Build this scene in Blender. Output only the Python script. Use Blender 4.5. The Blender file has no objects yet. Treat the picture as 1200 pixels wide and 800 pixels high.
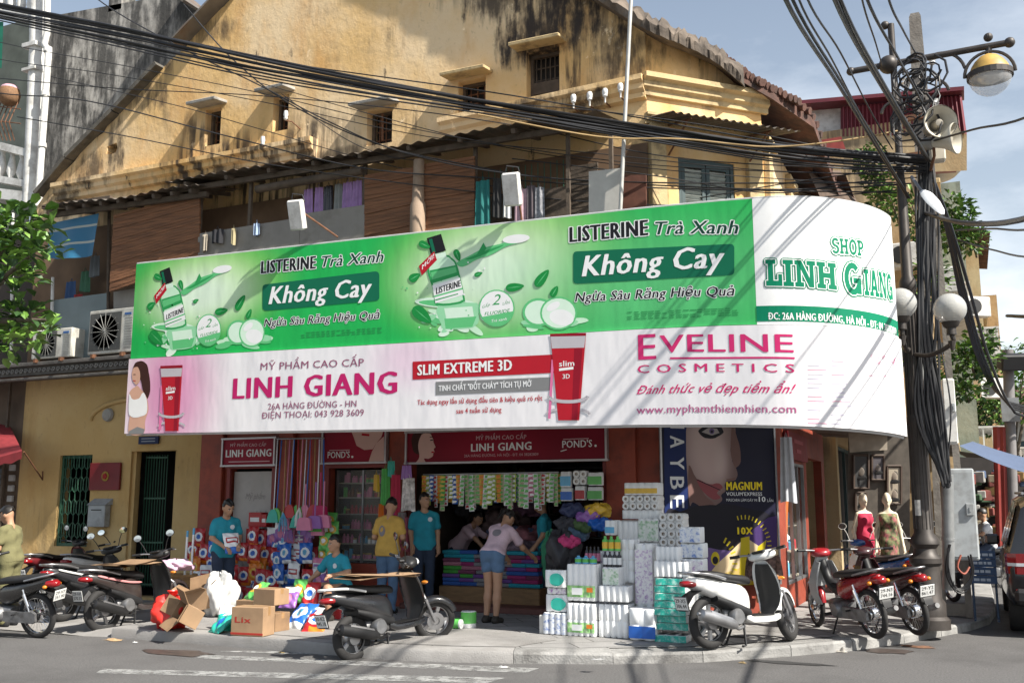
import bpy,bmesh,math,random
import numpy as np
from mathutils import Vector,Matrix,Euler
random.seed(7);R_=random.Random(11)
C=bpy.context.scene;COL=C.collection
rad=math.radians
# --------- camera, sky, sun, exposure
YAW=rad(24.4);FPX=1167.0;PITCH=math.atan(190/FPX);EYE=Vector((0,0,1.7))
cam=bpy.data.objects.new('camera',bpy.data.cameras.new('camera'));COL.objects.link(cam)
cam.location=EYE;cam.rotation_euler=(math.pi/2+PITCH,0,YAW)
cam.data.sensor_width=36;cam.data.lens=36*FPX/1200;cam.data.clip_end=3000;cam.data.clip_start=.05
C.camera=cam
SUN=Vector((.98,-.23,1.0)).normalized()
w=bpy.data.worlds.new('World');C.world=w;w.use_nodes=True
nt=w.node_tree;bg=nt.nodes['Background']
sky=nt.nodes.new('ShaderNodeTexSky');sky.sky_type='NISHITA';sky.sun_disc=False
sky.sun_elevation=math.asin(SUN.z);sky.sun_rotation=math.atan2(SUN.x,SUN.y);sky.air_density=1.3;sky.dust_density=1.6
tc=nt.nodes.new('ShaderNodeTexCoord');mp=nt.nodes.new('ShaderNodeMapping');mp.inputs['Scale'].default_value=(1,1,2.6)
nz=nt.nodes.new('ShaderNodeTexNoise');nz.inputs['Scale'].default_value=3.4;nz.inputs['Detail'].default_value=9;nz.inputs['Roughness'].default_value=.6
rp=nt.nodes.new('ShaderNodeValToRGB');rp.color_ramp.elements[0].color=(.40,.40,.40,1);rp.color_ramp.elements[0].position=.45;rp.color_ramp.elements[1].position=.68
sx=nt.nodes.new('ShaderNodeSeparateXYZ');mr=nt.nodes.new('ShaderNodeMapRange')
mr.inputs['From Min'].default_value=.0;mr.inputs['From Max'].default_value=.62;mr.inputs['To Min'].default_value=.9;mr.inputs['To Max'].default_value=.16
mu=nt.nodes.new('ShaderNodeMath');mu.operation='MULTIPLY'
mx=nt.nodes.new('ShaderNodeMix');mx.data_type='RGBA';mx.inputs['B'].default_value=(10.5,11,11.6,1)
L=nt.links.new
L(tc.outputs['Generated'],mp.inputs['Vector']);L(mp.outputs[0],nz.inputs['Vector']);L(nz.outputs['Fac'],rp.inputs[0])
L(tc.outputs['Generated'],sx.inputs[0]);L(sx.outputs['Z'],mr.inputs['Value']);L(rp.outputs[0],mu.inputs[0]);L(mr.outputs[0],mu.inputs[1])
L(mu.outputs[0],mx.inputs['Factor']);L(sky.outputs[0],mx.inputs['A']);L(mx.outputs['Result'],bg.inputs['Color'])
bg.inputs['Strength'].default_value=.068
ld=bpy.data.lights.new('sun','SUN');ld.energy=5.0;ld.angle=rad(.8);ld.color=(1,.95,.86)
lo=bpy.data.objects.new('sun',ld);COL.objects.link(lo);lo.rotation_euler=(-SUN).to_track_quat('-Z','Y').to_euler();lo.location=(10,-5,20)
vs=C.view_settings;vs.view_transform='Standard';vs.look='None';vs.exposure=.9;vs.gamma=1;vs.use_curve_mapping=False
C.cycles.use_denoising=True;C.cycles.max_bounces=6;C.cycles.diffuse_bounces=3;C.cycles.glossy_bounces=3;C.cycles.transparent_max_bounces=8
# --------- where a pixel of the survey lies in the street
_F=Vector((-math.sin(YAW)*math.cos(PITCH),math.cos(YAW)*math.cos(PITCH),math.sin(PITCH)))
_R=Vector((math.cos(YAW),math.sin(YAW),0));_U=_R.cross(_F)
def ray(x,y):return _F*FPX+_R*(x-600)-_U*(y-400)
def PY(x,y,Y):r=ray(x,y);return EYE+r*(Y/r.y)
def PX(x,y,X):r=ray(x,y);return EYE+r*(X/r.x)
def PZ(x,y,Z):r=ray(x,y);return EYE+r*((Z-EYE.z)/r.z)
def PD(x,y,d):return EYE+ray(x,y)*(d/FPX)
# --------- materials
MATS={}
def _n(nt,t,**k):
 n=nt.nodes.new(t)
 for a,b in k.items():setattr(n,a,b)
 return n
def M(name,col,rough=.6,metal=0,var=.12,scale=6,bump=0,bscale=30,coat=0,trans=0,emit=0,alpha=1,stretch=(1,1,1),sss=0,dirt=None):
 """plain surface with a little uneven tone; dirt=(colour, scale, amount) adds blotches"""
 if name in MATS:return MATS[name]
 m=bpy.data.materials.new(name);m.use_nodes=True;nt=m.node_tree;b=nt.nodes['Principled BSDF'];L=nt.links.new
 MATS[name]=m;c4=(*col,1)
 b.inputs['Base Color'].default_value=c4;b.inputs['Roughness'].default_value=rough;b.inputs['Metallic'].default_value=metal
 if coat:b.inputs['Coat Weight'].default_value=coat;b.inputs['Coat Roughness'].default_value=.08
 if trans:b.inputs['Transmission Weight'].default_value=trans
 if alpha<1:b.inputs['Alpha'].default_value=alpha
 if emit:b.inputs['Emission Color'].default_value=c4;b.inputs['Emission Strength'].default_value=emit
 if var or bump or dirt:
  tc=_n(nt,'ShaderNodeTexCoord');mp=_n(nt,'ShaderNodeMapping');mp.inputs['Scale'].default_value=stretch
  L(tc.outputs['Object'],mp.inputs['Vector'])
 last=None
 if var:
  nz=_n(nt,'ShaderNodeTexNoise');nz.inputs['Scale'].default_value=scale;nz.inputs['Detail'].default_value=5;L(mp.outputs[0],nz.inputs['Vector'])
  mr=_n(nt,'ShaderNodeMapRange');mr.inputs['From Min'].default_value=.3;mr.inputs['From Max'].default_value=.7
  mr.inputs['To Min'].default_value=1-var;mr.inputs['To Max'].default_value=1+var;L(nz.outputs['Fac'],mr.inputs['Value'])
  hs=_n(nt,'ShaderNodeHueSaturation');hs.inputs['Color'].default_value=c4;L(mr.outputs[0],hs.inputs['Value'])
  L(hs.outputs[0],b.inputs['Base Color']);last=hs.outputs[0]
  mr2=_n(nt,'ShaderNodeMapRange');mr2.inputs['To Min'].default_value=max(.02,rough-.08);mr2.inputs['To Max'].default_value=min(1,rough+.1)
  L(nz.outputs['Fac'],mr2.inputs['Value']);L(mr2.outputs[0],b.inputs['Roughness'])
 if dirt:
  dc,ds,da=dirt
  n2=_n(nt,'ShaderNodeTexNoise');n2.inputs['Scale'].default_value=ds;n2.inputs['Detail'].default_value=8;n2.inputs['Roughness'].default_value=.65;L(mp.outputs[0],n2.inputs['Vector'])
  r2=_n(nt,'ShaderNodeMapRange');r2.inputs['From Min'].default_value=.48;r2.inputs['From Max'].default_value=.68;r2.inputs['To Max'].default_value=da;L(n2.outputs['Fac'],r2.inputs['Value'])
  mxn=_n(nt,'ShaderNodeMix',data_type='RGBA');mxn.inputs['A'].default_value=c4;mxn.inputs['B'].default_value=(*dc,1);L(r2.outputs[0],mxn.inputs['Factor'])
  if last:L(last,mxn.inputs['A'])
  L(mxn.outputs['Result'],b.inputs['Base Color'])
 if bump:
  n3=_n(nt,'ShaderNodeTexNoise');n3.inputs['Scale'].default_value=bscale;n3.inputs['Detail'].default_value=6;L(mp.outputs[0],n3.inputs['Vector'])
  bp=_n(nt,'ShaderNodeBump');bp.inputs['Strength'].default_value=bump;bp.inputs['Distance'].default_value=.02;L(n3.outputs['Fac'],bp.inputs['Height']);L(bp.outputs[0],b.inputs['Normal'])
 return m
def wall_mat(name,base,pale,grime,warm,streak=.8,peel=.55,stains=(),off=(0,0)):
 """old limewash: patchy tone, vertical run-off streaks, peeled spots, fine cracks"""
 m=bpy.data.materials.new(name);m.use_nodes=True;nt=m.node_tree;b=nt.nodes['Principled BSDF'];L=nt.links.new;MATS[name]=m
 b.inputs['Roughness'].default_value=.92
 tc=_n(nt,'ShaderNodeTexCoord')
 def noise(sc,st,det=8,ro=.6,off=0):
  mp=_n(nt,'ShaderNodeMapping');mp.inputs['Scale'].default_value=st;mp.inputs['Location'].default_value=(off,off*.7,off*.3);L(tc.outputs['Object'],mp.inputs['Vector'])
  n=_n(nt,'ShaderNodeTexNoise');n.inputs['Scale'].default_value=sc;n.inputs['Detail'].default_value=det;n.inputs['Roughness'].default_value=ro;L(mp.outputs[0],n.inputs['Vector']);return n.outputs['Fac']
 def rng(s,a,c,lo=0.,hi=1.):
  r=_n(nt,'ShaderNodeMapRange');r.interpolation_type='SMOOTHSTEP'
  for k,v in(('From Min',a),('From Max',c),('To Min',lo),('To Max',hi)):r.inputs[k].default_value=v
  L(s,r.inputs['Value']);return r.outputs[0]
 def mix(f,a,c):
  x=_n(nt,'ShaderNodeMix',data_type='RGBA')
  for k,v in(('Factor',f),('A',a),('B',c)):
   if isinstance(v,tuple):x.inputs[k].default_value=(*v,1)
   elif isinstance(v,(int,float)):x.inputs[k].default_value=v
   else:L(v,x.inputs[k])
  return x.outputs['Result']
 def mul(a,c):
  x=_n(nt,'ShaderNodeMath',operation='MULTIPLY');L(a,x.inputs[0])
  if isinstance(c,float):x.inputs[1].default_value=c
  else:L(c,x.inputs[1])
  return x.outputs[0]
 big=noise(.5,(1,1,1),6)
 col=mix(rng(big,.35,.65),base,pale)
 col=mix(rng(noise(.9,(1.3,1.3,.5),7,.6,9),.5,.72,0,.75),col,warm)
 st=mul(rng(noise(3.2,(1.6,1.6,.16),9,.62,4),.45,.59),rng(noise(.42,(1,1,1),5,.55,17),.46,.64))
 col=mix(mul(st,streak),col,grime)
 sp=rng(noise(5,(1,1,.8),10,.7,31),.6,.67)
 col=mix(mul(mul(sp,rng(noise(.6,(1,1,1),4,.5,41),.5,.62)),peel),col,tuple(min(1,v*1.25+.05)for v in pale))
 sep=None
 for x,z,rx,rz,s_ in stains:
  if sep is None:sep=_n(nt,'ShaderNodeSeparateXYZ');L(tc.outputs['Object'],sep.inputs[0]);ns=noise(2.4,(1.5,1.5,.28),9,.68,23);ns2=noise(6,(1,1,.8),6,.6,61)
  def mth(op,a,c):
   q=_n(nt,'ShaderNodeMath',operation=op)
   for i,v in enumerate((a,c)):
    if isinstance(v,(int,float)):q.inputs[i].default_value=v
    else:L(v,q.inputs[i])
   return q.outputs[0]
  dx=mth('DIVIDE',mth('SUBTRACT',sep.outputs['X'],x-off[0]),rx);dz=mth('DIVIDE',mth('SUBTRACT',sep.outputs['Z'],z-off[1]),rz);d=mth('ADD',mth('MULTIPLY',dx,dx),mth('MULTIPLY',dz,dz))
  f=mth('ADD',mth('ADD',rng(d,0,1,.55,0),mth('MULTIPLY',ns,1.7)),mth('MULTIPLY',ns2,.45));col=mix(rng(f,1.30,1.75,0,s_),col,grime)
 fine=noise(14,(1,1,.6),8,.7,3)
 col=mix(rng(fine,.56,.75,0,.3),col,grime)
 L(col,b.inputs['Base Color'])
 bp=_n(nt,'ShaderNodeBump');bp.inputs['Strength'].default_value=.5;bp.inputs['Distance'].default_value=.03
 L(noise(7,(1,1,.8),10,.65),bp.inputs['Height']);L(bp.outputs[0],b.inputs['Normal'])
 return m
# --------- objects
WM={}
def tag(o,label=None,cat=None,group=None,kind=None):
 for k,v in(('label',label),('category',cat),('group',group),('kind',kind)):
  if v:o[k]=v
 return o
def thing(name,label,cat,loc=(0,0,0),rz=0,group=None,rx=0,ry=0):
 o=bpy.data.objects.new(name,None);COL.objects.link(o);o.empty_display_size=.2
 o.location=loc;o.rotation_euler=(rx,ry,rz);WM[o.name]=Matrix.Translation(Vector(loc))@Euler((rx,ry,rz)).to_matrix().to_4x4()
 return tag(o,label,cat,group)
KIDS={}
def dup(o,parent=None,loc=None,rz=None,label=None,group=None,scale=None):
 c=o.copy();COL.objects.link(c);c.parent=parent
 for k in KIDS.get(o.name,()):KIDS.setdefault(c.name,[]).append(dup(k,c))
 if loc is not None:c.location=loc
 if rz is not None:c.rotation_euler=(o.rotation_euler.x,o.rotation_euler.y,rz)
 if scale is not None:c.scale=(scale,)*3 if not isinstance(scale,tuple)else scale
 if label:c['label']=label
 if group:c['group']=group
 return c
def link(name,me,mats,parent=None,world=True,smooth=None,base=True):
 """one mesh object; world=True means its points are street coordinates"""
 if not isinstance(mats,(list,tuple)):mats=[mats]
 me.name=name
 for i,m in enumerate(mats):
  if i<len(me.materials):me.materials[i]=m
  else:me.materials.append(m)
 o=bpy.data.objects.new(name,me);COL.objects.link(o)
 if parent:
  o.parent=parent;W=WM.get(parent.name,Matrix());WM[o.name]=W;KIDS.setdefault(parent.name,[]).append(o)
  if world:me.transform(W.inverted())
 else:
  if world and base and len(me.vertices):
   co=np.empty(len(me.vertices)*3,'f');me.vertices.foreach_get('co',co);co=co.reshape(-1,3)
   lo_,hi=co.min(0),co.max(0);p=Vector(((lo_[0]+hi[0])/2,(lo_[1]+hi[1])/2,lo_[2]))
   me.transform(Matrix.Translation(-p));o.location=p
  WM[o.name]=Matrix.Translation(o.location)
 if smooth is not None:
  me.polygons.foreach_set('use_smooth',[True]*len(me.polygons))
  if smooth<180:me.set_sharp_from_angle(angle=rad(smooth))
 return o
def basis(p,x,z=(0,0,1)):
 """matrix at p whose X axis runs along x and whose Z leans towards z"""
 x=Vector(x).normalized();z=Vector(z);y=z.cross(x).normalized();z=x.cross(y)
 return Matrix(((x.x,y.x,z.x,p[0]),(x.y,y.y,z.y,p[1]),(x.z,y.z,z.z,p[2]),(0,0,0,1)))
def crom(pts,n=6):
 """smooth curve through points"""
 P=[Vector(p)for p in pts];out=[]
 if len(P)<3:return P
 for i in range(len(P)-1):
  a,b,c,d=P[max(i-1,0)],P[i],P[i+1],P[min(i+2,len(P)-1)]
  for k in range(n):
   t=k/n;out.append(.5*((2*b)+(c-a)*t+(2*a-5*b+4*c-d)*t*t+(3*b-a-3*c+d)*t**3))
 return out+[P[-1]]
class MB:
 def __init__(s):s.v=[];s.f=[];s.m=[]
 def add(s,vs,fs,mi=0,mx=None):
  o=len(s.v)
  s.v+=[tuple(mx@Vector(p))for p in vs]if mx is not None else[tuple(p)for p in vs]
  s.f+=[tuple(i+o for i in f)for f in fs];s.m+=[mi]*len(fs);return s
 def box(s,c,d,mi=0,mx=None,bev=0,rz=0,rot=None):
  x,y,z=d[0]/2,d[1]/2,d[2]/2;T=Matrix.Translation(Vector(c))@(Euler(rot).to_matrix().to_4x4()if rot else Matrix.Rotation(rz,4,'Z'))
  if mx is not None:T=mx@T
  if bev<=0:
   return s.add([(-x,-y,-z),(x,-y,-z),(x,y,-z),(-x,y,-z),(-x,-y,z),(x,-y,z),(x,y,z),(-x,y,z)],[(0,3,2,1),(4,5,6,7),(0,1,5,4),(1,2,6,5),(2,3,7,6),(3,0,4,7)],mi,T)
  b=min(bev,x*.98,y*.98,z*.98);vs=[];ix={}
  for sx in(-1,1):
   for sy in(-1,1):
    for sz in(-1,1):
     for k in range(3):
      q=[sx*(x-b),sy*(y-b),sz*(z-b)];q[k]+=(sx,sy,sz)[k]*b;ix[sx,sy,sz,k]=len(vs);vs.append(q)
  fs=[];I=lambda a,k:ix[a[0],a[1],a[2],k]
  for k in range(3):
   u,v=(k+1)%3,(k+2)%3
   for sg in(-1,1):
    def cr(a,b_):q=[0,0,0];q[k]=sg;q[u]=a;q[v]=b_;return q
    r=[I(cr(-1,-1),k),I(cr(1,-1),k),I(cr(1,1),k),I(cr(-1,1),k)];fs.append(tuple(r if sg>0 else r[::-1]))
   for a in(-1,1):
    for b_ in(-1,1):
     e0=[0,0,0];e0[u]=a;e0[v]=b_;e0[k]=-1;e1=list(e0);e1[k]=1
     r=[I(e0,u),I(e1,u),I(e1,v),I(e0,v)];fs.append(tuple(r[::-1]if a*b_>0 else r))
  for sx in(-1,1):
   for sy in(-1,1):
    for sz in(-1,1):
     r=[ix[sx,sy,sz,0],ix[sx,sy,sz,1],ix[sx,sy,sz,2]];fs.append(tuple(r if sx*sy*sz>0 else r[::-1]))
  return s.add(vs,fs,mi,T)
 def tube(s,pts,r,n=8,mi=0,mx=None,cap=True,sq=1.0):
  P=[Vector(p)for p in pts];k=len(P);rr=r if isinstance(r,(list,tuple))else[r]*k;vs=[];fs=[]
  up=None
  for i,p in enumerate(P):
   t=(P[min(i+1,k-1)]-P[max(i-1,0)])
   t=t.normalized()if t.length>1e-9 else Vector((0,0,1))
   if up is None:up=Vector((0,0,1))if abs(t.z)<.9 else Vector((1,0,0))
   a=up-t*up.dot(t)
   a=a.normalized()if a.length>1e-6 else t.orthogonal().normalized()
   up=a;b=t.cross(a)
   for j in range(n):
    q=2*math.pi*j/n;vs.append(p+(a*math.cos(q)+b*math.sin(q)*sq)*rr[i])
  for i in range(k-1):
   for j in range(n):
    a=i*n+j;b=i*n+(j+1)%n;fs.append((a,b,b+n,a+n))
  if cap:fs+=[tuple(range(n))[::-1],tuple(range((k-1)*n,k*n))]
  return s.add(vs,fs,mi,mx)
 def lathe(s,prof,n=20,mi=0,mx=None,c=(0,0,0),axis='Z',close=False,cap=True):
  vs=[];fs=[];k=len(prof)
  for r,z in prof:
   for j in range(n):
    q=2*math.pi*j/n;x,y=r*math.cos(q),r*math.sin(q)
    p={'Z':(x,y,z),'Y':(x,z,-y),'X':(z,x,y)}[axis];vs.append((p[0]+c[0],p[1]+c[1],p[2]+c[2]))
  for i in range(k if close else k-1):
   i2=(i+1)%k
   for j in range(n):
    fs.append((i*n+j,i*n+(j+1)%n,i2*n+(j+1)%n,i2*n+j))
  if not close and cap:
   if prof[0][0]>1e-6:fs.append(tuple(range(n))[::-1])
   if prof[-1][0]>1e-6:fs.append(tuple(range((k-1)*n,k*n)))
  return s.add(vs,fs,mi,mx)
 def prism(s,poly,h,mi=0,mx=None):
  """polygon in local XY pushed from z=0 to z=h"""
  n=len(poly);vs=[(x,y,0)for x,y in poly]+[(x,y,h)for x,y in poly]
  return s.add(vs,[tuple(range(n))[::-1],tuple(range(n,2*n))]+[(i,(i+1)%n,n+(i+1)%n,n+i)for i in range(n)],mi,mx)
 def loft(s,rings,mi=0,mx=None,cap=True,ring=True):
  n=len(rings[0]);vs=[p for r in rings for p in r];fs=[]
  for i in range(len(rings)-1):
   for j in range(n if ring else n-1):
    a=i*n+j;b=i*n+(j+1)%n;fs.append((a,b,b+n,a+n))
  if cap and ring:fs+=[tuple(range(n))[::-1],tuple(range((len(rings)-1)*n,len(rings)*n))]
  return s.add(vs,fs,mi,mx)
 def ell(s,c,r,n=14,k=9,mi=0,mx=None):
  T=Matrix.Translation(Vector(c))@Matrix.Diagonal((r[0],r[1],r[2],1));T=mx@T if mx is not None else T
  return s.lathe([(max(1e-7,math.sin(math.pi*i/k)),-math.cos(math.pi*i/k))for i in range(k+1)],n,mi,T)
 def grid(s,fn,nu,nv,mi=0,mx=None):
  vs=[fn(i/nu,j/nv)for i in range(nu+1)for j in range(nv+1)]
  return s.add(vs,[(i*(nv+1)+j,(i+1)*(nv+1)+j,(i+1)*(nv+1)+j+1,i*(nv+1)+j+1)for i in range(nu)for j in range(nv)],mi,mx)
 def quad(s,a,b,c,d,mi=0):return s.add([a,b,c,d],[(0,1,2,3)],mi)
 def wallp(s,holes,x0,x1,z0,z1,th,mx,mi=0):
  """wall in local XZ (front face at y=0, back at y=th) with rectangular openings (x0,x1,z0,z1)"""
  xs=sorted({x0,x1,*[h[0]for h in holes],*[h[1]for h in holes]});zs=sorted({z0,z1,*[h[2]for h in holes],*[h[3]for h in holes]})
  xs=[x for x in xs if x0<=x<=x1];zs=[z for z in zs if z0<=z<=z1]
  solid=lambda i,j:0<=i<len(xs)-1 and 0<=j<len(zs)-1 and not any(h[0]<(xs[i]+xs[i+1])/2<h[1]and h[2]<(zs[j]+zs[j+1])/2<h[3]for h in holes)
  for i in range(len(xs)-1):
   for j in range(len(zs)-1):
    if not solid(i,j):continue
    a,b,c,d=xs[i],xs[i+1],zs[j],zs[j+1]
    s.add([(a,0,c),(b,0,c),(b,0,d),(a,0,d)],[(0,1,2,3)],mi,mx);s.add([(a,th,c),(b,th,c),(b,th,d),(a,th,d)],[(3,2,1,0)],mi,mx)
    for di,dj,q in((-1,0,[(a,0,c),(a,0,d),(a,th,d),(a,th,c)]),(1,0,[(b,0,d),(b,0,c),(b,th,c),(b,th,d)]),(0,-1,[(b,0,c),(a,0,c),(a,th,c),(b,th,c)]),(0,1,[(a,0,d),(b,0,d),(b,th,d),(a,th,d)])):
     if not solid(i+di,j+dj):s.add(q,[(0,1,2,3)],mi,mx)
  return s
 def build(s,name,mats,parent=None,world=True,smooth=None,sub=0,merge=True,base=True):
  me=bpy.data.meshes.new(name);me.from_pydata(s.v,[],s.f);me.polygons.foreach_set('material_index',s.m)
  bm=bmesh.new();bm.from_mesh(me)
  if merge:bmesh.ops.remove_doubles(bm,verts=bm.verts,dist=1e-5)
  bmesh.ops.recalc_face_normals(bm,faces=bm.faces);bm.to_mesh(me);bm.free()
  if sub:
   t=bpy.data.objects.new('t',me);COL.objects.link(t);md=t.modifiers.new('s','SUBSURF');md.levels=sub;md.render_levels=sub
   m2=bpy.data.meshes.new_from_object(t.evaluated_get(bpy.context.evaluated_depsgraph_get()));bpy.data.objects.remove(t);me=m2
  return link(name,me,mats,parent,world,smooth,base)
# --------- lettering
_TX={}
def slab_mesh(body):
 """heavy slab-serif capitals built from bars and arcs"""
 vs,fs,x0=[],[],0
 def q(*p):o=len(vs);vs.extend((x+x0,y)for x,y in p);fs.append(tuple(range(o,o+len(p))))
 def r(x,X,y,Y):q((x,y),(X,y),(X,Y),(x,Y))
 def arc(cx,cy,rx,ry,a0,a1,t=.27,ty=.2):
  n=12
  for i in range(n):
   a,b=rad(a0+(a1-a0)*i/n),rad(a0+(a1-a0)*(i+1)/n);q((cx+rx*math.cos(a),cy+ry*math.sin(a)),(cx+rx*math.cos(b),cy+ry*math.sin(b)),(cx+(rx-t)*math.cos(b),cy+(ry-ty)*math.sin(b)),(cx+(rx-t)*math.cos(a),cy+(ry-ty)*math.sin(a)))
 for ch in body:
  w=1.08
  if ch=='L':r(.12,.4,0,1);r(0,.86,0,.2);r(.66,.86,.2,.45);r(0,.54,.83,1);w=.92
  elif ch=='I':r(.13,.41,0,1);r(0,.54,0,.17);r(0,.54,.83,1);w=.62
  elif ch=='N':r(.1,.32,0,1);r(.78,1,0,1);q((.1,1),(.36,1),(1,0),(.74,0));r(0,.36,.83,1);r(0,.46,0,.17);r(.64,1.1,.83,1);w=1.18
  elif ch=='H':r(.1,.37,0,1);r(.72,.99,0,1);r(.3,.8,.41,.6);[r(x,x+.47,y,y+.17)for x in(0,.62)for y in(0,.83)];w=1.17
  elif ch=='A':q((.1,0),(.36,0),(.66,1),(.4,1));q((.78,0),(1.06,0),(.72,1),(.46,1));r(.3,.86,.24,.4);r(0,.46,0,.16);r(.66,1.18,0,.16);w=1.24
  elif ch=='G':arc(.54,.5,.54,.53,45,330);r(.56,1.08,.36,.54);r(.8,1.08,.02,.5);w=1.16
  elif ch=='O':arc(.54,.5,.54,.53,0,360);w=1.14
  elif ch=='P':r(.12,.4,0,1);r(0,.54,0,.17);r(0,.4,.83,1);arc(.46,.7,.46,.3,-90,90,.27,.16);r(.3,.5,.84,1);r(.3,.5,.4,.56);w=.98
  elif ch=='S':arc(.44,.73,.42,.29,20,270,.25,.17);arc(.44,.28,.44,.3,-200+40,90,.26,.17);w=.96
  x0+=w
 return vs,fs,x0-.06
def text_mesh(body,shear=0,sp=1):
 if body[0]=='#':return slab_mesh(body[1:])
 """outline of a line of text as (verts, faces), one unit high capitals, starting at x=0"""
 body=body.replace('Đ','Ð');k=(body,shear,sp)
 if k in _TX:return _TX[k]
 c=bpy.data.curves.new('t','FONT');c.body=body;c.size=1;c.shear=shear;c.space_character=sp;c.resolution_u=2
 o=bpy.data.objects.new('t',c);COL.objects.link(o)
 me=bpy.data.meshes.new_from_object(o.evaluated_get(bpy.context.evaluated_depsgraph_get()));bpy.data.objects.remove(o);bpy.data.curves.remove(c)
 v=[(p.co.x,p.co.y)for p in me.vertices];f=[tuple(q.vertices)for q in me.polygons];bpy.data.meshes.remove(me)
 x0=min(p[0]for p in v);x1=max(p[0]for p in v);CAP=.7
 v=[((x-x0),y/CAP)for x,y in v];_TX[k]=(v,f,x1-x0);return _TX[k]
def text(mb,body,u,v,width,cap,fn,bold=0,shear=0,z=0,mi=0,outline=0,omi=1,cut=None):
 """letters on a surface: fn(u, v, height above it); (u, v) is the left end of the baseline"""
 horn=[i for i,c in enumerate(body)if c in 'ỜỚỠ'];plain=body.translate(str.maketrans('ỜỚỠ','ÒÓÕ'))
 vs,fs,wd=text_mesh(plain,shear,1+bold*.9);vs,fs=list(vs),list(fs)
 for i in horn:
  x=text_mesh(plain[:i+1],shear,1+bold*.9)[2];o=len(vs);vs+=[(x-.13+shear*.75,.80),(x-.05+shear*.75,.76),(x+.07+shear,1.04),(x-.02+shear,1.06)];fs.append((o,o+1,o+2,o+3))
 sx_=(width-bold*cap)/wd
 P=[(u+x*sx_,v+y*cap)for x,y in vs];b=bold*cap
 def lay(offs,zz,m):
  for i,(dx,dy)in enumerate(offs):
   q=[(x+dx,y+dy)for x,y in P]
   if cut is None:mb.add([fn(x,y,zz+i*.00006)for x,y in q],fs,m)
   else:
    bm=bmesh.new();bv=[bm.verts.new((x,y,0))for x,y in q]
    for f in fs:
     try:bm.faces.new([bv[k]for k in f])
     except ValueError:pass
    for cx in cut:
     bmesh.ops.bisect_plane(bm,geom=bm.verts[:]+bm.edges[:]+bm.faces[:],plane_co=(cx,0,0),plane_no=(1,0,0))
    bm.verts.index_update();mb.add([fn(p.co.x,p.co.y,zz+i*.00006)for p in bm.verts],[tuple(k.index for k in f.verts)for f in bm.faces],m);bm.free()
 if outline:
  o=outline*cap;lay([(o*math.cos(a*math.pi/4),o*math.sin(a*math.pi/4))for a in range(8)]+[(b+o,0),(b+o*.7,o*.7),(b+o*.7,-o*.7)],z,omi);z+=.0012
 n=1 if bold<=0 else max(2,int(bold/.035)+1)
 lay([(b*k/max(1,n-1),(k%2)*bold*.12*cap)for k in range(n)],z,mi)
 return mb
# --------- shared materials
yellow=wall_mat('old_yellow_limewash',(.70,.455,.19),(.77,.585,.36),(.04,.03,.024),(.60,.32,.10),.95,.95,[(-5.2,9.6,1.7,1.3,1),(-5.9,9.2,1.2,.8,1),(-6.6,10.2,1.0,.9,.9),(-4.4,8.6,.8,.7,.85),(-15.0,8.6,.35,1.1,.9),(-15.8,8.3,.9,.6,.8),(-14.3,9.6,.9,.5,.8),(-12.8,10.7,.9,.4,.6),(-9.6,7.75,1.6,.22,.7),(-12.6,7.75,1.8,.2,.6),(-5.6,7.9,1.6,.3,.9),(-16.4,7.7,.8,.5,.85)],(-7,0))
yellow2=wall_mat('yellow_plaster',(.50,.33,.13),(.56,.40,.19),(.10,.07,.045),(.46,.27,.09),.35,.15)
greyw=wall_mat('weathered_grey_plaster',(.29,.27,.24),(.60,.57,.51),(.05,.047,.043),(.16,.15,.135),.9,.7)
greyw2=wall_mat('mouldy_grey_plaster',(.27,.25,.225),(.58,.55,.50),(.045,.043,.04),(.14,.13,.12),.95,.7,[(-17.5,12.5,4.5,3.5,.9),(-15,14,2.5,2.5,.8),(-19,10,2.5,3,.9),(-13.5,13,1.5,3,.7)],(-20,0))
conc=M('stained_concrete',(.33,.315,.29),.9,var=.2,scale=3,bump=.3,bscale=25,dirt=((.07,.065,.06),2.2,.7))
cream=M('cream_moulding',(.56,.42,.22),.85,var=.15,scale=3,bump=.2,dirt=((.09,.065,.045),3,.8))
redwall=M('oxide_red_paint',(.30,.055,.028),.6,var=.18,scale=2.5,bump=.1,dirt=((.10,.025,.018),3,.6))
redtrim=M('dark_red_trim',(.22,.035,.03),.55,var=.15)
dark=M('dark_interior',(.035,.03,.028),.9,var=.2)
black=M('black_rubber',(.012,.012,.013),.55,var=.1)
cableM=M('black_cable_sheath',(.016,.016,.018),.5,var=.1)
steel=M('dull_steel',(.35,.35,.36),.42,.8,var=.15)
greyp=M('grey_paint',(.33,.35,.36),.5,var=.12,dirt=((.12,.10,.08),4,.5))
white=M('white_paint',(.78,.78,.76),.5,var=.05)
whitedirty=M('dirty_white_paint',(.66,.65,.62),.6,var=.08,dirt=((.25,.23,.2),4,.6))
wood=M('brown_wood_slat',(.20,.088,.040),.75,var=.35,scale=4,stretch=(.6,.6,9),bump=.3,bscale=12)
timber=M('grey_old_timber',(.10,.075,.055),.85,var=.3,scale=8,bump=.2)
darkteal=M('faded_blue_green_shutter',(.045,.075,.078),.6,var=.15)
shutslat=M('pale_shutter_slat',(.36,.40,.37),.65,var=.2)
tin=M('rusty_corrugated_iron',(.17,.15,.13),.65,.2,var=.25,scale=4,dirt=((.12,.06,.03),2,.8))
tileM=M('dark_terracotta_tile',(.105,.05,.036),.85,var=.4,scale=6,bump=.3,dirt=((.03,.028,.025),2,.9))
glassM=M('shop_glass',(.9,.95,.95),.04,var=0,alpha=.07)
greenM=M('dark_green_iron',(.03,.10,.06),.5,var=.1)
rust=M('rusty_iron',(.16,.07,.035),.8,var=.3,scale=12)
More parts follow.
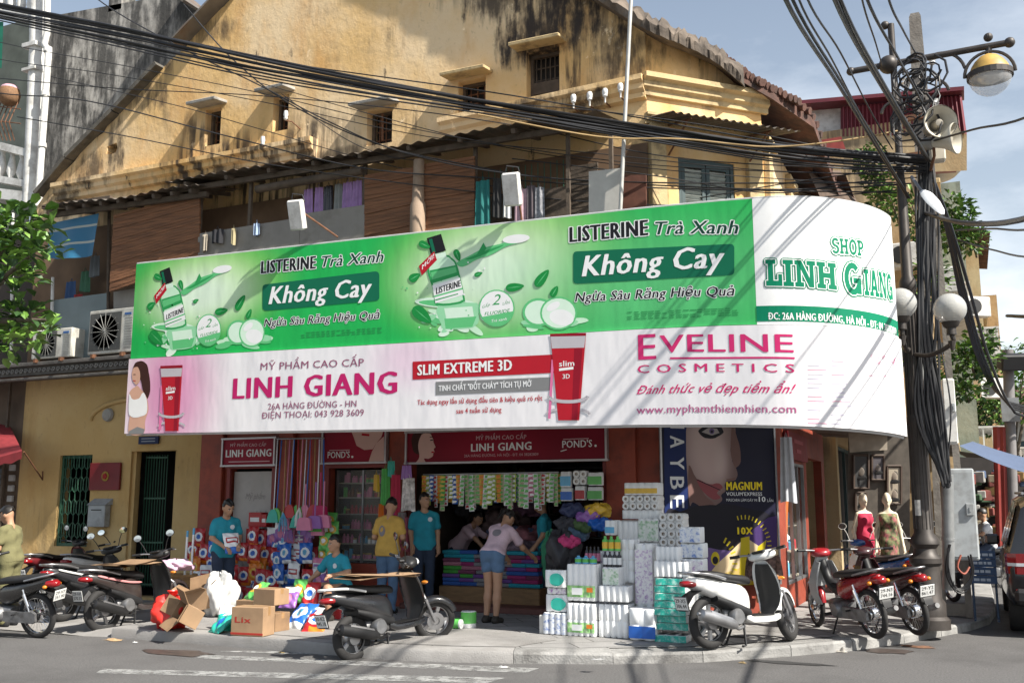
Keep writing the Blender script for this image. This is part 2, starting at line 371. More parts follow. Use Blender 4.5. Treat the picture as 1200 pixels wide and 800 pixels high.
# --------- ground
def ground_mats():
 m=M('asphalt',(.112,.108,.106),.88,var=.34,scale=48,bump=.6,bscale=110,dirt=((.066,.063,.062),.5,.9))
 t=bpy.data.materials.new('grey_paving');t.use_nodes=True;nt=t.node_tree;b=nt.nodes['Principled BSDF'];L=nt.links.new
 b.inputs['Roughness'].default_value=.85;tc=_n(nt,'ShaderNodeTexCoord');mp=_n(nt,'ShaderNodeMapping');mp.inputs['Rotation'].default_value=(0,0,rad(-38));L(tc.outputs['Object'],mp.inputs['Vector'])
 br=_n(nt,'ShaderNodeTexBrick');br.offset=.5;br.inputs['Scale'].default_value=1;br.inputs['Brick Width'].default_value=.62;br.inputs['Row Height'].default_value=.42
 br.inputs['Mortar Size'].default_value=.009;br.inputs['Color1'].default_value=(.33,.32,.31,1);br.inputs['Color2'].default_value=(.27,.262,.255,1);br.inputs['Mortar'].default_value=(.06,.057,.054,1);L(mp.outputs[0],br.inputs['Vector'])
 nz=_n(nt,'ShaderNodeTexNoise');nz.inputs['Scale'].default_value=1.5;nz.inputs['Detail'].default_value=9;nz.inputs['Roughness'].default_value=.65;L(tc.outputs['Object'],nz.inputs['Vector'])
 r=_n(nt,'ShaderNodeMapRange');r.inputs['From Min'].default_value=.42;r.inputs['From Max'].default_value=.72;r.inputs['To Max'].default_value=.8;L(nz.outputs['Fac'],r.inputs['Value'])
 x=_n(nt,'ShaderNodeMix',data_type='RGBA');x.inputs['B'].default_value=(.17,.163,.155,1);L(r.outputs[0],x.inputs['Factor']);L(br.outputs['Color'],x.inputs['A']);L(x.outputs['Result'],b.inputs['Base Color'])
 bp=_n(nt,'ShaderNodeBump');bp.inputs['Strength'].default_value=.35;bp.inputs['Distance'].default_value=.01;n3=_n(nt,'ShaderNodeTexNoise');n3.inputs['Scale'].default_value=60;L(tc.outputs['Object'],n3.inputs['Vector']);L(n3.outputs['Fac'],bp.inputs['Height']);L(bp.outputs[0],b.inputs['Normal'])
 return m,t
asphalt,paving=ground_mats()
apron=M('worn_concrete_apron',(.27,.26,.25),.9,var=.22,scale=1.4,bump=.4,bscale=70,dirt=((.17,.16,.15),1.2,.7))
def sheet(name,poly,z,m,kind='structure'):
 b=MB();b.add([(x,y,z)for x,y in poly],[tuple(range(len(poly)))]);return tag(b.build(name,m,base=False),kind=kind)
sheet('road',[(-500,-500),(500,-500),(500,900),(-500,900)],0,asphalt)
CURB=[(-10.2,9.97),(-8.5,9.95),(-7.2,9.87),(-6.1,9.84),(-5.3,9.95),(-4.6,10.17),(-3.6,10.57),(-2.75,11.1),(-1.95,11.95),(-1.36,12.69),(-.85,13.62),(-.45,14.5),(-.1,15.3),(.15,16.2),(.25,17.5),(.28,20),(.3,70)]
SW=.13
def sidewalk():
 outer=[Vector((x,y,0))for x,y in CURB]
 b=MB();n=len(outer);rows=[]
 for i,p in enumerate(outer):
  t=(outer[min(i+1,n-1)]-outer[max(i-1,0)]).normalized();q=Vector((-t.y,t.x,0));j=R_.uniform(-.012,.012)
  rows.append([p+Vector((0,0,-.05)),p+Vector((0,0,.095+j)),p+q*.02+Vector((0,0,.122+j)),p+q*.3+Vector((0,0,SW-.002))])
 b.loft(rows[:6],0,ring=False);k=tag(b.build('kerb',apron,smooth=40,base=False),kind='structure')
 b=MB()
 for i in range(5,n-1):
  L_=(outer[i+1]-outer[i]).length;m=max(1,round(L_/1.0))if i<15 else 1
  for j in range(m):
   dz=Vector((0,0,R_.uniform(-.007,.001)));t0,t1=j/m+.004/L_,(j+1)/m-.004/L_;sh_=Vector((R_.uniform(-.003,.003),R_.uniform(-.003,.003),0))
   A_=[rows[i][q].lerp(rows[i+1][q],t0)+dz+sh_ for q in range(4)];B_=[rows[i][q].lerp(rows[i+1][q],t1)+dz+sh_ for q in range(4)];A_.append(A_[3]-Vector((0,0,.2)));B_.append(B_[3]-Vector((0,0,.2)));b.loft([A_,B_])
 tag(b.build('kerb',M('kerb_stone',(.27,.265,.255),.9,var=.3,scale=2.2,bump=.5,bscale=45,dirt=((.11,.105,.10),2.5,.85)),smooth=30,base=False),kind='structure')
 top=[(r[3].x,r[3].y)for r in rows]+[(-2,70),(-2,30),(-3,14.1),(-12,14.1),(-10.2,14.1)]
 sheet('sidewalk',top,SW,paving)
 b=MB();b.add([(-10.2,9.97,-.02),(-10.2,14.1,SW),(-10.9,14.1,.012),(-10.9,9.9,.012),(-10.2,10.27,SW)],[(0,4,3),(4,1,2,3)]);tag(b.build('ramp',apron,base=False),kind='structure')
 sheet('low_pavement',[(-10.9,9.9),(-10.9,14.1),(-40,14.1),(-40,10.2)],.012,apron)
 ap=[(r[3].x,r[3].y)for r in rows if r[3].x<-4.4];ap=[(-10.15,10.3)]+[(x,y+.02)for x,y in ap[1:]]+[(-4.5,11.2),(-5.6,11.9),(-8,12.0),(-10.15,12.2)]
 sheet('concrete_apron',ap,SW+.004,apron)
sidewalk()
paintM=M('worn_road_paint',(.36,.36,.35),.85,var=.25,scale=5,dirt=((.12,.118,.116),5.5,.95))
_nt=paintM.node_tree;_b=_nt.nodes['Principled BSDF'];_g=_n(_nt,'ShaderNodeTexCoord');_z=_n(_nt,'ShaderNodeTexNoise');_z.inputs['Scale'].default_value=7;_z.inputs['Detail'].default_value=10;_z.inputs['Roughness'].default_value=.75;_nt.links.new(_g.outputs['Object'],_z.inputs['Vector'])
_r=_n(_nt,'ShaderNodeMapRange');_r.inputs['From Min'].default_value=.40;_r.inputs['From Max'].default_value=.53;_r.inputs['To Min'].default_value=.05;_r.inputs['To Max'].default_value=.75;_nt.links.new(_z.outputs['Fac'],_r.inputs['Value']);_nt.links.new(_r.outputs[0],_b.inputs['Alpha'])
for q in([(225,766),(632,782.5),(615,788),(232,770.5)],[(120,783),(592,793.5),(570,800),(112,788)],[(30,803),(560,815),(540,824),(15,810)],[(480,771),(250,762.5),(300,761.8),(500,769.4)]):
 sheet('road_marking',[tuple(PZ(x,y,.004).xy)for x,y in q],.004,paintM)
damp=M('damp_rusty_patch',(.062,.048,.042),.5,var=.4,scale=14)
def blot(name,px,py,rx,ry,z,m,label=None):
 c=PZ(px,py,z);b=MB();pts=[(c.x+rx*math.cos(a/14*6.283)*R_.uniform(.7,1.15),c.y+ry*math.sin(a/14*6.283)*R_.uniform(.7,1.15),z)for a in range(14)]
 b.add(pts,[tuple(range(14))]);return tag(b.build(name,m,base=False),kind='structure')
blot('road_stain',207,764,.55,.22,.006,damp);blot('road_stain',1040,762,.3,.22,.006,damp);blot('road_stain',925,776,.5,.1,.006,M('dark_oil_patch',(.035,.034,.034),.7))
# --------- walls with openings
def poly_wall(mb,outline,holes,th,fn,mi=0):
 """flat wall of any outline with openings: fn(u, v, depth)"""
 bm=bmesh.new();loops=[outline]+[[(h[0],h[2]),(h[1],h[2]),(h[1],h[3]),(h[0],h[3])]if not isinstance(h[0],tuple)else h for h in holes]
 for lp in loops:
  vs=[bm.verts.new((x,y,0))for x,y in lp]
  for i in range(len(vs)):bm.edges.new((vs[i],vs[(i+1)%len(vs)]))
 bmesh.ops.triangle_fill(bm,edges=bm.edges[:],use_beauty=True,use_dissolve=False)
 bm.verts.index_update();P=[(v.co.x,v.co.y)for v in bm.verts];F=[tuple(v.index for v in f.verts)for f in bm.faces];bm.free()
 mb.add([fn(x,y,0)for x,y in P],F,mi);mb.add([fn(x,y,th)for x,y in P],[f[::-1]for f in F],mi)
 for lp in loops:
  n=len(lp)
  for i in range(n):
   a,c=lp[i],lp[(i+1)%n];mb.add([fn(*a,0),fn(*c,0),fn(*c,th),fn(*a,th)],[(0,1,2,3)],mi)
def rY(x0,y0,x1,y1,Y):
 a,c,d,e=PY(x0,y0,Y),PY(x1,y1,Y),PY(x0,y1,Y),PY(x1,y0,Y);return((a.x+d.x)/2,(c.x+e.x)/2,(c.z+d.z)/2,(a.z+e.z)/2)
def jag(a,c,n,j):
 return[(a[0]+(c[0]-a[0])*i/n+R_.uniform(-j,j)*(0<i<n),a[1]+(c[1]-a[1])*i/n+R_.uniform(-j,j)*(0<i<n))for i in range(n)]
GY=14.0;HY=13.9
house=thing('corner_house','old yellow corner house with stained gable, tiled roof and red painted shopfront below','building',(-7,15,0))
WIN=[rY(240,127,258.5,170,GY),rY(320,112,338,153,GY),rY(430,128,459.5,169,GY),rY(537,93,569,137,GY),rY(617,58,655.5,115,GY)]
def gable():
 b=MB();f=lambda u,v,d:(u,GY+d,v)
 lowz=7.1
 out=[(-17.1,lowz),(-4.09,lowz),(-4.09,9.0)]+jag((-4.09,9.02),(-4.86,9.62),6,.03)+jag((-4.86,9.62),(-9.54,13.2),20,.03)+jag((-9.54,13.2),(-12.3,11.25),8,.03)+jag((-12.3,11.25),(-16.8,8.15),26,.05)+[(-17.1,7.75)]
 c=PY(130,175,GY);hole=[(c.x+.17*math.cos(a)*R_.uniform(.6,1.3),c.z+.13*math.sin(a)*R_.uniform(.6,1.3))for a in[i*.785 for i in range(8)]]
 poly_wall(b,out,WIN+[hole],.35,f);b.build('gable_wall',yellow,house)
 b=MB();P=[(-17.0,7.95),(-16.2,8.62),(-15,9.42),(-13.9,10.2)]
 for i in range(len(P)-1):
  a,c=Vector((P[i][0],14.05,P[i][1])),Vector((P[i+1][0],14.05,P[i+1][1]));b.box(((a+c)/2)[:],((c-a).length*.98,.5,.09),rot=(0,-math.atan2(c.z-a.z,c.x-a.x),0))
 b.build('verge_coping',M('mossy_coping',(.10,.09,.075),.95,var=.4,scale=5,bump=.5),house)
 b=MB();a,c=PY(208,55,13.9),PY(285,-25,13.9);b.box(((a+c)/2)[:],((c-a).length,.5,.04),rot=(0,-math.atan2(c.z-a.z,c.x-a.x),0));b.build('verge_sheet',tin,house)
 for i,(x0,x1,z0,z1)in enumerate(WIN):
  bw=MB();t=.05
  for q in((x0+t/2,(z0+z1)/2,t,z1-z0),(x1-t/2,(z0+z1)/2,t,z1-z0)):bw.box((q[0],GY+.2,q[1]),(t,.06,q[3]))
  for z in(z0+t/2,z1-t/2):bw.box(((x0+x1)/2,GY+.2,z),(x1-x0-2*t,.06,t))
  fr=bw.build('window',timber,house)
  bb=MB();n=4 if i<4 else 7
  for k in range(1,n):bb.box((x0+(x1-x0)*k/n,GY+.23,(z0+z1)/2),(.018,.018,z1-z0-2*t))
  for k in(1,2,3):bb.box(((x0+x1)/2,GY+.25,z0+(z1-z0)*k/4),(x1-x0-2*t,.018,.02))
  if i==4:
   bb.box(((x0+x1)/2,GY+.19,z0+.26),(x1-x0-.1,.03,.2));bb.box(((x0+x1)/2,GY+.19,z0+.85),(x1-x0-.1,.03,.12))
  if i==2:bb.tube([(x0+.25,GY+.1,z1-.05),(x1-.25,GY+.1,z0+.1)],.022)
  bb.build('bars',rust if i<4 else timber,fr)
  bb=MB();bb.quad((x0,GY+.34,z0),(x1,GY+.34,z0),(x1,GY+.34,z1),(x0,GY+.34,z1));bb.build('pane',dark,fr)
  bh=MB();bh.box(((x0+x1)/2-.02,GY-.16,z1+.05),(x1-x0+.3,.4,.06),rot=(rad(8),0,0),bev=.01);bh.build('window_hood',cream if i>2 else conc,house)
 for(a,c)in((PY(70,222,GY),PY(372,168,GY)),(PY(520,148,GY),PY(602,130,GY)),(PY(602,130,GY),PY(757,97,GY))):
  b=MB();L_=(c-a).length;d=(c-a).normalized();T=basis(a,d)
  pr=[(0,0),(-.10,.02),(-.10,.10),(-.17,.14),(-.17,.22),(-.24,.26),(-.24,.34),(0,.36)]
  b.loft([[T@Vector((x,y,z-.28))for y,z in pr]for x in(0,L_*.25,L_*.5,L_*.75,L_)]);b.build('cornice',yellow,house)
 A=Vector((-4.09,GY,0));d=Vector((1,1,0)).normalized();T=basis((A.x,A.y,0),d)
 g=lambda u,v,dd:T@Vector((u,dd,v))
 LC=2.06
 zt=8.15
 sh=(.52,1.52,4.4,6.95)
 b=MB();poly_wall(b,[(0,3),(LC,3),(LC,zt),(0,zt)],[sh],.3,g);b.build('corner_wall',yellow,house)
 b=MB();poly_wall(b,[(.0,zt),(LC,zt),(LC,zt+.25),(1.5,zt+.48),(.75,zt+.8),(.0,zt+.98)],[],.1,lambda u,v,dd:T@Vector((u,dd+.05,v)));b.build('pediment',yellow,house)
 b=MB();pr=[(0,0),(-.06,0),(-.06,.08),(-.12,.12),(-.12,.2),(-.2,.24),(-.2,.32),(0,.32)]
 b.loft([[T@Vector((x,y,zt-.3+z))for y,z in pr]for x in(-.1,.6,1.4,LC+.1)])
 b.loft([[T@Vector((x,y*.6-.001,zt-.75+z*.5))for y,z in pr]for x in(-.05,LC+.05)]);b.build('corner_cornice',cream,house)
 for u in(.14,LC-.2):b=MB();b.box((u,-.05,5.2),(.26,.1,4.4),mx=T,bev=.01);b.box((u,-.07,7.3),(.34,.14,.12),mx=T,bev=.01);b.build('pilaster',cream,house)
 fr=MB()
 for u in(sh[0]+.03,sh[1]-.03):fr.box((u,.08,(sh[2]+sh[3])/2),(.06,.12,sh[3]-sh[2]),mx=T)
 fr.box(((sh[0]+sh[1])/2,.08,sh[3]-.03),(sh[1]-sh[0]-.12,.12,.06),mx=T);so=fr.build('shuttered_window',darkteal,house)
 for k in range(2):
  b=MB();u0=sh[0]+.07+k*.44;u1=u0+.42
  for u in(u0+.03,u1-.03):b.box((u,.05,5.65),(.06,.04,2.5),mx=T)
  for z in(4.45,5.6,6.86):b.box(((u0+u1)/2,.05,z),(u1-u0-.12,.04,.09),mx=T)
  for j in range(34):
   z=4.52+j*.068
   if abs(z-5.6)>.06:b.box(((u0+u1)/2,.055,z),(u1-u0-.12,.012,.055),mi=1,mx=T@Matrix.Translation((0,0,0)),rot=(rad(35),0,0))
  b.build('shutter',[darkteal,shutslat],so)
 b=MB();b.grid(lambda u,v:T@Vector((.0+u*2.25,-.02-.72*v,7.5-.18*v+.022*math.sin(u*110))),90,4);aw=b.build('window_awning',tin,house)
 for u in(.35,1.75):b=MB();b.tube([T@Vector((u,-.02,6.95)),T@Vector((u,-.62,7.3))],.015,6);b.tube([T@Vector((u,-.02,7.42)),T@Vector((u,-.7,7.28))],.015,6);b.build('bracket',rust,aw)
 E_=T@Vector((LC,0,0));TS=basis((E_.x,E_.y,0),(0,1,0),(0,0,1))
 s=lambda u,v,dd:Vector((E_.x-dd,E_.y+u,v))
 w2=[(.9,1.9,4.5,6.6),(3.2,4.2,4.5,6.6)]
 b=MB();poly_wall(b,[(0,3),(5,3),(5,7.7),(0,7.7)],w2,.3,s);b.build('side_wall',yellow,house)
 for u in(.2,2.4,4.8):b=MB();b.box((E_.x+.05,E_.y+u,5.3),(.1,.3,4.5),bev=.01);b.box((E_.x+.08,E_.y+u,7.35),(.18,.4,.14),bev=.01);b.build('pilaster',cream,house)
 for x in w2:
  b=MB();b.box((E_.x-.1,E_.y+(x[0]+x[1])/2,5.55),(.06,.98,2.08));wo=b.build('shuttered_window',darkteal,house)
  b=MB()
  for j in range(26):b.box((E_.x-.06,E_.y+(x[0]+x[1])/2,4.6+j*.075),(.012,.8,.05),rot=(0,rad(35),0))
  b.build('slats',shutslat,wo)
 edge=[Vector((-9.54,13.85,13.3)),Vector((-6.9,13.85,11.35)),Vector((-4.95,13.8,9.72)),PY(757,28,13.85),PY(800,47,14.2),PY(838,66,14.65),PY(872,93,14.95),PY(905,112,15.3),Vector((-1.95,16.5,7.95)),Vector((-1.95,20.6,7.75))]
 back=[Vector((-9.54,20.6,13.3))]*3+[Vector((-9.54+.6*i,20.6,13.2-.55*i))for i in range(1,8)]
 b=MB()
 def rows(dz):return[[e.lerp(k,t)+Vector((0,0,dz))for t in(0,.1,.3,.6,1)]for e,k in zip(edge,back)]
 up,lo_=rows(.1),rows(-.06)
 b.loft(up,0,ring=False);b.loft(lo_,0,ring=False)
 for i in range(len(edge)-1):b.quad(up[i][0],up[i+1][0],lo_[i+1][0],lo_[i][0])
 ro=b.build('roof',tileM,house,merge=False)
 b=MB();dense=[p for p in crom(edge[5:],9)]
 for i,p in enumerate(dense):
  k=Vector((-9,18.5,p.z+2.2));dd=(k-p).normalized()
  b.tube([p+Vector((R_.uniform(-.02,.02),R_.uniform(-.02,.02),.12+R_.uniform(-.02,.03))),p+dd*.5+Vector((0,0,.1))],[.065,.05],7)
 b.build('verge_tiles',tileM,ro,smooth=60)
 b=MB();P=crom(edge[:7],12);rings=[]
 for i,p in enumerate(P):
  a,w_,up_=R_.uniform(.05,.16),R_.uniform(.2,.3),R_.uniform(-.05,.04);rings.append([p+Vector((x,y,z))for x,y,z in((0,-.16+R_.uniform(-.04,.04),-.14),(0,-.2+R_.uniform(-.03,.03),up_),(0,-.05,a+.06),(0,.2,a+.03),(0,.28,-.1))])
 b.loft(rings);b.build('verge_coping',M('crumbled_verge',(.135,.108,.085),.95,var=.5,scale=4,bump=.8,bscale=14,dirt=((.04,.033,.028),1.8,.9)),ro)
 b=MB();b.box((-10.5,20.5,5),(13,.2,10));b.build('back_wall',greyw,house)
gable()
BY=13.15
def balcony():
 b=MB();b.box((-8.15,13.55,3.35),(8.2,.8,.14));b.build('balcony_floor',conc,house)
 b=MB();b.grid(lambda u,v:((.2-1.0196*(11.32+2.5*v))*(1-u)-2.1*u,11.32+2.5*v,3.42+.1*v+.012*math.sin(u*400)),60,2);b.build('hidden_shade_sheet',tin,house);b=MB();arc=[(-2.08,11.3)]+[(-2+1.3*math.sin(a),12.6-1.3*math.cos(a))for a in(.2,.5,.8,1.1,1.3)]+[(-1.05,13.2),(-1.05,15.6),(-2.5,15.45),(-4.0,13.95),(-4.0,13.8),(-2.12,13.8)];b.prism(arc,.03,mx=Matrix.Translation((0,0,3.3)));b.build('hidden_shade_sheet',tin,house);b=MB();b.grid(lambda u,v:(-2.5+1.35*v,15.62+4.6*u,3.0-.12*v+.012*math.sin(u*260)),60,2);b.build('hidden_shade_sheet',tin,house)  # unseen sheets behind the hoarding, added to shade shopfront, corner and side wall
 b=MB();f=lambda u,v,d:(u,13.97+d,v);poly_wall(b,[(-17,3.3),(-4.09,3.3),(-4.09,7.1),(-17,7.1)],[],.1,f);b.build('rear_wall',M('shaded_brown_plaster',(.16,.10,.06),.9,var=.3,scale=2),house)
 for(pa,pb)in(((48,243),(232,217)),((192,214),(700,131))):
  a,c=PY(*pa,12.85),PY(*pb,12.85);n=int((c-a).length/.02)
  b=MB();b.grid(lambda u,v:(a.x+(c.x-a.x)*u,12.85+1.14*v,a.z+(c.z-a.z)*u+.26*v+.018*math.sin(u*n*.52)+.03*math.sin(u*9)*(1-v)),n,2);b.build('lean_to_roof',tin,house,smooth=180)
  b=MB()
  for k in range(9):
   u=(k+.5)/9;p=a.lerp(c,u);b.box((p.x,13.4,p.z+.05),(.06,1.05,.07),rot=(rad(13),0,0))
  b.box(((a+c)/2+Vector((0,.25,-.09)))[:],((c-a).length,.07,.09),rot=(0,-math.atan2(c.z-a.z,c.x-a.x),0));b.build('rafters',timber,house)
 def panel(name,q,m,Y=BY,slats=0,th=.03):
  P=[PY(x,y,Y)for x,y in q];b=MB()
  if slats:
   for i in range(slats):
    t0,t1=i/slats,(i+.94)/slats;w=[P[0].lerp(P[3],t0),P[1].lerp(P[2],t0),P[1].lerp(P[2],t1),P[0].lerp(P[3],t1)];o=R_.uniform(-.008,.008)
    b.add([p+Vector((0,o,0))for p in w]+[p+Vector((0,th+o,0))for p in w],[(0,1,2,3),(7,6,5,4),(0,4,5,1),(1,5,6,2),(2,6,7,3),(3,7,4,0)])
  else:b.add(P+[p+Vector((0,th,0))for p in P],[(0,1,2,3),(7,6,5,4),(0,4,5,1),(1,5,6,2),(2,6,7,3),(3,7,4,0)])
  return b.build(name,m,house)
 panel('slatted_screen',[(133,252),(234,226),(234,305),(128,342)],wood,slats=26)
 panel('slatted_screen',[(427,205),(486,195),(486,275),(427,290)],wood,slats=20)
 panel('slatted_screen',[(494,193),(556,183),(556,268),(494,278)],wood,slats=20)
 panel('slatted_screen',[(666,196),(700,190),(700,260),(666,265)],timber,BY+.3,slats=14)
 par=M('grey_cement_sheet',(.27,.25,.225),.85,var=.18,scale=2,dirt=((.13,.12,.10),2,.6))
 panel('parapet_sheet',[(232,274),(351,255),(351,300),(232,325)],par);panel('parapet_sheet',[(351.5,251),(427,240),(427,290),(351.5,300)],par)
 panel('parapet_sheet',[(560,232),(665,218),(665,260),(560,275)],timber,BY+.2)
 panel('parapet_sheet',[(690,201),(727.5,197),(727.5,246),(690,250)],M('pale_board',(.50,.48,.44),.8,var=.1),BY-.15)
 panel('parapet_sheet',[(728,205),(757,205),(757,250),(728,250)],M('brown_red_board',(.14,.055,.035),.8,var=.25),BY+.2)
 for px,y0,y1 in((234,222,310),(293,213,290),(427,192,290),(557,172,270),(666,155,260),(716,140,210)):
  b=MB();a,c=PY(px,y0,BY+.06),PY(px,y1,BY+.06);b.box(((a+c)/2)[:],(.055,.055,a.z-c.z));b.build('balcony_post',timber,house)
 a,c=PY(491,188,BY-.05),PY(489,285,BY-.05);b=MB();b.tube([a,a.lerp(c,.3),a.lerp(c,.5),a.lerp(c,.55),c],[.085,.09,.10,.125,.12],14);b.build('flue_pipe',M('tan_clay_pipe',(.33,.24,.17),.75,var=.15,dirt=((.15,.1,.07),3,.6)),house,smooth=50)
 a,c=PY(301,222,BY-.03),PY(425,200,BY-.03);b=MB();b.tube([a,c],.07,10);b.build('balcony_beam',timber,house,smooth=50)
 b=MB();a,c=PY(562,205,BY+.5),PY(664,190,BY+.5)
 for k in range(14):p=a.lerp(c,(k+.5)/14);b.box((p.x,p.y,p.z-.5),(.012,.012,1.1))
 b.build('inner_grille',greenM,house)
balcony()
def shopfront():
 b=MB();f=lambda u,v,d:(u,HY+d,v)
 X=lambda px,y=600:PY(px,y,HY).x
 holes=[(X(268),X(321),.13,2.3),(X(384),X(452),.75,2.28),(X(481),X(711),.14,2.32)]
 poly_wall(b,[(-12.28,0),(-3.98,0),(-3.98,3.3),(-12.28,3.3)],holes,.18,f);b.build('shopfront_wall',redwall,house)
 for px0,px1 in((236,262),(328,345),(458,478),(713,748)):
  b=MB();a,c=X(px0),X(px1);b.box(((a+c)/2,HY-.05,1.65),(c-a,.1,3.3),bev=.012);b.box(((a+c)/2,HY-.07,.3),(c-a+.05,.14,.6),bev=.012);b.build('pillar',redwall,house)
 b=MB()
 for h in holes:
  for x in(h[0],h[1]):b.box((x,HY-.025,(h[2]+h[3])/2),(.07,.05,h[3]-h[2]))
  b.box(((h[0]+h[1])/2,HY-.03,h[3]+.035),(h[1]-h[0]+.14,.06,.07))
 b.build('opening_frame',redtrim,house)
 b=MB();C_=(-4.0,HY);T=basis((C_[0],C_[1],0),(1,1,0));poly_wall(b,[(0,0),(2.06,0),(2.06,3.3),(0,3.3)],[],.15,lambda u,v,d:T@Vector((u,d,v)));b.build('corner_front',redwall,house)
 E=T@Vector((2.06,0,0));b=MB();poly_wall(b,[(0,0),(5,0),(5,3.3),(0,3.3)],[(.25,2.3,.5,2.35),(2.6,4.6,.3,2.5)],.15,lambda u,v,d:(E.x-d,E.y+u,v));b.build('side_front',redwall,house)
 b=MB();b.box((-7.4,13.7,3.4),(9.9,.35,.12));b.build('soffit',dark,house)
 x0,x1=-12.2,-3.2;b=MB();y1=18.2
 b.quad((x0,HY+.18,.15),(x1,HY+.18,.15),(x1,y1,.15),(x0,y1,.15));b.build('shop_floor',M('dark_red_floor_tile',(.12,.05,.04),.5,var=.2),house)
 b=MB();b.quad((x0,y1,0),(x1,y1,0),(x1,y1,3.2),(x0,y1,3.2));b.quad((x0,HY+.2,0),(x0,y1,0),(x0,y1,3.2),(x0,HY+.2,3.2));b.quad((x1,y1,0),(x1,HY+1.8,0),(x1,HY+1.8,3.2),(x1,y1,3.2));b.quad((x0,HY,3.2),(x1,HY,3.2),(x1,y1,3.2),(x0,y1,3.2));b.build('shop_room',M('shop_interior_paint',(.16,.13,.11),.85,var=.2),house)
 for xa in(X(470),X(384)-.35):b=MB();b.box((xa,HY+1.4,1.6),(.06,2.4,3.1));b.build('inner_partition',M('shop_inner_partition',(.10,.075,.06),.85,var=.2),house)
 b=MB();b.box((X(595),HY-.15,.17),(X(711)-X(481),.5,.1),bev=.015);b.build('entrance_step',M('red_step_tile',(.13,.05,.04),.6,var=.2),house)
 b=MB();h=holes[0];b.box(((h[0]+h[1])/2,HY+.09,1.2),(h[1]-h[0]-.08,.05,2.1));do=b.build('door',M('white_painted_door',(.48,.46,.44),.7,var=.08,dirt=((.35,.32,.3),3,.5)),house)
 b=MB();fn=lambda u,v,z:(h[0]+u,HY+.062-z,v)
 text(b,'Mỹ phẩm',.3,1.78,.42,.10,fn,shear=.3);text(b,'Linh',.52,1.46,.26,.13,fn,shear=.3);text(b,'Giang',.62,1.27,.32,.13,fn,shear=.3);b.build('lettering',M('faded_grey_lettering',(.30,.28,.27),.7,var=0),do)
shopfront()
# --------- printed surfaces
class Plane:
 """upright board: p0 a point on it, xd its direction to the reader's right"""
 def __init__(s,p0,xd):s.p=Vector(p0);s.x=Vector(xd).normalized();s.n=Vector((s.x.y,-s.x.x,0));s.cut=None
 def uv(s,px,py):
  r=ray(px,py);t=(s.p-EYE).dot(s.n)/r.dot(s.n);q=EYE+r*t;return((q-s.p).dot(s.x),q.z-s.p.z)
 def fn(s,u,v,h=0):q=s.p+s.x*u+s.n*h;return Vector((q.x,q.y,s.p.z+v))
BBY,BX0,BX1,BR=11.2,-11.42,-2.0,1.4
class Hoard:
 """the hoarding: straight, then bent round the street corner"""
 cut=[BX1-BX0+.09*i for i in range(22)]
 def path(s,u):
  l=BX1-BX0
  if u<=l:return BX0+u,BBY,0,-1
  a=(u-l)/BR;return BX1+BR*math.sin(a),BBY+BR*(1-math.cos(a)),math.sin(a),-math.cos(a)
 def tilt(s,u):return.065-.0155*u-max(0,u-8.6)*.035
 def uv(s,px,py):
  r=ray(px,py);best=None
  for lo,hi,n in((0,11.6,400),(None,None,60)):
   if lo is None:lo,hi=best[1]-.04,best[1]+.04
   for i in range(n+1):
    u=lo+(hi-lo)*i/n;x,y,_,_=s.path(max(0,u));e=abs(r.x*y-r.y*x)
    if u<0:x+=u;e=abs(r.x*y-r.y*x)
    if best is None or e<best[0]:best=(e,u,y)
  u=best[1];return u,EYE.z+r.z*best[2]/r.y-s.tilt(u)
 def fn(s,u,v,h=0):
  x,y,nx,ny=s.path(u);return Vector((x+nx*h,y+ny*h,v+s.tilt(u)))
def poly(mb,S,pts,h,mi=0,px=True,ref=None):
 """flat printed shape; pts are survey pixels (or board coordinates with px=False)"""
 q=[S.uv(*p)for p in pts]if px else pts
 if getattr(S,'lim',None):a,c,d,e=S.lim;q=[(min(max(x,a),c),min(max(y,d),e))for x,y in q]
 if S.cut is None or max(p[0]for p in q)<S.cut[0]:mb.add([S.fn(u,v,h)for u,v in q],[tuple(range(len(q)))],mi);return
 bm=bmesh.new();bm.faces.new([bm.verts.new((u,v,0))for u,v in q]);bmesh.ops.triangulate(bm,faces=bm.faces[:])
 for cx in S.cut:bmesh.ops.bisect_plane(bm,geom=bm.verts[:]+bm.edges[:]+bm.faces[:],plane_co=(cx,0,0),plane_no=(1,0,0))
 bm.verts.index_update();mb.add([S.fn(p.co.x,p.co.y,h)for p in bm.verts],[tuple(k.index for k in f.verts)for f in bm.faces],mi);bm.free()
def spoly(mb,S,pts,h,mi=0,px=True):
 if len(pts)>=6:
  n=len(pts);q=[]
  for i in range(n):
   a,c,d,e=(Vector(pts[(i+k)%n])for k in(-1,0,1,2))
   for t in(0,.25,.5,.75):q.append(tuple(.5*(2*c+(d-a)*t*.9+(2*a-5*c+4*d-e)*t*t+(3*c-a-3*d+e)*t**3)))
  pts=q
 poly(mb,S,pts,h,mi,px)
def disc(mb,S,c,rx,ry,h,mi=0,rot=0,n=20,a0=0,a1=360,px=True):
 k=math.cos(rad(rot)),math.sin(rad(rot));P=[]
 for i in range(n+(a1-a0<360)):
  a=rad(a0+(a1-a0)*i/n);x,y=rx*math.cos(a),ry*math.sin(a);P.append((c[0]+x*k[0]-y*k[1],c[1]+x*k[1]+y*k[0]))
 poly(mb,S,P,h,mi,px)
def line(mb,S,a,b,w,h,mi=0):
 (x0,y0),(x1,y1)=a,b;l=math.hypot(x1-x0,y1-y0)or 1;nx,ny=-(y1-y0)/l*w/2,(x1-x0)/l*w/2
 poly(mb,S,[(x0+nx,y0+ny),(x0-nx,y0-ny),(x1-nx,y1-ny),(x1+nx,y1+ny)],h,mi)
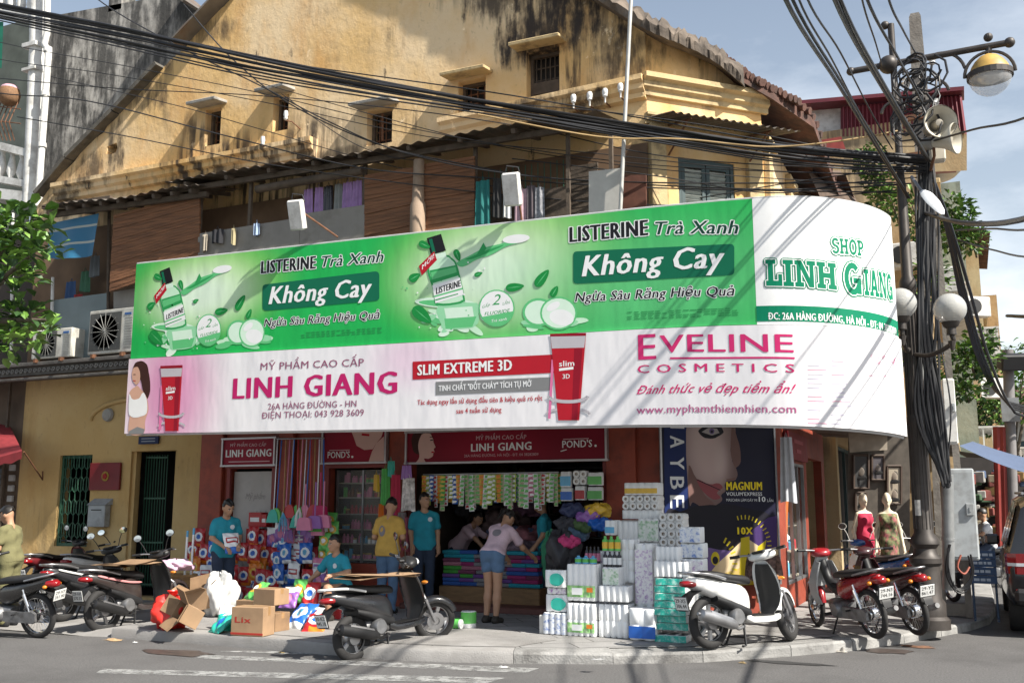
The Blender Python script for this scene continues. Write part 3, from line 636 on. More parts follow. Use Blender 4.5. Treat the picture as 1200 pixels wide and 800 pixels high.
def words_at(mb,S,body,a,b,cap,h,mi=0,**k):
 """text between two survey pixels on its baseline, capitals `cap` pixels high"""
 (u0,v0),(u1,v1)=S.uv(*a),S.uv(*b);m=((a[0]+b[0])/2,(a[1]+b[1])/2);c=S.uv(m[0],m[1]-cap)[1]-S.uv(*m)[1]
 sl=(v1-v0)/(u1-u0);text(mb,body,u0,v0,u1-u0,c,lambda u,v,z:S.fn(u,v+sl*(u-u0),z),z=h,mi=mi,cut=[x for x in(S.cut or[])if x<u1+.2]if S.cut and u1>S.cut[0]else None,**k)
def ink(n,c,r=.5):
 m=M('print_'+n,c,r,var=.03);m.node_tree.nodes['Principled BSDF'].inputs['Specular IOR Level'].default_value=.2;return m
kBlack,kWhite,kRed,kDkGreen,kMag,kGrey,kPale=ink('black',(.012,.012,.014)),ink('white',(.84,.84,.83)),ink('red',(.46,.012,.025)),ink('dark_green',(.004,.14,.07)),ink('magenta',(.50,.015,.13)),ink('grey',(.22,.22,.22)),ink('pale_green',(.55,.80,.58))
kGreen,kLeaf,kPink,kLilac,kYellow,kSkin,kHair,kMidGreen,kGlass=ink('green',(.01,.38,.075)),ink('leaf',(.01,.25,.05)),ink('pink',(.72,.18,.36)),ink('lilac',(.78,.66,.78)),ink('yellow',(.75,.58,.02)),ink('skin',(.62,.36,.26)),ink('hair',(.05,.018,.014)),ink('mid_green',(.12,.52,.2)),ink('glass_green',(.30,.66,.38))
def glow_print(name,base,glows,off=(0,0),ripple=0):
 """printed colour wash: base ink with soft spots at street points [(x, z, rx, rz, colour, strength)]"""
 m=bpy.data.materials.new(name);m.use_nodes=True;nt=m.node_tree;b=nt.nodes['Principled BSDF'];L=nt.links.new;b.inputs['Roughness'].default_value=.5;b.inputs['Specular IOR Level'].default_value=.2
 g=_n(nt,'ShaderNodeTexCoord');sp=_n(nt,'ShaderNodeSeparateXYZ');L(g.outputs['Object'],sp.inputs[0]);col=None
 def ma(op,a,c):
  n=_n(nt,'ShaderNodeMath',operation=op)
  for i,v in enumerate((a,c)):
   if isinstance(v,(int,float)):n.inputs[i].default_value=v
   else:L(v,n.inputs[i])
  return n.outputs[0]
 for x,z,rx,rz,c,s in glows:
  dx=ma('DIVIDE',ma('SUBTRACT',sp.outputs['X'],x-off[0]),rx);dz=ma('DIVIDE',ma('SUBTRACT',sp.outputs['Z'],z-off[1]),rz)
  d=ma('SQRT',ma('ADD',ma('MULTIPLY',dx,dx),ma('MULTIPLY',dz,dz)),0)
  r=_n(nt,'ShaderNodeMapRange');r.interpolation_type='SMOOTHSTEP';r.inputs['From Min'].default_value=1;r.inputs['From Max'].default_value=.1;r.inputs['To Max'].default_value=s;L(d,r.inputs['Value'])
  mxn=_n(nt,'ShaderNodeMix',data_type='RGBA');mxn.inputs['A'].default_value=(*base,1);mxn.inputs['B'].default_value=(*c,1);L(r.outputs[0],mxn.inputs['Factor'])
  if col:L(col,mxn.inputs['A'])
  col=mxn.outputs['Result']
 L(col,b.inputs['Base Color'])
 if ripple:
  nn=_n(nt,'ShaderNodeTexNoise');nn.inputs['Scale'].default_value=1.3;nn.inputs['Detail'].default_value=3;mp=_n(nt,'ShaderNodeMapping');mp.inputs['Scale'].default_value=(1.6,1,.55);L(g.outputs['Object'],mp.inputs[0]);L(mp.outputs[0],nn.inputs['Vector']);bp=_n(nt,'ShaderNodeBump');bp.inputs['Strength'].default_value=1;bp.inputs['Distance'].default_value=ripple;L(nn.outputs['Fac'],bp.inputs['Height']);L(bp.outputs[0],b.inputs['Normal'])
 return m
H=Hoard()
def hoarding():
 t=thing('advertising_hoarding','long curved billboard hoarding, green mouthwash advert above pink and white cosmetics advert','billboard',(-7,BBY,2.5))
 UE=BX1-BX0+BR*rad(78)
 v=lambda px,py:H.uv(px,py)[1]
 vt,vm,vb=(v(160,310)+v(790,240))/2,(v(157,419)+v(700,389))/2,(v(153,508)+v(790,497))/2
 us=[0,1,2,3,4,5,6,7,8,9,BX1-BX0]+[BX1-BX0+.09*i for i in range(1,21)]+[UE]
 us=[u for u in us if u<=UE]
 ug=H.uv(884,300)[0]
 def strip(name,u0,u1,v0,v1,h,m,par,back=.05):
  b=MB();U=[u0]+[u for u in us if u0<u<u1]+[u1]
  b.loft([[H.fn(u,v0,h),H.fn(u,v1,h),H.fn(u,v1,h-back),H.fn(u,v0,h-back)]for u in U]);return b.build(name,m,par,base=False,smooth=40)
 P=lambda px,py:PY(px,py,BBY)
 wh,yl=(.72,.86,.70),(.50,.72,.16)
 gl=[]
 for cx,cy,sx_,sz in((235,345,1.5,.75),(575,320,1.75,.95)):
  c=P(cx,cy);gl+=[(c.x+.1,c.z+.1,sx_*1.25,sz*1.3,yl,.75),(c.x,c.z,sx_,sz,wh,.95)]
 gl.append((P(770,330).x,P(770,330).z,3.0,1.2,(.12,.52,.20),.8))
 gp=strip('upper_panel',0,ug,vm,vt,0,glow_print('green_printed_vinyl',(.015,.42,.085),gl,(-7,2.5),.022),t)
 wp=strip('upper_panel',ug,UE,vm,vt,.001,kWhite,t)
 pk=[(P(200,460).x,P(200,460).z,1.3,1.8,(.68,.22,.44),.85),(P(480,420).x,P(480,420).z,.9,.6,(.72,.42,.60),.5)]
 lp=strip('lower_panel',0,UE,vb,vm-.012,.03,glow_print('white_pink_printed_vinyl',(.80,.78,.79),pk,(-7,2.5),.022),t)
 for u0,u1,vv in((0,UE,vt+.012),(0,UE,vb-.012)):
  b=MB();U=[u for u in us if u0<=u<=u1];b.tube([H.fn(u,vv,-.02)for u in U],.016,6);b.build('frame_tube',M('weathered_white_frame',(.5,.5,.5),.5,var=.1),t)
 b=MB()
 for u in[.4,2.2,4,5.8,7.6,9.3]:
  x,y,_,_=H.path(u)
  b.tube([H.fn(u,vb,-.08),H.fn(u,vt,-.08)],.02,6)
  for vv in(vb+.6,vt-.3):b.tube([H.fn(u,vv,-.08),(x,13.1 if vv>3.3 else 13.6,H.fn(u,vv).z+.15)],.018,6)
 for vv in(vb+.5,vm,vt-.4):b.tube([H.fn(u,vv,-.08)for u in us],.02,6)
 b.build('steel_frame',rust,t)
 h=.003
 def block(A1,A2,T1,T2,cap1,cap2,box,K1,K2,capk,N1,N2,capn,bold):
  b=MB();words_at(b,H,'LISTERINE',A1,A2,cap1,h,0,bold=.11,outline=.07);words_at(b,H,'Trà Xanh',T1,T2,cap2,h,2,bold=.055,shear=.25,outline=.08)
  words_at(b,H,'Ngừa Sâu Răng Hiệu Quả',N1,N2,capn,h,0,bold=.05,shear=.2,outline=.08);b.build('lettering',[kBlack,kWhite,ink('deep_green_black',(.005,.05,.03))],t,base=False)
  b=MB();(x0,y0),(x1,y1),(x2,y2),(x3,y3)=box;r=5
  pts=[]
  for(cx,cy),(dx0,dy0),(dx1,dy1)in(((x0,y0),(0,r),(r,0)),((x1,y1),(-r,0),(0,r)),((x2,y2),(0,-r),(-r,0)),((x3,y3),(r,0),(0,-r))):
   for k in range(5):
    w=k/4;pts.append((cx+dx0*(1-w)**2+dx1*w*w,cy+dy0*(1-w)**2+dy1*w*w))
  poly(b,H,pts,h);pl=b.build('name_box',kDkGreen,t,base=False)
  b=MB();words_at(b,H,'Không Cay',K1,K2,capk,h+.003,0,bold=.09,shear=.22);b.build('lettering',kWhite,pl,base=False)
 block((305.8,320.6),(370.3,314.5),(377,313),(449.6,306.8),14.5,13,((307.6,333),(444.6,318),(444.6,352.5),(307.6,364)),(314.9,356.5),(436,346.7),21,(309.4,382.5),(445,373),9.2,0)
 block((667.4,284),(760,275.5),(768,275),(865.5,274),18,15.5,((671.7,294.5),(860.5,286),(860.5,322.4),(671.7,332.5)),(681.9,324),(850,313.5),25,(673.9,353.5),(861,346.5),11,0)
 b=MB()
 for x0,x1,y0,y1,n in((353,448,390,384,3),(735,866,366,361,4)):
  for k in range(n):
   for j in range(16):
    if R_.random()<.85:q=lambda s:(x0+(x1-x0)*s,y0+(y1-y0)*s+k*2.6);line(b,H,q(j/16),q((j+R_.uniform(.6,.95))/16),.9,h)
 b.build('small_print',ink('small_print_green',(.02,.24,.07)),t,base=False)
 def picture(f,sc):
  b=MB();z=lambda x,y:f(450+x/2.76,230+y/2.76);mats=[kPale,kGlass,kBlack,kWhite,kRed,kLeaf,kMidGreen,kDkGreen,ink('water',(.66,.84,.68)),ink('green_shade',(.03,.32,.09))]
  pg=lambda pts,hh,m:(spoly if len(pts)<16 else poly)(b,H,[z(*p)for p in pts],h+hh,m)
  def el(c,rx,ry,hh,m,rot=0,a0=0,a1=360):
   k=math.cos(rad(rot)),math.sin(rad(rot));pg([(c[0]+rx*math.cos(a)*k[0]-ry*math.sin(a)*k[1],c[1]+rx*math.cos(a)*k[1]+ry*math.sin(a)*k[0])for a in[rad(a0+(a1-a0)*i/22)for i in range(22+(a1-a0<360))]],hh,m)
  def leaf(c,l,w_,rot,hh=.004):
   k=math.cos(rad(rot)),math.sin(rad(rot));q=[(l*math.cos(a),w_*math.sin(a)*(1-.35*math.cos(a)))for a in[i*.3927 for i in range(16)]]
   pg([(c[0]+x*k[0]-y*k[1],c[1]+x*k[1]+y*k[0])for x,y in q],hh,5);x,y=l*.9,1.6
   pg([(c[0]+px*k[0]-py*k[1],c[1]+px*k[1]+py*k[0])for px,py in((-x,0),(0,-y),(x,0),(0,y))],hh+.0006,6)
  for i in range(16):a=R_.uniform(0,6.28);el((230+105*math.cos(a)*R_.uniform(.5,1.1),400+48*math.sin(a)*R_.uniform(.4,1)),R_.uniform(12,34),R_.uniform(5,14),.0004+i*.00005,R_.choice((0,8,8,6,1)),R_.uniform(-40,40))
  el((200,345),100,17,.0013,8,3);el((200,347),88,11,.0014,6,3)
  pg([(178,352),(300,345),(308,395),(288,424),(196,430),(180,402)],.0015,1);pg([(195,362),(286,356),(292,392),(276,412),(206,416)],.0017,8);pg([(196,396),(300,388),(286,422),(200,428)],.0018,6)
  pg([(235,215),(290,185),(330,165),(390,150),(430,128),(470,132),(440,150),(395,163),(345,190),(300,205),(255,228)],.0016,6);pg([(300,190),(322,150),(332,168),(312,196)],.0018,9)
  pg([(262,205),(300,188),(340,172),(385,158),(382,162),(330,186),(290,202)],.0019,9);el((428,138),44,14,.0018,3,-6)
  for i in range(26):el((R_.uniform(60,330),R_.uniform(200,430)),R_.uniform(1.5,4),R_.uniform(1.5,4),.0021+i*.00002,R_.choice((3,8,6)))
  pg([(166,198),(204,190),(228,206),(240,232),(262,330),(250,346),(170,352),(158,300),(140,240),(148,214)],.0022,9)
  pg([(168,204),(204,196),(224,210),(235,234),(255,326),(246,340),(174,345),(163,296),(147,240),(154,218)],.0024,0)
  pg([(148,240),(236,222),(243,256),(157,282)],.0026,9);pg([(152,246),(232,228),(236,246),(156,270)],.0028,6)
  pg([(162,188),(199,180),(203,196),(168,204)],.0029,8);pg([(139,136),(185,122),(201,176),(152,190)],.0031,2);pg([(146,140),(156,137),(168,182),(158,185)],.0033,7)
  pg([(157,288),(246,262),(259,318),(167,346)],.0032,3);pg([(162,322),(254,296),(255,301),(163,327)],.0036,6);pg([(166,334),(240,314),(241,317),(167,338)],.0036,9)
  words_at(b,H,'LISTERINE',z(169,317),z(249,291),21/2.76*sc,h+.0036,2,bold=.1)
  pg([(113,226),(163,178),(172,206),(123,256)],.0034,4);words_at(b,H,'MỚI!',z(124,238),z(163,199),15/2.76*sc,h+.0038,3,bold=.06)
  for c,l,w_,r in(((124,384),38,20,40),((424,294),30,13,-8),((512,265),34,15,-52),((552,308),20,11,-60),((100,262),20,13,-30),((132,158),20,11,25),((238,191),20,10,70),((306,252),14,7,-20)):leaf(c,l,w_,r)
  el((365,362),58,60,.0034,6);el((365,362),54,56,.0036,3);el((365,362),54,56,.0038,6,0,10,150)
  words_at(b,H,'2',z(350,352),z(378,350),34/2.76*sc,h+.004,9,shear=.3);words_at(b,H,'GẤP',z(318,362),z(344,357),9/2.76*sc,h+.004,9,shear=.2);words_at(b,H,'LẦN',z(384,352),z(408,347),9/2.76*sc,h+.004,9,shear=.2)
  words_at(b,H,'FLUORIDE',z(326,386),z(408,374),11/2.76*sc,h+.004,9,bold=.06,shear=.2);words_at(b,H,'Trà xanh',z(348,408),z(398,400),9/2.76*sc,h+.0042,3,shear=.2)
  el((500,375),52,46,.0008,6);el((500,375),44,38,.001,8);el((565,378),60,54,.0012,6);el((565,378),54,48,.0014,8);el((575,392),40,26,.0016,3,10);el((548,356),24,12,.0018,3,-30)
  for i in range(14):el((R_.uniform(430,640),R_.uniform(395,432)),R_.uniform(16,46),R_.uniform(5,12),.0002+i*.00003,R_.choice((6,0,1)),R_.uniform(-12,12))
  b.build('printed_picture',mats,t,base=False)
 picture(lambda x,y:(x,y),1);picture(lambda x,y:(195.3+(x-511.6)*.70,323.5+(y-286)*.87-(x-511.6)*.03),.8)
 b=MB();g=1.004
 u0,u1=ug,UE;s0,s1=H.uv(888,377)[1]-.002,H.uv(888,359)[1]
 b.loft([[H.fn(u,vm+.03,.004),H.fn(u,s1+(vm+.03-s0),.004)]for u in[u0]+[u for u in us if u0<u<u1]+[u1]],ring=False);st=b.build('address_strip',ink('shop_green',(.0,.20,.10)),t,base=False)
 b=MB();words_at(b,H,'ĐC: 26A HÀNG ĐƯỜNG, HÀ NỘI - ĐT: 04 38282809',(900.4,374.5),(1050,392.5),8.5,.006,0,bold=.06);b.build('lettering',kWhite,st,base=False)
 GR=ink('shop_green',(.0,.20,.10))
 b=MB();words_at(b,H,'#SHOP',(975,297),(1012,300.5),18,.0062,0,outline=.07,omi=1);words_at(b,H,'#SHOP',(975,297),(1012,300.5),18,.0042,2,outline=.13,omi=2)
 for body,a,c,cp in(('#LINH',(898,335),(981,340),31),('#G',(990,344),(1010,346),36),('#IANG',(1013,346),(1046,352.5),30)):
  words_at(b,H,body,a,c,cp,.0064,0,outline=.035,omi=1);words_at(b,H,body,a,c,cp,.0044,2,outline=.075,omi=2)
 b.build('lettering',[GR,kWhite,GR],t,base=False)
 hl=.033
 b=MB();thin=ink('plum_grey',(.30,.10,.17))
 words_at(b,H,'MỸ PHẨM CAO CẤP',(306.9,433.8),(428,429),8.6,hl,0,bold=.03);words_at(b,H,'26A HÀNG ĐƯỜNG - HN',(315.6,480),(419.2,476.5),7.4,hl,0,bold=.03);words_at(b,H,'ĐIỆN THOẠI: 043 928 3609',(308.3,490.5),(428,487),7.6,hl,0,bold=.03);b.build('lettering',thin,t,base=False)
 b=MB();words_at(b,H,'LINH GIANG',(274,467.5),(467,461),25,hl,0,bold=.13);b.build('lettering',kMag,t,base=False)
 b=MB();poly(b,H,[(485,424),(652,415.5),(652,437),(485,445)],hl);rb=b.build('red_bar',kRed,t,base=False)
 b=MB();words_at(b,H,'SLIM EXTREME 3D',(490.6,440),(601.4,434),12.5,hl+.003,0,bold=.10);b.build('lettering',kWhite,rb,base=False)
 b=MB();poly(b,H,[(512,447.5),(648,442),(648,457.5),(512,463)],hl);rb=b.build('grey_bar',kGrey,t,base=False)
 b=MB();words_at(b,H,'TINH CHẤT "ĐỐT CHÁY" TÍCH TỤ MỠ',(515.5,458.5),(624,453),6.8,hl+.003,0,bold=.07);b.build('lettering',kWhite,rb,base=False)
 b=MB();words_at(b,H,'Tác dụng ngay lần sử dụng đầu tiên & hiệu quả rõ rệt',(490.6,474.5),(637,469.5),6,hl,0,bold=.05);words_at(b,H,'sau 4 tuần sử dụng',(536,484.5),(589,482.8),6,hl,0,bold=.05);b.build('lettering',kRed,t,base=False)
 b=MB();words_at(b,H,'E',(749,422),(770,421),30,hl,0,bold=.05);words_at(b,H,'VELINE',(774,413.5),(930,413.5),21,hl,0,bold=.06);line(b,H,(786,420),(931,420),2.2,hl)
 words_at(b,H,'C O S M E T I C S',(748,437.5),(931,437),9.8,hl,0,bold=.08);words_at(b,H,'Đánh thức vẻ đẹp tiềm ẩn!',(747,462),(933,461),10.5,hl,0,bold=.04,shear=.55);words_at(b,H,'www.myphamthiennhien.com',(747,485),(933,484),9.5,hl,1,bold=.04);b.build('lettering',[ink('rose',(.62,.03,.16)),ink('plum',(.45,.12,.25))],t,base=False)
 b=MB()
 for i in range(30):
  x=946+(i%2)*27;y=404+(i//2)*5.2+x*.02
  if R_.random()<.8:line(b,H,(x,y),(x+R_.uniform(12,23),y+.6),1.0,hl,R_.choice((0,0,1)))
 words_at(b,H,'4D',(1040,428),(1054,430),10,hl,1,shear=.3);words_at(b,H,'công nghệ',(1018,418.5),(1038,420.5),4.5,hl,1,shear=.2);words_at(b,H,'bề mặt',(1024,427),(1038,428.6),4.5,hl,1,shear=.2);line(b,H,(1012,440),(1056,444),.9,hl,1)
 b.build('small_print',[ink('faint_lilac',(.60,.55,.68)),ink('faint_pink',(.78,.36,.48))],t,base=False)
 b=MB();mats=[kSkin,kHair,kWhite,kRed,kGrey,kPink,ink('silver',(.5,.47,.5)),ink('deep_wine',(.28,.006,.02))]
 spoly(b,H,[(157,436),(160,426),(167,423),(174,427),(177,440),(178,458),(173,470),(169,456),(166,444),(158,446)],hl+.001,1);spoly(b,H,[(158,432),(163,430),(166,436),(166,446),(162,451),(158,447),(156.5,440)],hl+.002,0)
 spoly(b,H,[(154,460),(162,452),(168,457),(174,466),(176,480),(172,494),(170,508),(153,508),(154,480)],hl+.0015,0);spoly(b,H,[(153.5,462),(158,468),(165,467),(170,460),(174,468),(174,484),(164,489),(153.5,486)],hl+.003,2);line(b,H,(158.5,439),(161,439),.9,hl+.003,1);line(b,H,(158,446),(161,446.6),1,hl+.003,3)
 spoly(b,H,[(153.5,505),(163,500),(172,503),(170,508.5),(153.5,508.5)],hl+.0036,4)
 for ox,oy,s,wd in((203,429,1,13),(667,391.5,1.32,21)):
  hh=76*s if ox<300 else 101
  poly(b,H,[(ox-wd,oy),(ox+wd,oy-1),(ox+wd*.62,oy+hh),(ox-wd*.55,oy+hh)],hl+.004,3);poly(b,H,[(ox-wd,oy),(ox+wd,oy-1),(ox+wd*.9,oy+hh*.16),(ox-wd*.9,oy+hh*.17)],hl+.0045,6);poly(b,H,[(ox-wd,oy),(ox+wd,oy-1),(ox+wd,oy+2.4),(ox-wd,oy+3.2)],hl+.005,7)
  poly(b,H,[(ox+wd*.35,oy+hh*.17),(ox+wd*.8,oy+hh*.17),(ox+wd*.5,oy+hh),(ox+wd*.2,oy+hh)],hl+.0047,7)
  poly(b,H,[(ox-wd*.5,oy+hh*.4),(ox+wd*.3,oy+hh*.38),(ox+wd*.3,oy+hh*.41),(ox-wd*.5,oy+hh*.43)],hl+.0052,2)
  words_at(b,H,'slim',(ox-wd*.5,oy+hh*.38),(ox+wd*.35,oy+hh*.37),5*s,hl+.0052,2,bold=.05);words_at(b,H,'3D',(ox-wd*.3,oy+hh*.52),(ox+wd*.1,oy+hh*.515),4*s,hl+.0052,2,bold=.05)
  for k in range(12):
   a,c=k/12*math.pi,(k+1)/12*math.pi;f=lambda q,yy,rx:(ox+rx*math.cos(q),oy+hh*yy+5*s*math.sin(q));line(b,H,f(a,.72,wd*1.1),f(c,.72,wd*1.1),3.0*s,hl+.0055,6);line(b,H,f(-a,.93,wd*1.2),f(-c,.93,wd*1.2),2.4*s,hl+.0036,6)
  line(b,H,(ox-wd*1.05,oy+hh*.98),(ox-wd*.85,oy+hh*.3),3,hl+.0037,5)
 b.build('printed_picture',mats,t,base=False)
hoarding()
# --------- shop signs under the hoarding
def face_profile(mb,S,c,s,h,mi_skin,mi_hair,mi_lip,mi_eye,flip=1):
 """printed head of a woman, chin down, looking right (flip -1: left)"""
 q=lambda x,y:(c[0]+x*s*flip,c[1]+y*s)
 spoly(mb,S,[q(*p)for p in((-9,6),(-11,-4),(-8,-12),(0,-15),(6,-12),(5,-8),(-1,-8),(-3,0),(-4,8))],h,mi_hair)
 spoly(mb,S,[q(*p)for p in((-4,10),(-5,0),(-2,-9),(5,-10),(8,-5),(8.3,-2),(10,2),(8.5,3.5),(9,6),(8,7.5),(7.5,10),(4,12),(0,12),(1,16),(-7,16))],h+.0008,mi_skin)
 line(mb,S,q(5.4,-4),q(8,-4.4),1.0*s,h+.0016,mi_eye);line(mb,S,q(5,-6.6),q(8,-7),.7*s,h+.0016,mi_hair);line(mb,S,q(6.4,6.4),q(8.6,6.2),1.3*s,h+.0016,mi_lip)
def fascia(label,q,build):
 P=[PY(x,y,HY-.14)for x,y in q];x0,x1=(P[0].x+P[3].x)/2,(P[1].x+P[2].x)/2;z0,z1=(P[2].z+P[3].z)/2,(P[0].z+P[1].z)/2
 t=thing('shop_sign',label,'sign',((x0+x1)/2,HY-.1,z0));S=Plane((x0,HY-.16,0),(1,0,0))
 b=MB();b.box(((x0+x1)/2,HY-.13,(z0+z1)/2),(x1-x0,.055,z1-z0));b.build('panel',glow_print('wine_red_sign_print',(.20,.008,.022),[(x0+(x1-x0)*.45,(z0+z1)/2,1.2,.5,(.33,.012,.035),.8)],((x0+x1)/2,z0)),t)
 b=MB()
 for z in(z0,z1):b.box(((x0+x1)/2,HY-.14,z),(x1-x0+.06,.09,.03))
 for x in(x0,x1):b.box((x,HY-.14,(z0+z1)/2),(.03,.09,z1-z0-.03))
 b.build('frame',M('sign_frame_alloy',(.45,.42,.42),.4,.6),t);build(S,t)
paleRed=ink('sign_pale_pink',(.62,.40,.42));kSkin2=ink('sign_skin',(.66,.42,.36))
def s1(S,t):
 b=MB();words_at(b,S,'MỸ PHẨM CAO CẤP',(270,523.3),(312,522.6),3.6,.003,1,bold=.05);words_at(b,S,'LINH GIANG',(264.5,535.5),(318,534.3),8.6,.003,0,bold=.10);line(b,S,(268,541),(316,540),1.1,.003,1);b.build('lettering',[kWhite,paleRed],t)
def s2(S,t):
 b=MB();words_at(b,S,"POND'S",(384,536.5),(410,536),7.5,.004,0,bold=.03);disc(b,S,(413,535),1.3,1.3,.004,0);line(b,S,(386,527.5),(410,527),1,.004,1);b.build('lettering',[kWhite,paleRed],t)
 b=MB();poly(b,S,[(412,505.5),(449,505.5),(447,512),(441,519),(437,526),(427,527),(418,522),(415,513)],.003,0);poly(b,S,[(441,519),(450,511),(450,540),(432,541),(436,529)],.0026,0);line(b,S,(424,508.8),(433,509.6),2.6,.004,1);b.build('printed_picture',[kSkin2,kRed],t)
def s3(S,t):
 b=MB();words_at(b,S,'MỸ PHẨM CAO CẤP',(558,515.5),(617,514),5,.003,1,bold=.04);words_at(b,S,'LINH GIANG',(552,528.8),(623,526.5),9.2,.003,0,bold=.09);words_at(b,S,'26A HÀNG ĐƯỜNG, HÀ NỘI - ĐT: 04 38282809',(544,535.4),(631,533.4),3.2,.003,1)
 words_at(b,S,"POND'S",(659,524.5),(694,523.3),8.4,.003,0,bold=.04);disc(b,S,(698,522),1.4,1.4,.003,0);line(b,S,(660,514.5),(690,513.5),1,.003,1);line(b,S,(657,528.5),(664,526.6),.9,.003,0);b.build('lettering',[kWhite,paleRed],t)
 b=MB();face_profile(b,S,(497,521),1.35,.003,0,1,2,3);b.build('printed_picture',[kSkin2,kHair,kRed,kBlack],t)
fascia('small wine red shop sign reading LINH GIANG above the white door',[(262,514),(323,513),(323,544.5),(262,546)],s1)
fascia('wine red shop sign with lower half of a face above the cabinet window',[(379,504.5),(453,503.5),(453,541.5),(379,543)],s2)
fascia('wide red shop sign with a woman in profile above the open shop entrance',[(477,505),(711,501),(711,539),(477,542.5)],s3)
# --------- tall cosmetics poster on the corner
def poster():
 S=Plane((-3.92,13.78,0),(1,1,0));u0,u1=S.uv(777,600)[0],S.uv(910,600)[0];z0,z1=.55,3.05
 S.lim=(u0,u1,z0+.005,z1-.005)
 t=thing('cosmetics_poster','tall dark cosmetics poster with a large face and purple compact on the shop corner','poster',S.fn((u0+u1)/2,z0,-.03))
 b=MB();b.add([S.fn(u,v,h)for h in(0,-.04)for u,v in((u0,z0),(u1,z0),(u1,z1),(u0,z1))],[(0,1,2,3),(7,6,5,4),(0,4,5,1),(1,5,6,2),(2,6,7,3),(3,7,4,0)]);b.build('panel',ink('night_blue',(.012,.012,.03)),t)
 b=MB()
 for u in(u0-.015,u1+.015):b.box((0,0,0),(.03,.03,z1-z0),mx=Matrix.Translation(S.fn(u,(z0+z1)/2,.0)),rz=rad(45))
 b.build('frame',steel,t)
 tl=S.fn((u0+u1)/2,z0,-.03);fc=S.fn(*S.uv(832,545))
 mats=[ink('poster_blue',(.01,.022,.10)),glow_print('poster_skin',(.17,.11,.105),[(fc.x-.05,fc.z+.35,.42,.9,(.54,.42,.40),.95),(fc.x+.02,fc.z,.3,.5,(.48,.36,.34),.8),(fc.x+.12,fc.z+.1,.12,.4,(.52,.41,.39),.7)],(tl.x,tl.z)),ink('poster_black',(.012,.011,.018)),ink('poster_lip',(.24,.06,.07)),ink('poster_yellow',(.50,.40,.02)),ink('eye_white',(.36,.33,.33)),ink('poster_purple',(.055,.03,.12)),ink('poster_gold',(.46,.34,.11)),ink('poster_cream',(.56,.44,.27)),ink('poster_lilac',(.13,.085,.22)),ink('poster_skin_shade',(.16,.09,.08))]
 b=MB();h=.0015
 spoly(b,S,[(778,480),(806,480),(806,602),(779,602)],h,0)
 spoly(b,S,[(807,480),(852,480),(860,492),(862,510),(856,524),(858,540),(864,553),(862,562),(852,563),(849,568),(850,575),(845,580),(846,586),(838,592),(824,594),(812,588),(807,584)],h+.001,1)
 spoly(b,S,[(807,545),(816,560),(826,580),(838,592),(824,594),(812,588),(807,584)],h+.0016,10);spoly(b,S,[(851,561),(863,559),(860,563),(852,564)],h+.0018,10);spoly(b,S,[(858,498),(866,520),(868,540),(862,548),(857,536),(856,522)],h+.0017,10)
 spoly(b,S,[(818,505),(828,498),(842,498),(848,506),(838,513),(826,513)],h+.0016,2);spoly(b,S,[(822,506),(830,501),(840,502),(843,507),(834,510)],h+.002,5);disc(b,S,(834,505),3.0,3.2,h+.0024,9);disc(b,S,(834,505.5),1.5,1.6,h+.0028,2)
 spoly(b,S,[(813,494),(826,487),(842,488),(842,491),(827,491),(815,498)],h+.0018,2);spoly(b,S,[(816,561),(832,567),(842,566),(847,571),(840,577),(844,583),(836,585),(824,576)],h+.002,3);line(b,S,(816,561.5),(844,574),1.0,h+.0024,2)
 spoly(b,S,[(779,602),(806,596),(846,590),(880,596),(909,612),(911,690),(779,690)],h+.0005,2)
 disc(b,S,(846,640),60,42,h+.001,6,14);disc(b,S,(840,650),40,26,h+.0014,9,20);disc(b,S,(846,618),56,26,h+.0018,2,8)
 spoly(b,S,[(834,668),(862,640),(884,622),(911,612),(912,690),(834,690)],h+.0022,8);spoly(b,S,[(826,690),(846,672),(876,662),(911,660),(912,690)],h+.0026,7);spoly(b,S,[(872,628),(900,606),(911,604),(911,640),(896,644)],h+.0024,6)
 spoly(b,S,[(868,630),(878,628),(880,690),(866,690)],h+.0032,4);spoly(b,S,[(888,640),(898,632),(890,690),(880,690)],h+.0032,4)
 for i in range(22):
  a=rad(-105+i*8.6);c=(872,640);line(b,S,(c[0]+27*math.cos(a),c[1]+32*math.sin(a)),(c[0]+32*math.cos(a),c[1]+37*math.sin(a)),1.3,h+.003,4)
 for i in range(14):
  a=rad(-60+i*12);c=(838,660);line(b,S,(c[0]+20*math.cos(a),c[1]+28*math.sin(a)),(c[0]+26*math.cos(a),c[1]+35*math.sin(a)),2,h+.003,4)
 disc(b,S,(838,654),5,8,h+.003,4);disc(b,S,(838,656),3.4,4.6,h+.0034,2)
 b.build('printed_picture',mats,t)
 b=MB()
 words_at(b,S,'MAGNUM',(851,573.8),(893,573.8),9.5,h+.0036,0,bold=.11);words_at(b,S,"VOLUM'EXPRESS",(851,580.4),(893,580.6),4.2,h+.0036,1,bold=.05);words_at(b,S,'MASCARA LÀM DÀY MI',(851,587),(887,587.4),3.2,h+.0036,1);words_at(b,S,'10',(889,587.4),(897,587.6),6,h+.0036,1,bold=.1);words_at(b,S,'LẦN',(899,587.6),(906,587.8),3.2,h+.0036,1);words_at(b,S,'10X',(864,625.5),(882,625.5),8,h+.004,0,bold=.16)
 for ch,y in(('M',487),('A',510),('Y',535),('B',558),('E',580),('L',601)):
  (ua,va),(ub,vb)=S.uv(785,y),S.uv(802,y+15);text(b,ch,0,0,abs(va-vb),ub-ua,lambda u,v,z:S.fn(ua+v,va-u,z),bold=.05,z=h+.0036,mi=1)
 b.build('lettering',[kYellow,ink('poster_white',(.7,.72,.74))],t)
poster()
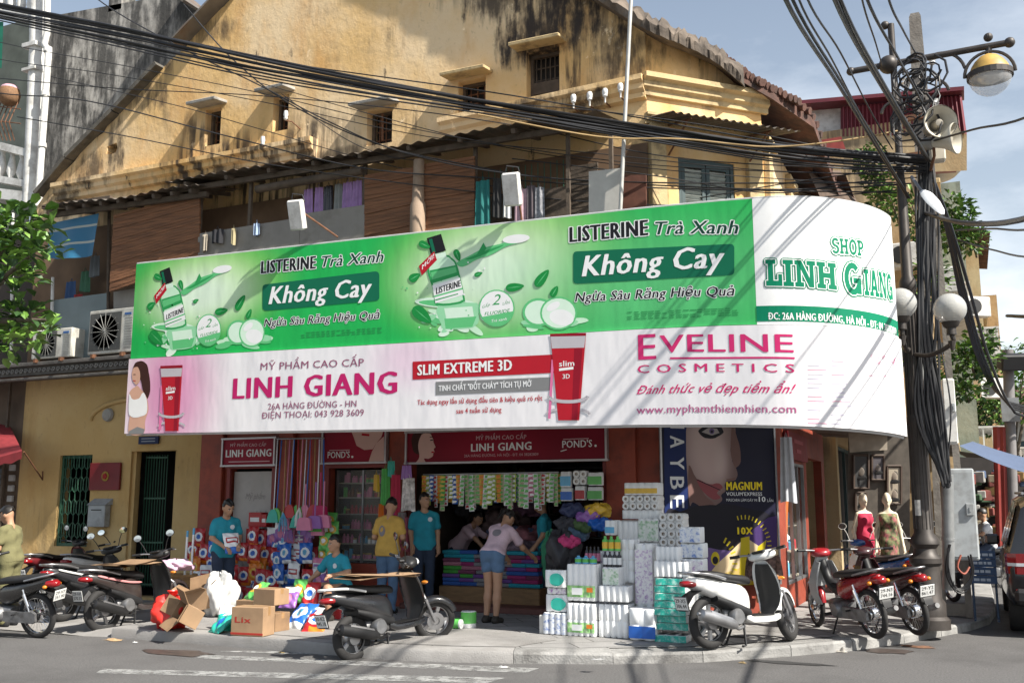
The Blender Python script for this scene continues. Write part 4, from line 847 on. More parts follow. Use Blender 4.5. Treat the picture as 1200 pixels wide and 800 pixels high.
# --------- left neighbour with the carved canopy
def rows_of(b,n,f):
 for i in range(n):f(b,i)
 return b
def annex():
 X=lambda px,y=600,Y=HY:PY(px,y,Y).x
 t=thing('yellow_shophouse','dark yellow shophouse on the left with green window grille, open door and carved canopy','building',(-15,15,0))
 x0,x1=X(18),-12.3
 win=rY(66,533,104,640,HY);door=rY(150,528,204,640,HY);door=(door[0],door[1],.06,door[3])
 b=MB();poly_wall(b,[(x0,0),(x1,0),(x1,4.3),(x0,4.3)],[win,door],.25,lambda u,v,d:(u,HY+.02+d,v));b.build('front_wall',yellow2,t)
 b=MB();b.quad((x0,16,0),(x1,16,0),(x1,16,4.3),(x0,16,4.3));b.quad((x0,14.3,.03),(x1,14.3,.03),(x1,16,.03),(x0,16,.03));b.quad((x0,14.2,4.2),(x1,14.2,4.2),(x1,16,4.2),(x0,16,4.2));b.quad((x1,14.2,0),(x1,16,0),(x1,16,4.2),(x1,14.2,4.2));b.quad((x0,14.2,0),(x0,16,0),(x0,16,4.2),(x0,14.2,4.2));b.build('dark_room',dark,t)
 b=MB();
 for x in(win[0]+.03,win[1]-.03):b.box((x,HY+.1,(win[2]+win[3])/2),(.06,.05,win[3]-win[2]))
 for z in(win[2]+.03,win[3]-.03):b.box(((win[0]+win[1])/2,HY+.1,z),(win[1]-win[0]-.12,.05,.06))
 wi=b.build('window',greenM,t);b=MB();n=6
 for k in range(1,n):
  x=win[0]+(win[1]-win[0])*k/n;b.box((x,HY+.05,(win[2]+win[3])/2),(.014,.014,win[3]-win[2]-.1))
 for k in range(5):
  for j in range(4):
   x=win[0]+(win[1]-win[0])*(k+1)/n;z=win[2]+(win[3]-win[2])*(j+.7)/4;r=.075
   b.tube([(x+r*math.cos(a*.7854),HY+.04,z+2*r*math.sin(a*.7854))for a in range(9)],.008,5)
 b.build('grille',greenM,wi)
 b=MB();b.box((door[0]-.0+.04,HY+.12,1.35),(.08,.1,2.6));b.box((door[1]-.04,HY+.12,1.35),(.08,.1,2.6));b.build('door_frame',yellow2,t)
 b=MB();xa=door[0]+.1
 for k in range(9):b.box((xa+.05*k,HY+.3+.015*k,1.4),(.014,.014,2.4))
 for z in(.25,1.0,1.8,2.55):b.box((xa+.2,HY+.36,z),(.42,.02,.03),rz=.29)
 b.build('door_grille',greenM,t)
 a,c=PY(106,492,HY),PY(206,488,HY);b=MB();m=(a+c)/2;b.tube([(m.x+(c.x-a.x)/2*math.cos(q),HY-.0,m.z+.36*math.sin(q))for q in[math.pi*k/14 for k in range(15)]],.045,8);b.build('arch_moulding',yellow2,t,smooth=60);b=MB();p=PY(127,486,HY);b.lathe([(0,.06),(.11,.05),(.13,0)],18,0,Matrix.Translation((p.x,HY,p.z))@Matrix.Rotation(math.pi/2,4,'X'));b.build('wall_vent',conc,t)
 a,c=PY(-30,440,13.25),PY(157,428,13.25);z=(a.z+c.z)/2;xl=a.x-2;L_=c.x-xl
 b=MB();b.box((xl+L_/2,13.58,z+.02),(L_,.64,.16),bev=.01);b.box((xl+L_/2,13.24,z+.145),(L_+.08,.12,.07),bev=.01);b.box((xl+L_/2,13.26,z-.125),(L_+.04,.1,.05),bev=.01);ca=b.build('canopy',M('dark_stained_concrete',(.12,.11,.10),.9,var=.3,scale=4,bump=.4),t)
 b=MB();k=int(L_/.12)
 for i in range(k):
  x=xl+(i+.5)*L_/k
  b.tube([(x+.05*math.cos(q*.9)*(1-q*.1),13.235,z+.02+.055*math.sin(q*.9)*(1-q*.1))for q in range(9)],.011,5)
 b.build('carved_scrolls',M('worn_grey_carving',(.24,.23,.215),.9,var=.2,scale=8),ca)
 zb,ztp=z+.15,7.25
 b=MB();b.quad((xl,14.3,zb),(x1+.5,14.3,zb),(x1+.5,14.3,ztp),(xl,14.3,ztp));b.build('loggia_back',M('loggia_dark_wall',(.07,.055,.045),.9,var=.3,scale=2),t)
 b=MB();fr=[PY(*p,13.5)for p in((60,352),(127,343),(127,420),(60,424))];b.add(fr+[p+Vector((0,.03,0))for p in fr],[(0,1,2,3),(7,6,5,4),(0,4,5,1),(1,5,6,2),(2,6,7,3),(3,7,4,0)]);b.build('frosted_panel',M('frosted_blue_grey_sheet',(.17,.21,.215),.45,var=.15,scale=2),t)
 for px,ya,yb in((62,325,400),(128,240,425),(15,250,430)):
  b=MB();p,q=PY(px,ya,13.45),PY(px-2,yb,13.45);b.tube([p,q],.03,8);b.build('post',whitedirty if px!=128 else timber,t)
 b=MB();p,q=PY(50,243,13.0),PY(130,232,13.0);b.box(((p+q)/2)[:],((q-p).length,.06,.08),rot=(0,-math.atan2(q.z-p.z,q.x-p.x),0));b.build('eave_beam',timber,t)
 b=MB();q=[PY(*p,13.35)for p in((133,342),(158,338),(158,366),(133,369))];b.add(q+[p+Vector((0,.05,0))for p in q],[(0,1,2,3),(7,6,5,4),(0,4,5,1),(1,5,6,2),(2,6,7,3),(3,7,4,0)]);b.build('parapet_sheet',MATS['grey_cement_sheet'],t)
 return t,z
annexT,CANZ=annex()
def awning_blind():
 P=[PY(*p,13.15)for p in((58,262),(116,250),(112,300),(60,303))];b=MB()
 b.grid(lambda u,v:P[0].lerp(P[1],u).lerp(P[3].lerp(P[2],u),v)+Vector((0,-.10*v+.05*math.sin(u*9)*v,-.05*math.sin(u*3.1)*v)),24,10)
 m=bpy.data.materials.new('striped_blue_tarpaulin');m.use_nodes=True;nt=m.node_tree;bs=nt.nodes['Principled BSDF'];g=_n(nt,'ShaderNodeTexCoord');s=_n(nt,'ShaderNodeSeparateXYZ');nt.links.new(g.outputs['Object'],s.inputs[0])
 w_=_n(nt,'ShaderNodeMath',operation='FRACT');q=_n(nt,'ShaderNodeMath',operation='MULTIPLY');q.inputs[1].default_value=3.1;nt.links.new(s.outputs['Z'],q.inputs[0]);nt.links.new(q.outputs[0],w_.inputs[0]);gt=_n(nt,'ShaderNodeMath',operation='GREATER_THAN');gt.inputs[1].default_value=.86;nt.links.new(w_.outputs[0],gt.inputs[0])
 x=_n(nt,'ShaderNodeMix',data_type='RGBA');x.inputs['A'].default_value=(.03,.15,.27,1);x.inputs['B'].default_value=(.40,.42,.38,1);nt.links.new(gt.outputs[0],x.inputs['Factor']);nt.links.new(x.outputs['Result'],bs.inputs['Base Color'])
 tag(b.build('roll_blind',m,smooth=60),'blue tarpaulin blind with pale stripes hanging over the dark upper loggia','blind')
awning_blind()
def ac_unit(label,q,fan=True):
 P=[PY(*p,13.2)for p in q];w_=P[1].x-P[0].x;h=((P[0].z-P[3].z)+(P[1].z-P[2].z))/2;c=Vector(((P[0].x+P[1].x)/2,13.2,CANZ+.2))
 t=thing('air_conditioner',label,'air conditioner',(c.x,13.35,c.z));T=Matrix.Translation(c)
 b=MB();b.box((0,.16,h/2+.03),(w_,.32,h),mx=T,bev=.015);b.build('casing',M('dirty_ivory_casing',(.56,.54,.48),.5,var=.1,dirt=((.25,.22,.18),4,.5)),t)
 fr=min(w_*.31,h*.42);fx=-w_*.12
 b=MB();b.box((fx,-.004,h/2+.03),(fr*2.25,.012,h*.86),mx=T,bev=.004);gr=b.build('front_grille',M('grille_recess',(.07,.07,.065),.7),t)
 b=MB()
 for k in range(1,8):b.lathe([(fr*k/8-.004,0),(fr*k/8+.004,0)],26,0,T@Matrix.Translation((fx,-.016,h/2+.03))@Matrix.Rotation(math.pi/2,4,'X'))
 for k in range(8):a=k*math.pi/8;b.tube([T@Vector((fx-fr*math.cos(a),-.016,h/2+.03-fr*math.sin(a))),T@Vector((fx+fr*math.cos(a),-.016,h/2+.03+fr*math.sin(a)))],.005,4)
 for k in range(12):b.box((w_*.38,-.004,h*(.15+.06*k)),(w_*.16,.006,.012),mx=T)
 b.build('fan_guard',M('guard_grey',(.30,.30,.28),.6),gr)
 b=MB();b.box((w_*.36,-.006,h*.9),(w_*.14,.008,.04),mx=T);b.build('maker_plate',ink('plate_blue',(.05,.12,.3)),t)
 b=MB()
 for s in(-.32,.32):b.box((w_*s,.12,-.01),(.05,.4,.07),mx=T)
 b.build('mounting_feet',rust,t)
ac_unit('small older air conditioner box on the carved canopy, half behind leaves',[(38,396),(84,394),(84,428),(38,430)])
ac_unit('large white air conditioner box standing next to the green hoarding',[(105,370),(158,367),(158,419),(105,421)])
b=MB();q=rY(106,542,141,574,HY-.02);b.box(((q[0]+q[1])/2,HY-.02,(q[2]+q[3])/2),(q[1]-q[0],.05,q[3]-q[2]),bev=.006);b.lathe([(.0,.01),(.09,.01),(.09,0)],20,1,Matrix.Translation(((q[0]+q[1])/2+.03,HY-.046,q[3]-.25))@Matrix.Rotation(math.pi/2,4,'X'));b.lathe([(.0,.02),(.06,.02),(.06,0)],5,2,Matrix.Translation(((q[0]+q[1])/2+.03,HY-.05,q[3]-.25))@Matrix.Rotation(math.pi/2,4,'X'))
tag(b.build('wall_plaque',[M('plaque_red',(.16,.01,.014),.5),ink('plaque_gold',(.30,.2,.04)),ink('plaque_red_star',(.3,.02,.02))]),'dark red plaque with small round emblem on the yellow wall','plaque')
def mailbox():
 q=rY(107,585,127,617,HY-.05);t=thing('mailbox','small grey metal letter box with sloping lid below the red plaque','letter box',((q[0]+q[1])/2,HY,q[2]));w_,h=q[1]-q[0],q[3]-q[2];T=Matrix.Translation(((q[0]+q[1])/2,HY-.07,q[2]))
 b=MB();b.box((0,0,h*.4),(w_,.14,h*.8),mx=T,bev=.01);b.build('box_body',greyp,t);b=MB();b.prism([(-.09,0),(.09,0),(.09,h*.24)],w_*1.1,mx=T@Matrix.Translation((-w_*.55,0,h*.8))@Matrix(((0,0,1,0),(1,0,0,0),(0,1,0,0),(0,0,0,1))));b.build('lid',greyp,t)
 b=MB();b.box((0,-.072,h*.62),(w_*.6,.006,.02),mx=T);b.build('slot',black,t)
mailbox()
b=MB();q=rY(163,511,186,520,HY-.02);b.box(((q[0]+q[1])/2,HY-.02,(q[2]+q[3])/2),(q[1]-q[0],.03,q[3]-q[2]))
for k in range(2):b.box(((q[0]+q[1])/2,HY-.036,q[2]+(q[3]-q[2])*(.35+.35*k)),((q[1]-q[0])*.7,.004,.018),mi=1)
tag(b.build('name_plate',[ink('plate_navy',(.02,.03,.08)),ink('plate_grey_line',(.3,.32,.36))]),'small navy plate fixed over the open doorway','sign')
def red_awning():
 t=thing('canvas_awning','dark red canvas awning with iron strut at the far left edge','awning',(PY(0,520,12.6).x,13.2,2.4))
 P=[PY(-90,470,13.9),PY(12,500,13.9),PY(26,528,12.7),PY(-90,560,12.7)];b=MB();b.grid(lambda u,v:P[0].lerp(P[1],u).lerp(P[3].lerp(P[2],u),v),10,5)
 b.grid(lambda u,v:P[3].lerp(P[2],u)+Vector((0,0,-.16*v+.02*math.sin(u*40)*v)),30,2);b.build('canvas',M('faded_red_canvas',(.22,.02,.025),.8,var=.15),t)
 b=MB();b.tube([PY(28,529,13.1),PY(50,562,13.85),PY(50,552,13.88)],.014,6);b.build('strut',rust,t)
red_awning()
def left_shop():
 t=thing('dark_shophouse','shaded shophouse at the left edge with dark shutters and tiled pier','building',(-19.5,15,0));x1=PY(18,600,HY).x-.02
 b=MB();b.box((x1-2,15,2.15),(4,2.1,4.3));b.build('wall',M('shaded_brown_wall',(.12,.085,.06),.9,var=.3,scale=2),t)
 b=MB()
 for i in range(7):b.box((x1-.12+R_.uniform(-.02,.02),13.88,1.2+i*.2),(.14,.06,.12),bev=.01)
 b.build('vent_blocks',M('pale_vent_block',(.35,.35,.35),.8),t)
 b=MB()
 for k in range(20):b.box((x1-1.3,13.9,.25+k*.11),(1.8,.04,.09))
 b.build('roller_shutter',M('dull_blue_shutter',(.08,.10,.12),.6),t)
 b=MB();b.box((x1-.3,13.82,2.1),(.05,.05,4));b.build('drain_pipe',timber,t)
left_shop()
# --------- grey house behind, upper left
def grey_house():
 t=thing('grey_rear_house','tall weathered grey house behind, with white column, balusters and drain pipes','building',(-20,17,0));Y=15.6
 a=PY(62,100,Y);r=PY(233,10,Y)
 b=MB();poly_wall(b,[(a.x-.4,3),(r.x,3),(r.x+.1,r.z),(PY(205,-15,Y).x,r.z+.5),(a.x-.4,r.z+.8)],[rY(128,-20,143,12,Y)],.4,lambda u,v,d:(u,Y+d,v));b.build('side_wall',greyw2,t)
 q=rY(128,-20,143,12,Y);b=MB()
 for k in range(14):b.box(((q[0]+q[1])/2,Y+.12,q[2]+.06+k*.08),(q[1]-q[0]-.02,.2,.065))
 b.build('brick_infill',M('red_brick',(.28,.09,.05),.9,var=.3,scale=30),t)
 b=MB();p,c=PY(205,-12,Y-.3),PY(238,16,Y-.3);b.box(((p+c)/2)[:],((c-p).length,1.2,.06),rot=(0,math.atan2(p.z-c.z,c.x-p.x),0));b.build('roof_sheet',tin,t)
 Yf=14.3;b=MB();c0,c1=PY(45,-30,Yf),PY(36,240,Yf);b.tube([c0,PY(44,60,Yf),c1],.17,16);b.box(PY(43,56,Yf)[:],(.42,.42,.09));b.box(PY(42,84,Yf)[:],(.40,.40,.06));b.build('column',whitedirty,t,smooth=50)
 b=MB();b.tube([PY(56,-30,Yf-.15),PY(55,40,Yf-.15),PY(52,52,Yf-.15),PY(57,60,Yf-.15),PY(44,242,Yf-.15)],.07,12);
 for y in(58,110,170):b.tube([PY(56-(y-58)*.06,y-2,Yf-.15),PY(56-(y-58)*.06,y+3,Yf-.15)],.09,12)
 b.build('drain_pipe',whitedirty,t,smooth=50)
 for y0,y1 in((-28,14),(168,208)):
  b=MB();p,c=PY(-60,y0-12 if y0>0 else y0,Yf),PY(40,y0+14 if y0>0 else y0,Yf)
  p2,c2=PY(-60,y1-8,Yf),PY(40,y1+10,Yf)
  for u,v,hh in((p,c,.16),(p2,c2,.14)):b.box(((u+v)/2)[:],((v-u).length,.28,hh),rot=(0,-math.atan2(v.z-u.z,v.x-u.x),0))
  b.build('balcony_rail',whitedirty,t);n=9
  for i in range(n):
   u=p2.lerp(c2,(i+.6)/n);v=p.lerp(c,(i+.6)/n);h=v.z-u.z;b=MB()
   b.lathe([(.05,0),(.07,.06*h),(.045,.12*h),(.10,.3*h),(.085,.45*h),(.045,.75*h),(.06,.85*h),(.05,.92*h),(.07,h)],12,0,Matrix.Translation(u));b.build('baluster',whitedirty,t,smooth=50)
 b=MB();u,v=PY(-60,222,Yf+.2),PY(62,238,Yf+.2);b.box(((u+v)/2)[:],((v-u).length,.7,.22),rot=(0,-math.atan2(v.z-u.z,v.x-u.x),0));b.build('balcony_slab',whitedirty,t)
 b=MB();b.quad((a.x-6,15.5,3),(a.x-.3,15.5,3),(a.x-.3,15.5,r.z+.8),(a.x-6,15.5,r.z+.8));b.build('recess_wall',M('dim_green_grey_wall',(.10,.115,.10),.9,var=.3,scale=2),t)
 b=MB();q=[PY(*p,14.2)for p in((-10,25),(4,26),(2,80),(-12,80))];b.add(q,[(0,1,2,3)]);b.build('green_shade_cloth',M('green_shade_cloth',(.01,.16,.10),.8),t)
 b=MB()
 for i in range(7):
  u=PY(-8+i*5,118,14.25);v=PY(-10+i*4.5,165,14.25);b.tube([u,(u+v)/2+Vector((0,-.18,-.1)),v],.012,5)
 for y in(125,142):b.tube([PY(-10,y-1,14.12),PY(24,y+3,14.12)],.012,5)
 b.build('window_cage',rust,t)
grey_house()
c=PY(11,110,14.15);b=MB();b.lathe([(.10,-.26),(.20,-.18),(.23,-.02),(.20,.1)],18,0,Matrix.Translation(c));b.ell((c.x,c.y,c.z+.08),(.2,.2,.13),mi=1)
tag(b.build('wicker_basket',[M('brown_wicker',(.22,.12,.06),.8,var=.3,scale=40),M('pink_white_cloth',(.5,.3,.36),.8,var=.3,scale=14)],smooth=60),'round wicker basket of pink cloth hanging on the grey house balcony','basket')
# --------- leafy things
def leaf_cloud(mb,blobs,n,size,fold=.3,seed=1,cols=3,wide=.55):
 r=random.Random(seed)
 for i in range(n):
  c,R=r.choices(blobs,[b[1][0]*b[1][1]*b[1][2]for b in blobs])[0]
  d=Vector((r.gauss(0,1),r.gauss(0,1),r.gauss(0,1))).normalized()*(r.random()**.45);p=Vector((c[0]+d.x*R[0],c[1]+d.y*R[1],c[2]+d.z*R[2]))
  out=Vector((d.x+r.uniform(-.6,.6),d.y+r.uniform(-.6,.6),d.z*.4+r.uniform(-.35,.5))).normalized();T=basis(p,out,Vector((r.uniform(-.6,.6),r.uniform(-.6,.6),1)));l=size*r.uniform(.65,1.25);w_=l*wide/2
  vs=[(0,0,0),(.3*l,w_*.75,fold*w_),(.68*l,w_,fold*w_*.9),(l,0,-.12*l),(.68*l,-w_,fold*w_*.9),(.3*l,-w_*.75,fold*w_),(.55*l,0,0)]
  mb.add(vs,[(0,1,2,6),(6,2,3),(0,6,4,5),(6,3,4)],r.randrange(cols),T)
leafM=[M('leaf_mid',(.085,.175,.028),.42,var=.3,scale=9),M('leaf_light',(.15,.27,.045),.42,var=.25,scale=9),M('leaf_dark',(.028,.072,.018),.5,var=.3,scale=9)]
barkM=M('grey_bark',(.12,.095,.07),.95,var=.35,scale=9,bump=.6)
def tree_left():
 g=PY(-60,700,9.3);base=Vector((g.x,9.3,.0));t=thing('broadleaf_tree','bright green broad leaved tree reaching in at the left edge','tree',base)
 P=lambda x,y,Y=9.2:PY(x,y,Y)
 b=MB();tips=[P(20,270),P(35,300,8.9),P(55,375,9.1),P(10,400),P(-40,250),P(-60,330,9.8),P(5,330,8.8)]
 fork=P(-62,400);b.tube(crom([base,base+Vector((.05,0,1.2)),fork]),[.16-.004*i for i in range(13)],12)
 for e in tips:m=fork.lerp(e,.5)+Vector((R_.uniform(-.1,.1),R_.uniform(-.1,.1),.12));b.tube(crom([fork,m,e],5),[.075-.006*i for i in range(11)],8)
 b.build('trunk',barkM,t,smooth=60)
 blobs=[(P(18,262)[:],(.55,.5,.30)),(P(42,292,8.9)[:],(.34,.35,.20)),(P(-15,300)[:],(.6,.5,.35)),(P(12,325,8.9)[:],(.35,.4,.2)),(P(20,372)[:],(.42,.4,.22)),(P(48,388,9.0)[:],(.28,.3,.14)),(P(2,405,8.9)[:],(.36,.4,.18)),(P(-40,380)[:],(.5,.5,.4)),(P(-60,260)[:],(.7,.6,.5)),(P(-150,300,8.6)[:],(1.0,.9,.7)),(P(-230,220,9.6)[:],(1.1,1,.8)),(P(-120,160,10.4)[:],(.8,.9,.5)),(P(-200,380,9.8)[:],(.9,.9,.6))]
 b=MB();leaf_cloud(b,blobs[:9],1500,.205,seed=3);leaf_cloud(b,blobs[9:],1700,.22,seed=4);b.build('crown',leafM,t)  # second leaf cloud is unseen crown beyond the left edge, added to block sky light
tree_left()
def plant(name,label,blobs,n,size,seed,group=None,stem=None):
 c=blobs[0][0];t=thing(name,label,'plant',(c[0],c[1],c[2]-blobs[0][1][2]),group=group);b=MB();leaf_cloud(b,blobs,n,size,seed=seed);b.build('foliage',leafM,t)
 b=MB()
 for k,(q,r)in enumerate(blobs):b.tube(crom([(q[0]+.1,q[1]+.15,q[2]-r[2]*1.1),(q[0],q[1],q[2]),(q[0]-r[0]*.3,q[1],q[2]+r[2]*.7)],4),[.03,.026,.024,.02,.018,.014,.012,.01,.008],6)
 b.build('stem',barkM,t)
# --------- houses along the side street
def tube_house(label,x0,x1,y0,y1,h,m,wins=(),roofm=None,parapet=.5,balc=(),ledges=(),flank=None):
 """narrow house; its street front looks along +X, its flank along -Y"""
 t=thing('tube_house',label,'building',((x0+x1)/2,(y0+y1)/2,0));b=MB();poly_wall(b,[(y0,0),(y1,0),(y1,h),(y0,h)],[(a,c,d,e)for a,c,d,e in wins],.25,lambda u,v,d:(x1-d,u,v));b.build('front_wall',m,t)
 b=MB();b.quad((x0,y0,0),(x1-.25,y0,0),(x1-.25,y0,h),(x0,y0,h));b.quad((x0,y1,0),(x1-.25,y1,0),(x1-.25,y1,h),(x0,y1,h));b.quad((x1-.25,y0,h-.02),(x0,y0,h-.02),(x0,y1,h-.02),(x1-.25,y1,h-.02));b.build('side_wall',m if flank is None else flank,t)
 for a,c,d,e in wins:
  b=MB()
  for yy in(a+.04,(a+c)/2,c-.04):b.box((x1-.12,yy,(d+e)/2),(.06,.07,e-d))
  for z in(d+.04,e-.04):b.box((x1-.12,(a+c)/2,z),(.05,c-a-.1,.07))
  wo=b.build('window',darkteal,t);b=MB();b.quad((x1-.2,a,d),(x1-.2,c,d),(x1-.2,c,e),(x1-.2,a,e));b.build('pane',dark,wo)
 for z in ledges:b=MB();b.box((x1+.09,(y0+y1)/2,z),(.18,y1-y0-.02,.16),bev=.02);b.build('ledge',cream,t)
 for a,c,z,d in balc:
  b=MB();b.box((x1+d/2,(a+c)/2,z),(d,c-a,.16));b.box((x1+d/2,(a+c)/2,z+.95),(d,c-a,.07));bo=b.build('balcony',whitedirty,t);b=MB()
  n=int((c-a)/.16)
  for k in range(n):b.box((x1+d-.05,a+(k+.5)*(c-a)/n,z+.5),(.05,.05,.84))
  for k in range(3):b.box((x1+d*(k+.5)/3,a+.04,z+.5),(.05,.05,.84))
  b.build('railing',whitedirty,bo)
 if roofm:b=MB();b.grid(lambda u,v:(x0-.2+(x1-x0+.7)*v,y0-.3+(y1-y0+.5)*u,h+.08+1.0*(1-v)+.03*math.sin(u*200)),80,2);b.build('roof',roofm,t)
 return t
ochre=wall_mat('ochre_render',(.42,.28,.14),(.50,.38,.22),(.06,.05,.04),(.36,.2,.09),.6,.3);pale=wall_mat('pale_render',(.50,.47,.40),(.60,.57,.50),(.08,.075,.07),(.38,.33,.26),.7,.4);greenr=wall_mat('sea_green_render',(.20,.25,.21),(.30,.33,.27),(.07,.07,.06),(.24,.26,.20),.6,.3)
wine=M('wine_red_sheet',(.15,.022,.032),.5,var=.15,scale=2)
hA=tube_house('low cream house right behind the corner house, under brown sheet awnings',-8,-2.35,20.8,25.5,8.2,ochre,[(21.5,22.6,4.4,6.4),(23.6,24.7,4.4,6.4),(21.1,25.2,.2,2.9)],tileM,ledges=(3.6,7.6))
b=MB();P0,P1,P2,P3=PX(948,200,-2.3),PX(985,200,-2.3),PD(1012,250,21),PD(972,252,19)
b.add([P0,P1,P2,P3]+[p-Vector((0,0,.05))for p in(P0,P1,P2,P3)],[(0,1,2,3),(7,6,5,4),(0,4,5,1),(1,5,6,2),(2,6,7,3),(3,7,4,0)]);b.build('sheet_awning',M('brown_sheet',(.11,.075,.055),.7,.2,var=.2),hA)
hB=tube_house('tall pale house with a curved top balcony beyond the loudspeakers',-7,-.35,32.5,38,12.6,ochre,[(33,37.6,.2,2.9),(33.2,34.4,4,6.2),(35.6,36.8,4,6.2),(33.2,34.4,8,10.2),(35.6,36.8,8,10.2)],None,balc=((32.7,37.6,7.4,.8),),ledges=(3.5,11.6))
b=MB();b.lathe([(1.1,-1.5),(1.3,-1.3),(1.3,-.35),(1.38,-.3),(1.38,.0),(1.2,.0),(1.2,-1.2),(0,-1.2)],28,0,Matrix.Translation((-.75,33.6,13.6)));b.build('curved_balcony',pale,hB,smooth=30)
hC=tube_house('tall house with a wine red corrugated sheet storey above the corner roof',-6.5,-.55,26,32.3,11.3,ochre,[(26.6,31.8,.2,2.9),(27,28.4,4,6.4),(29.6,31,4,6.4),(27,28.4,8,10),(29.6,31,8,10)],None,ledges=(7.3,))
def wine_top():
 Y=26;a,c,d,e=PY(985,126,Y),PY(1127,112,Y),PY(1133,157,Y),PY(985,160,Y);b=MB()
 b.grid(lambda u,v:a.lerp(c,u).lerp(e.lerp(d,u),v)+Vector((0,.035*math.sin(u*190),0)),180,3)
 f=lambda p:Vector((p.x-.2,Y+6,p.z-.1));b.add([a,c,f(c),f(a)],[(0,1,2,3)]);b.build('sheet_storey',wine,hC)
 b=MB();p,q=PY(925,127,Y),PY(1130,110,Y);b.box(((p+q)/2+Vector((0,.1,.05)))[:],((q-p).length,.7,.1),rot=(0,-math.atan2(q.z-p.z,q.x-p.x),0));b.build('roof_edge',wine,hC)
 W=[PY(*x,Y+.3)for x in((935,132),(986,126),(992,180),(960,180))];b=MB();b.add(W,[(0,1,2,3)]);b.build('white_gable',whitedirty,hC)
 W=[PY(*x,Y-.4)for x in((957,165),(986,160),(992,178),(966,182))];b=MB();b.add(W,[(0,1,2,3)]);b.build('small_red_roof',M('red_sheet',(.30,.05,.04),.6,var=.2),hC)
 W=[PY(*x,Y+.05)for x in((985,158),(1133,156),(1133,200),(990,205))];b=MB();b.add(W,[(0,1,2,3)]);b.build('upper_wall',ochre,hC)
wine_top()
tube_house('sea green house with stacked balconies on the side street',-6,.45,38.2,44,13.2,greenr,[(38.6,43.6,.2,2.9),(39,40.2,3.8,6),(41.6,42.8,3.8,6),(39,40.2,7.4,9.4),(41.6,42.8,7.4,9.4)],None,balc=((38.6,43.6,3.4,.9),(38.6,43.6,6.9,.9)))
tube_house('ochre house with cream ledges further down the side street',-5,1.0,44.2,51,12.6,ochre,[(44.8,50.6,.2,2.9),(45.2,46.6,9.6,11.4),(48.2,49.6,9.6,11.4),(45.2,46.6,3.8,6),(48.2,49.6,3.8,6),(45.2,46.6,6.8,8.8),(48.2,49.6,6.8,8.8)],tileM,ledges=(3.4,6.4,9.3))
tube_house('brown ochre house with long balcony near the end of the side street',-4,1.8,51.2,60,11.4,ochre,[(51.8,59.4,.2,2.9),(52.5,54,7.6,9.6),(56.4,58,7.6,9.6),(52.5,54,3.8,6),(56.4,58,3.8,6)],None,balc=((51.6,59,3.3,1),),ledges=(7.6,))
def end_house():
 t=thing('corner_shophouse','pale house closing the far end of the side street','building',(5,78,0));b=MB();W=[(x,x+1.3,z,z+2)for x in(-3.5,-.3,2.9,6.1,9.3)for z in(.2,3.9)]
 poly_wall(b,[(-5,0),(13,0),(13,7.4),(-5,7.4)],W,.3,lambda u,v,d:(u,76+d,v));b.build('front_wall',pale,t);b=MB();b.box((4,79,3.6),(18,5.2,7.2));b.build('rear_block',dark,t)
 b=MB();b.add([(-5.6,75.3,7.3),(13.6,75.3,7.3),(13.6,80,10),(-5.6,80,10)],[(0,1,2,3)]);b.build('roof',tileM,t)
 for x,x2,z,z2 in W:b=MB();b.box(((x+x2)/2,76.15,(z+z2)/2),(1.28,.08,1.98));b.build('shutter',darkteal,t)
end_house()
def far_tree(label,x,y,h,seed,r=1.6):
 t=thing('street_tree',label,'tree',(x,y,SW));b=MB();rr=random.Random(seed);b.tube(crom([(x,y,0),(x+.1,y,h*.3),(x-.05,y+.1,h*.6)],5),[.17-.008*i for i in range(11)],10)
 for k in range(6):a=k*1.05;b.tube([(x-.02,y+.05,h*(.4+.03*k)),(x+r*.4*math.cos(a),y+r*.4*math.sin(a),h*.68),(x+r*.8*math.cos(a),y+r*.8*math.sin(a),h*.85)],[.07,.045,.02],7)
 b.build('trunk',barkM,t);b=MB();bl=[((x+rr.uniform(-r,r),y+rr.uniform(-r,r),h*rr.uniform(.62,1)),(rr.uniform(.5,.9),)*3)for _ in range(11)];leaf_cloud(b,bl,2000,.24,seed=seed);b.build('crown',leafM,t)
far_tree('leafy street tree behind the black car roof, far down the side street',6.2,52,6.0,5)
far_tree('slim green tree growing in front of the green house',1.6,41,7.5,8,1.2)
plant('climbing_plant','green creeper hanging from the balcony left of the steel lamp column',[(PD(1022,190,21)[:],(.35,.3,.4)),(PD(1030,225,21)[:],(.3,.3,.6)),(PD(1046,240,20)[:],(.3,.3,.35))],900,.13,21)
plant('balcony_plant','bushy green balcony plant seen between the black cables',[(PD(1118,260,24)[:],(.5,.4,.75)),(PD(1138,280,24)[:],(.35,.3,.4))],800,.17,22)
b=MB();b.grid(lambda u,v:(-2.3+2.1*v,18.9+13*u,3.35-.3*v+.02*math.sin(u*300)),90,3);b.build('pavement_canopy',M('dark_sheet_canopy',(.09,.075,.065),.7,.2,var=.3),hA);b=MB();b.grid(lambda u,v:(-.4+2.4*v+2.0*u,33+26*u,3.3-.4*v+.02*math.sin(u*400)),90,3);b.build('pavement_canopy',MATS['dark_sheet_canopy'],hA)
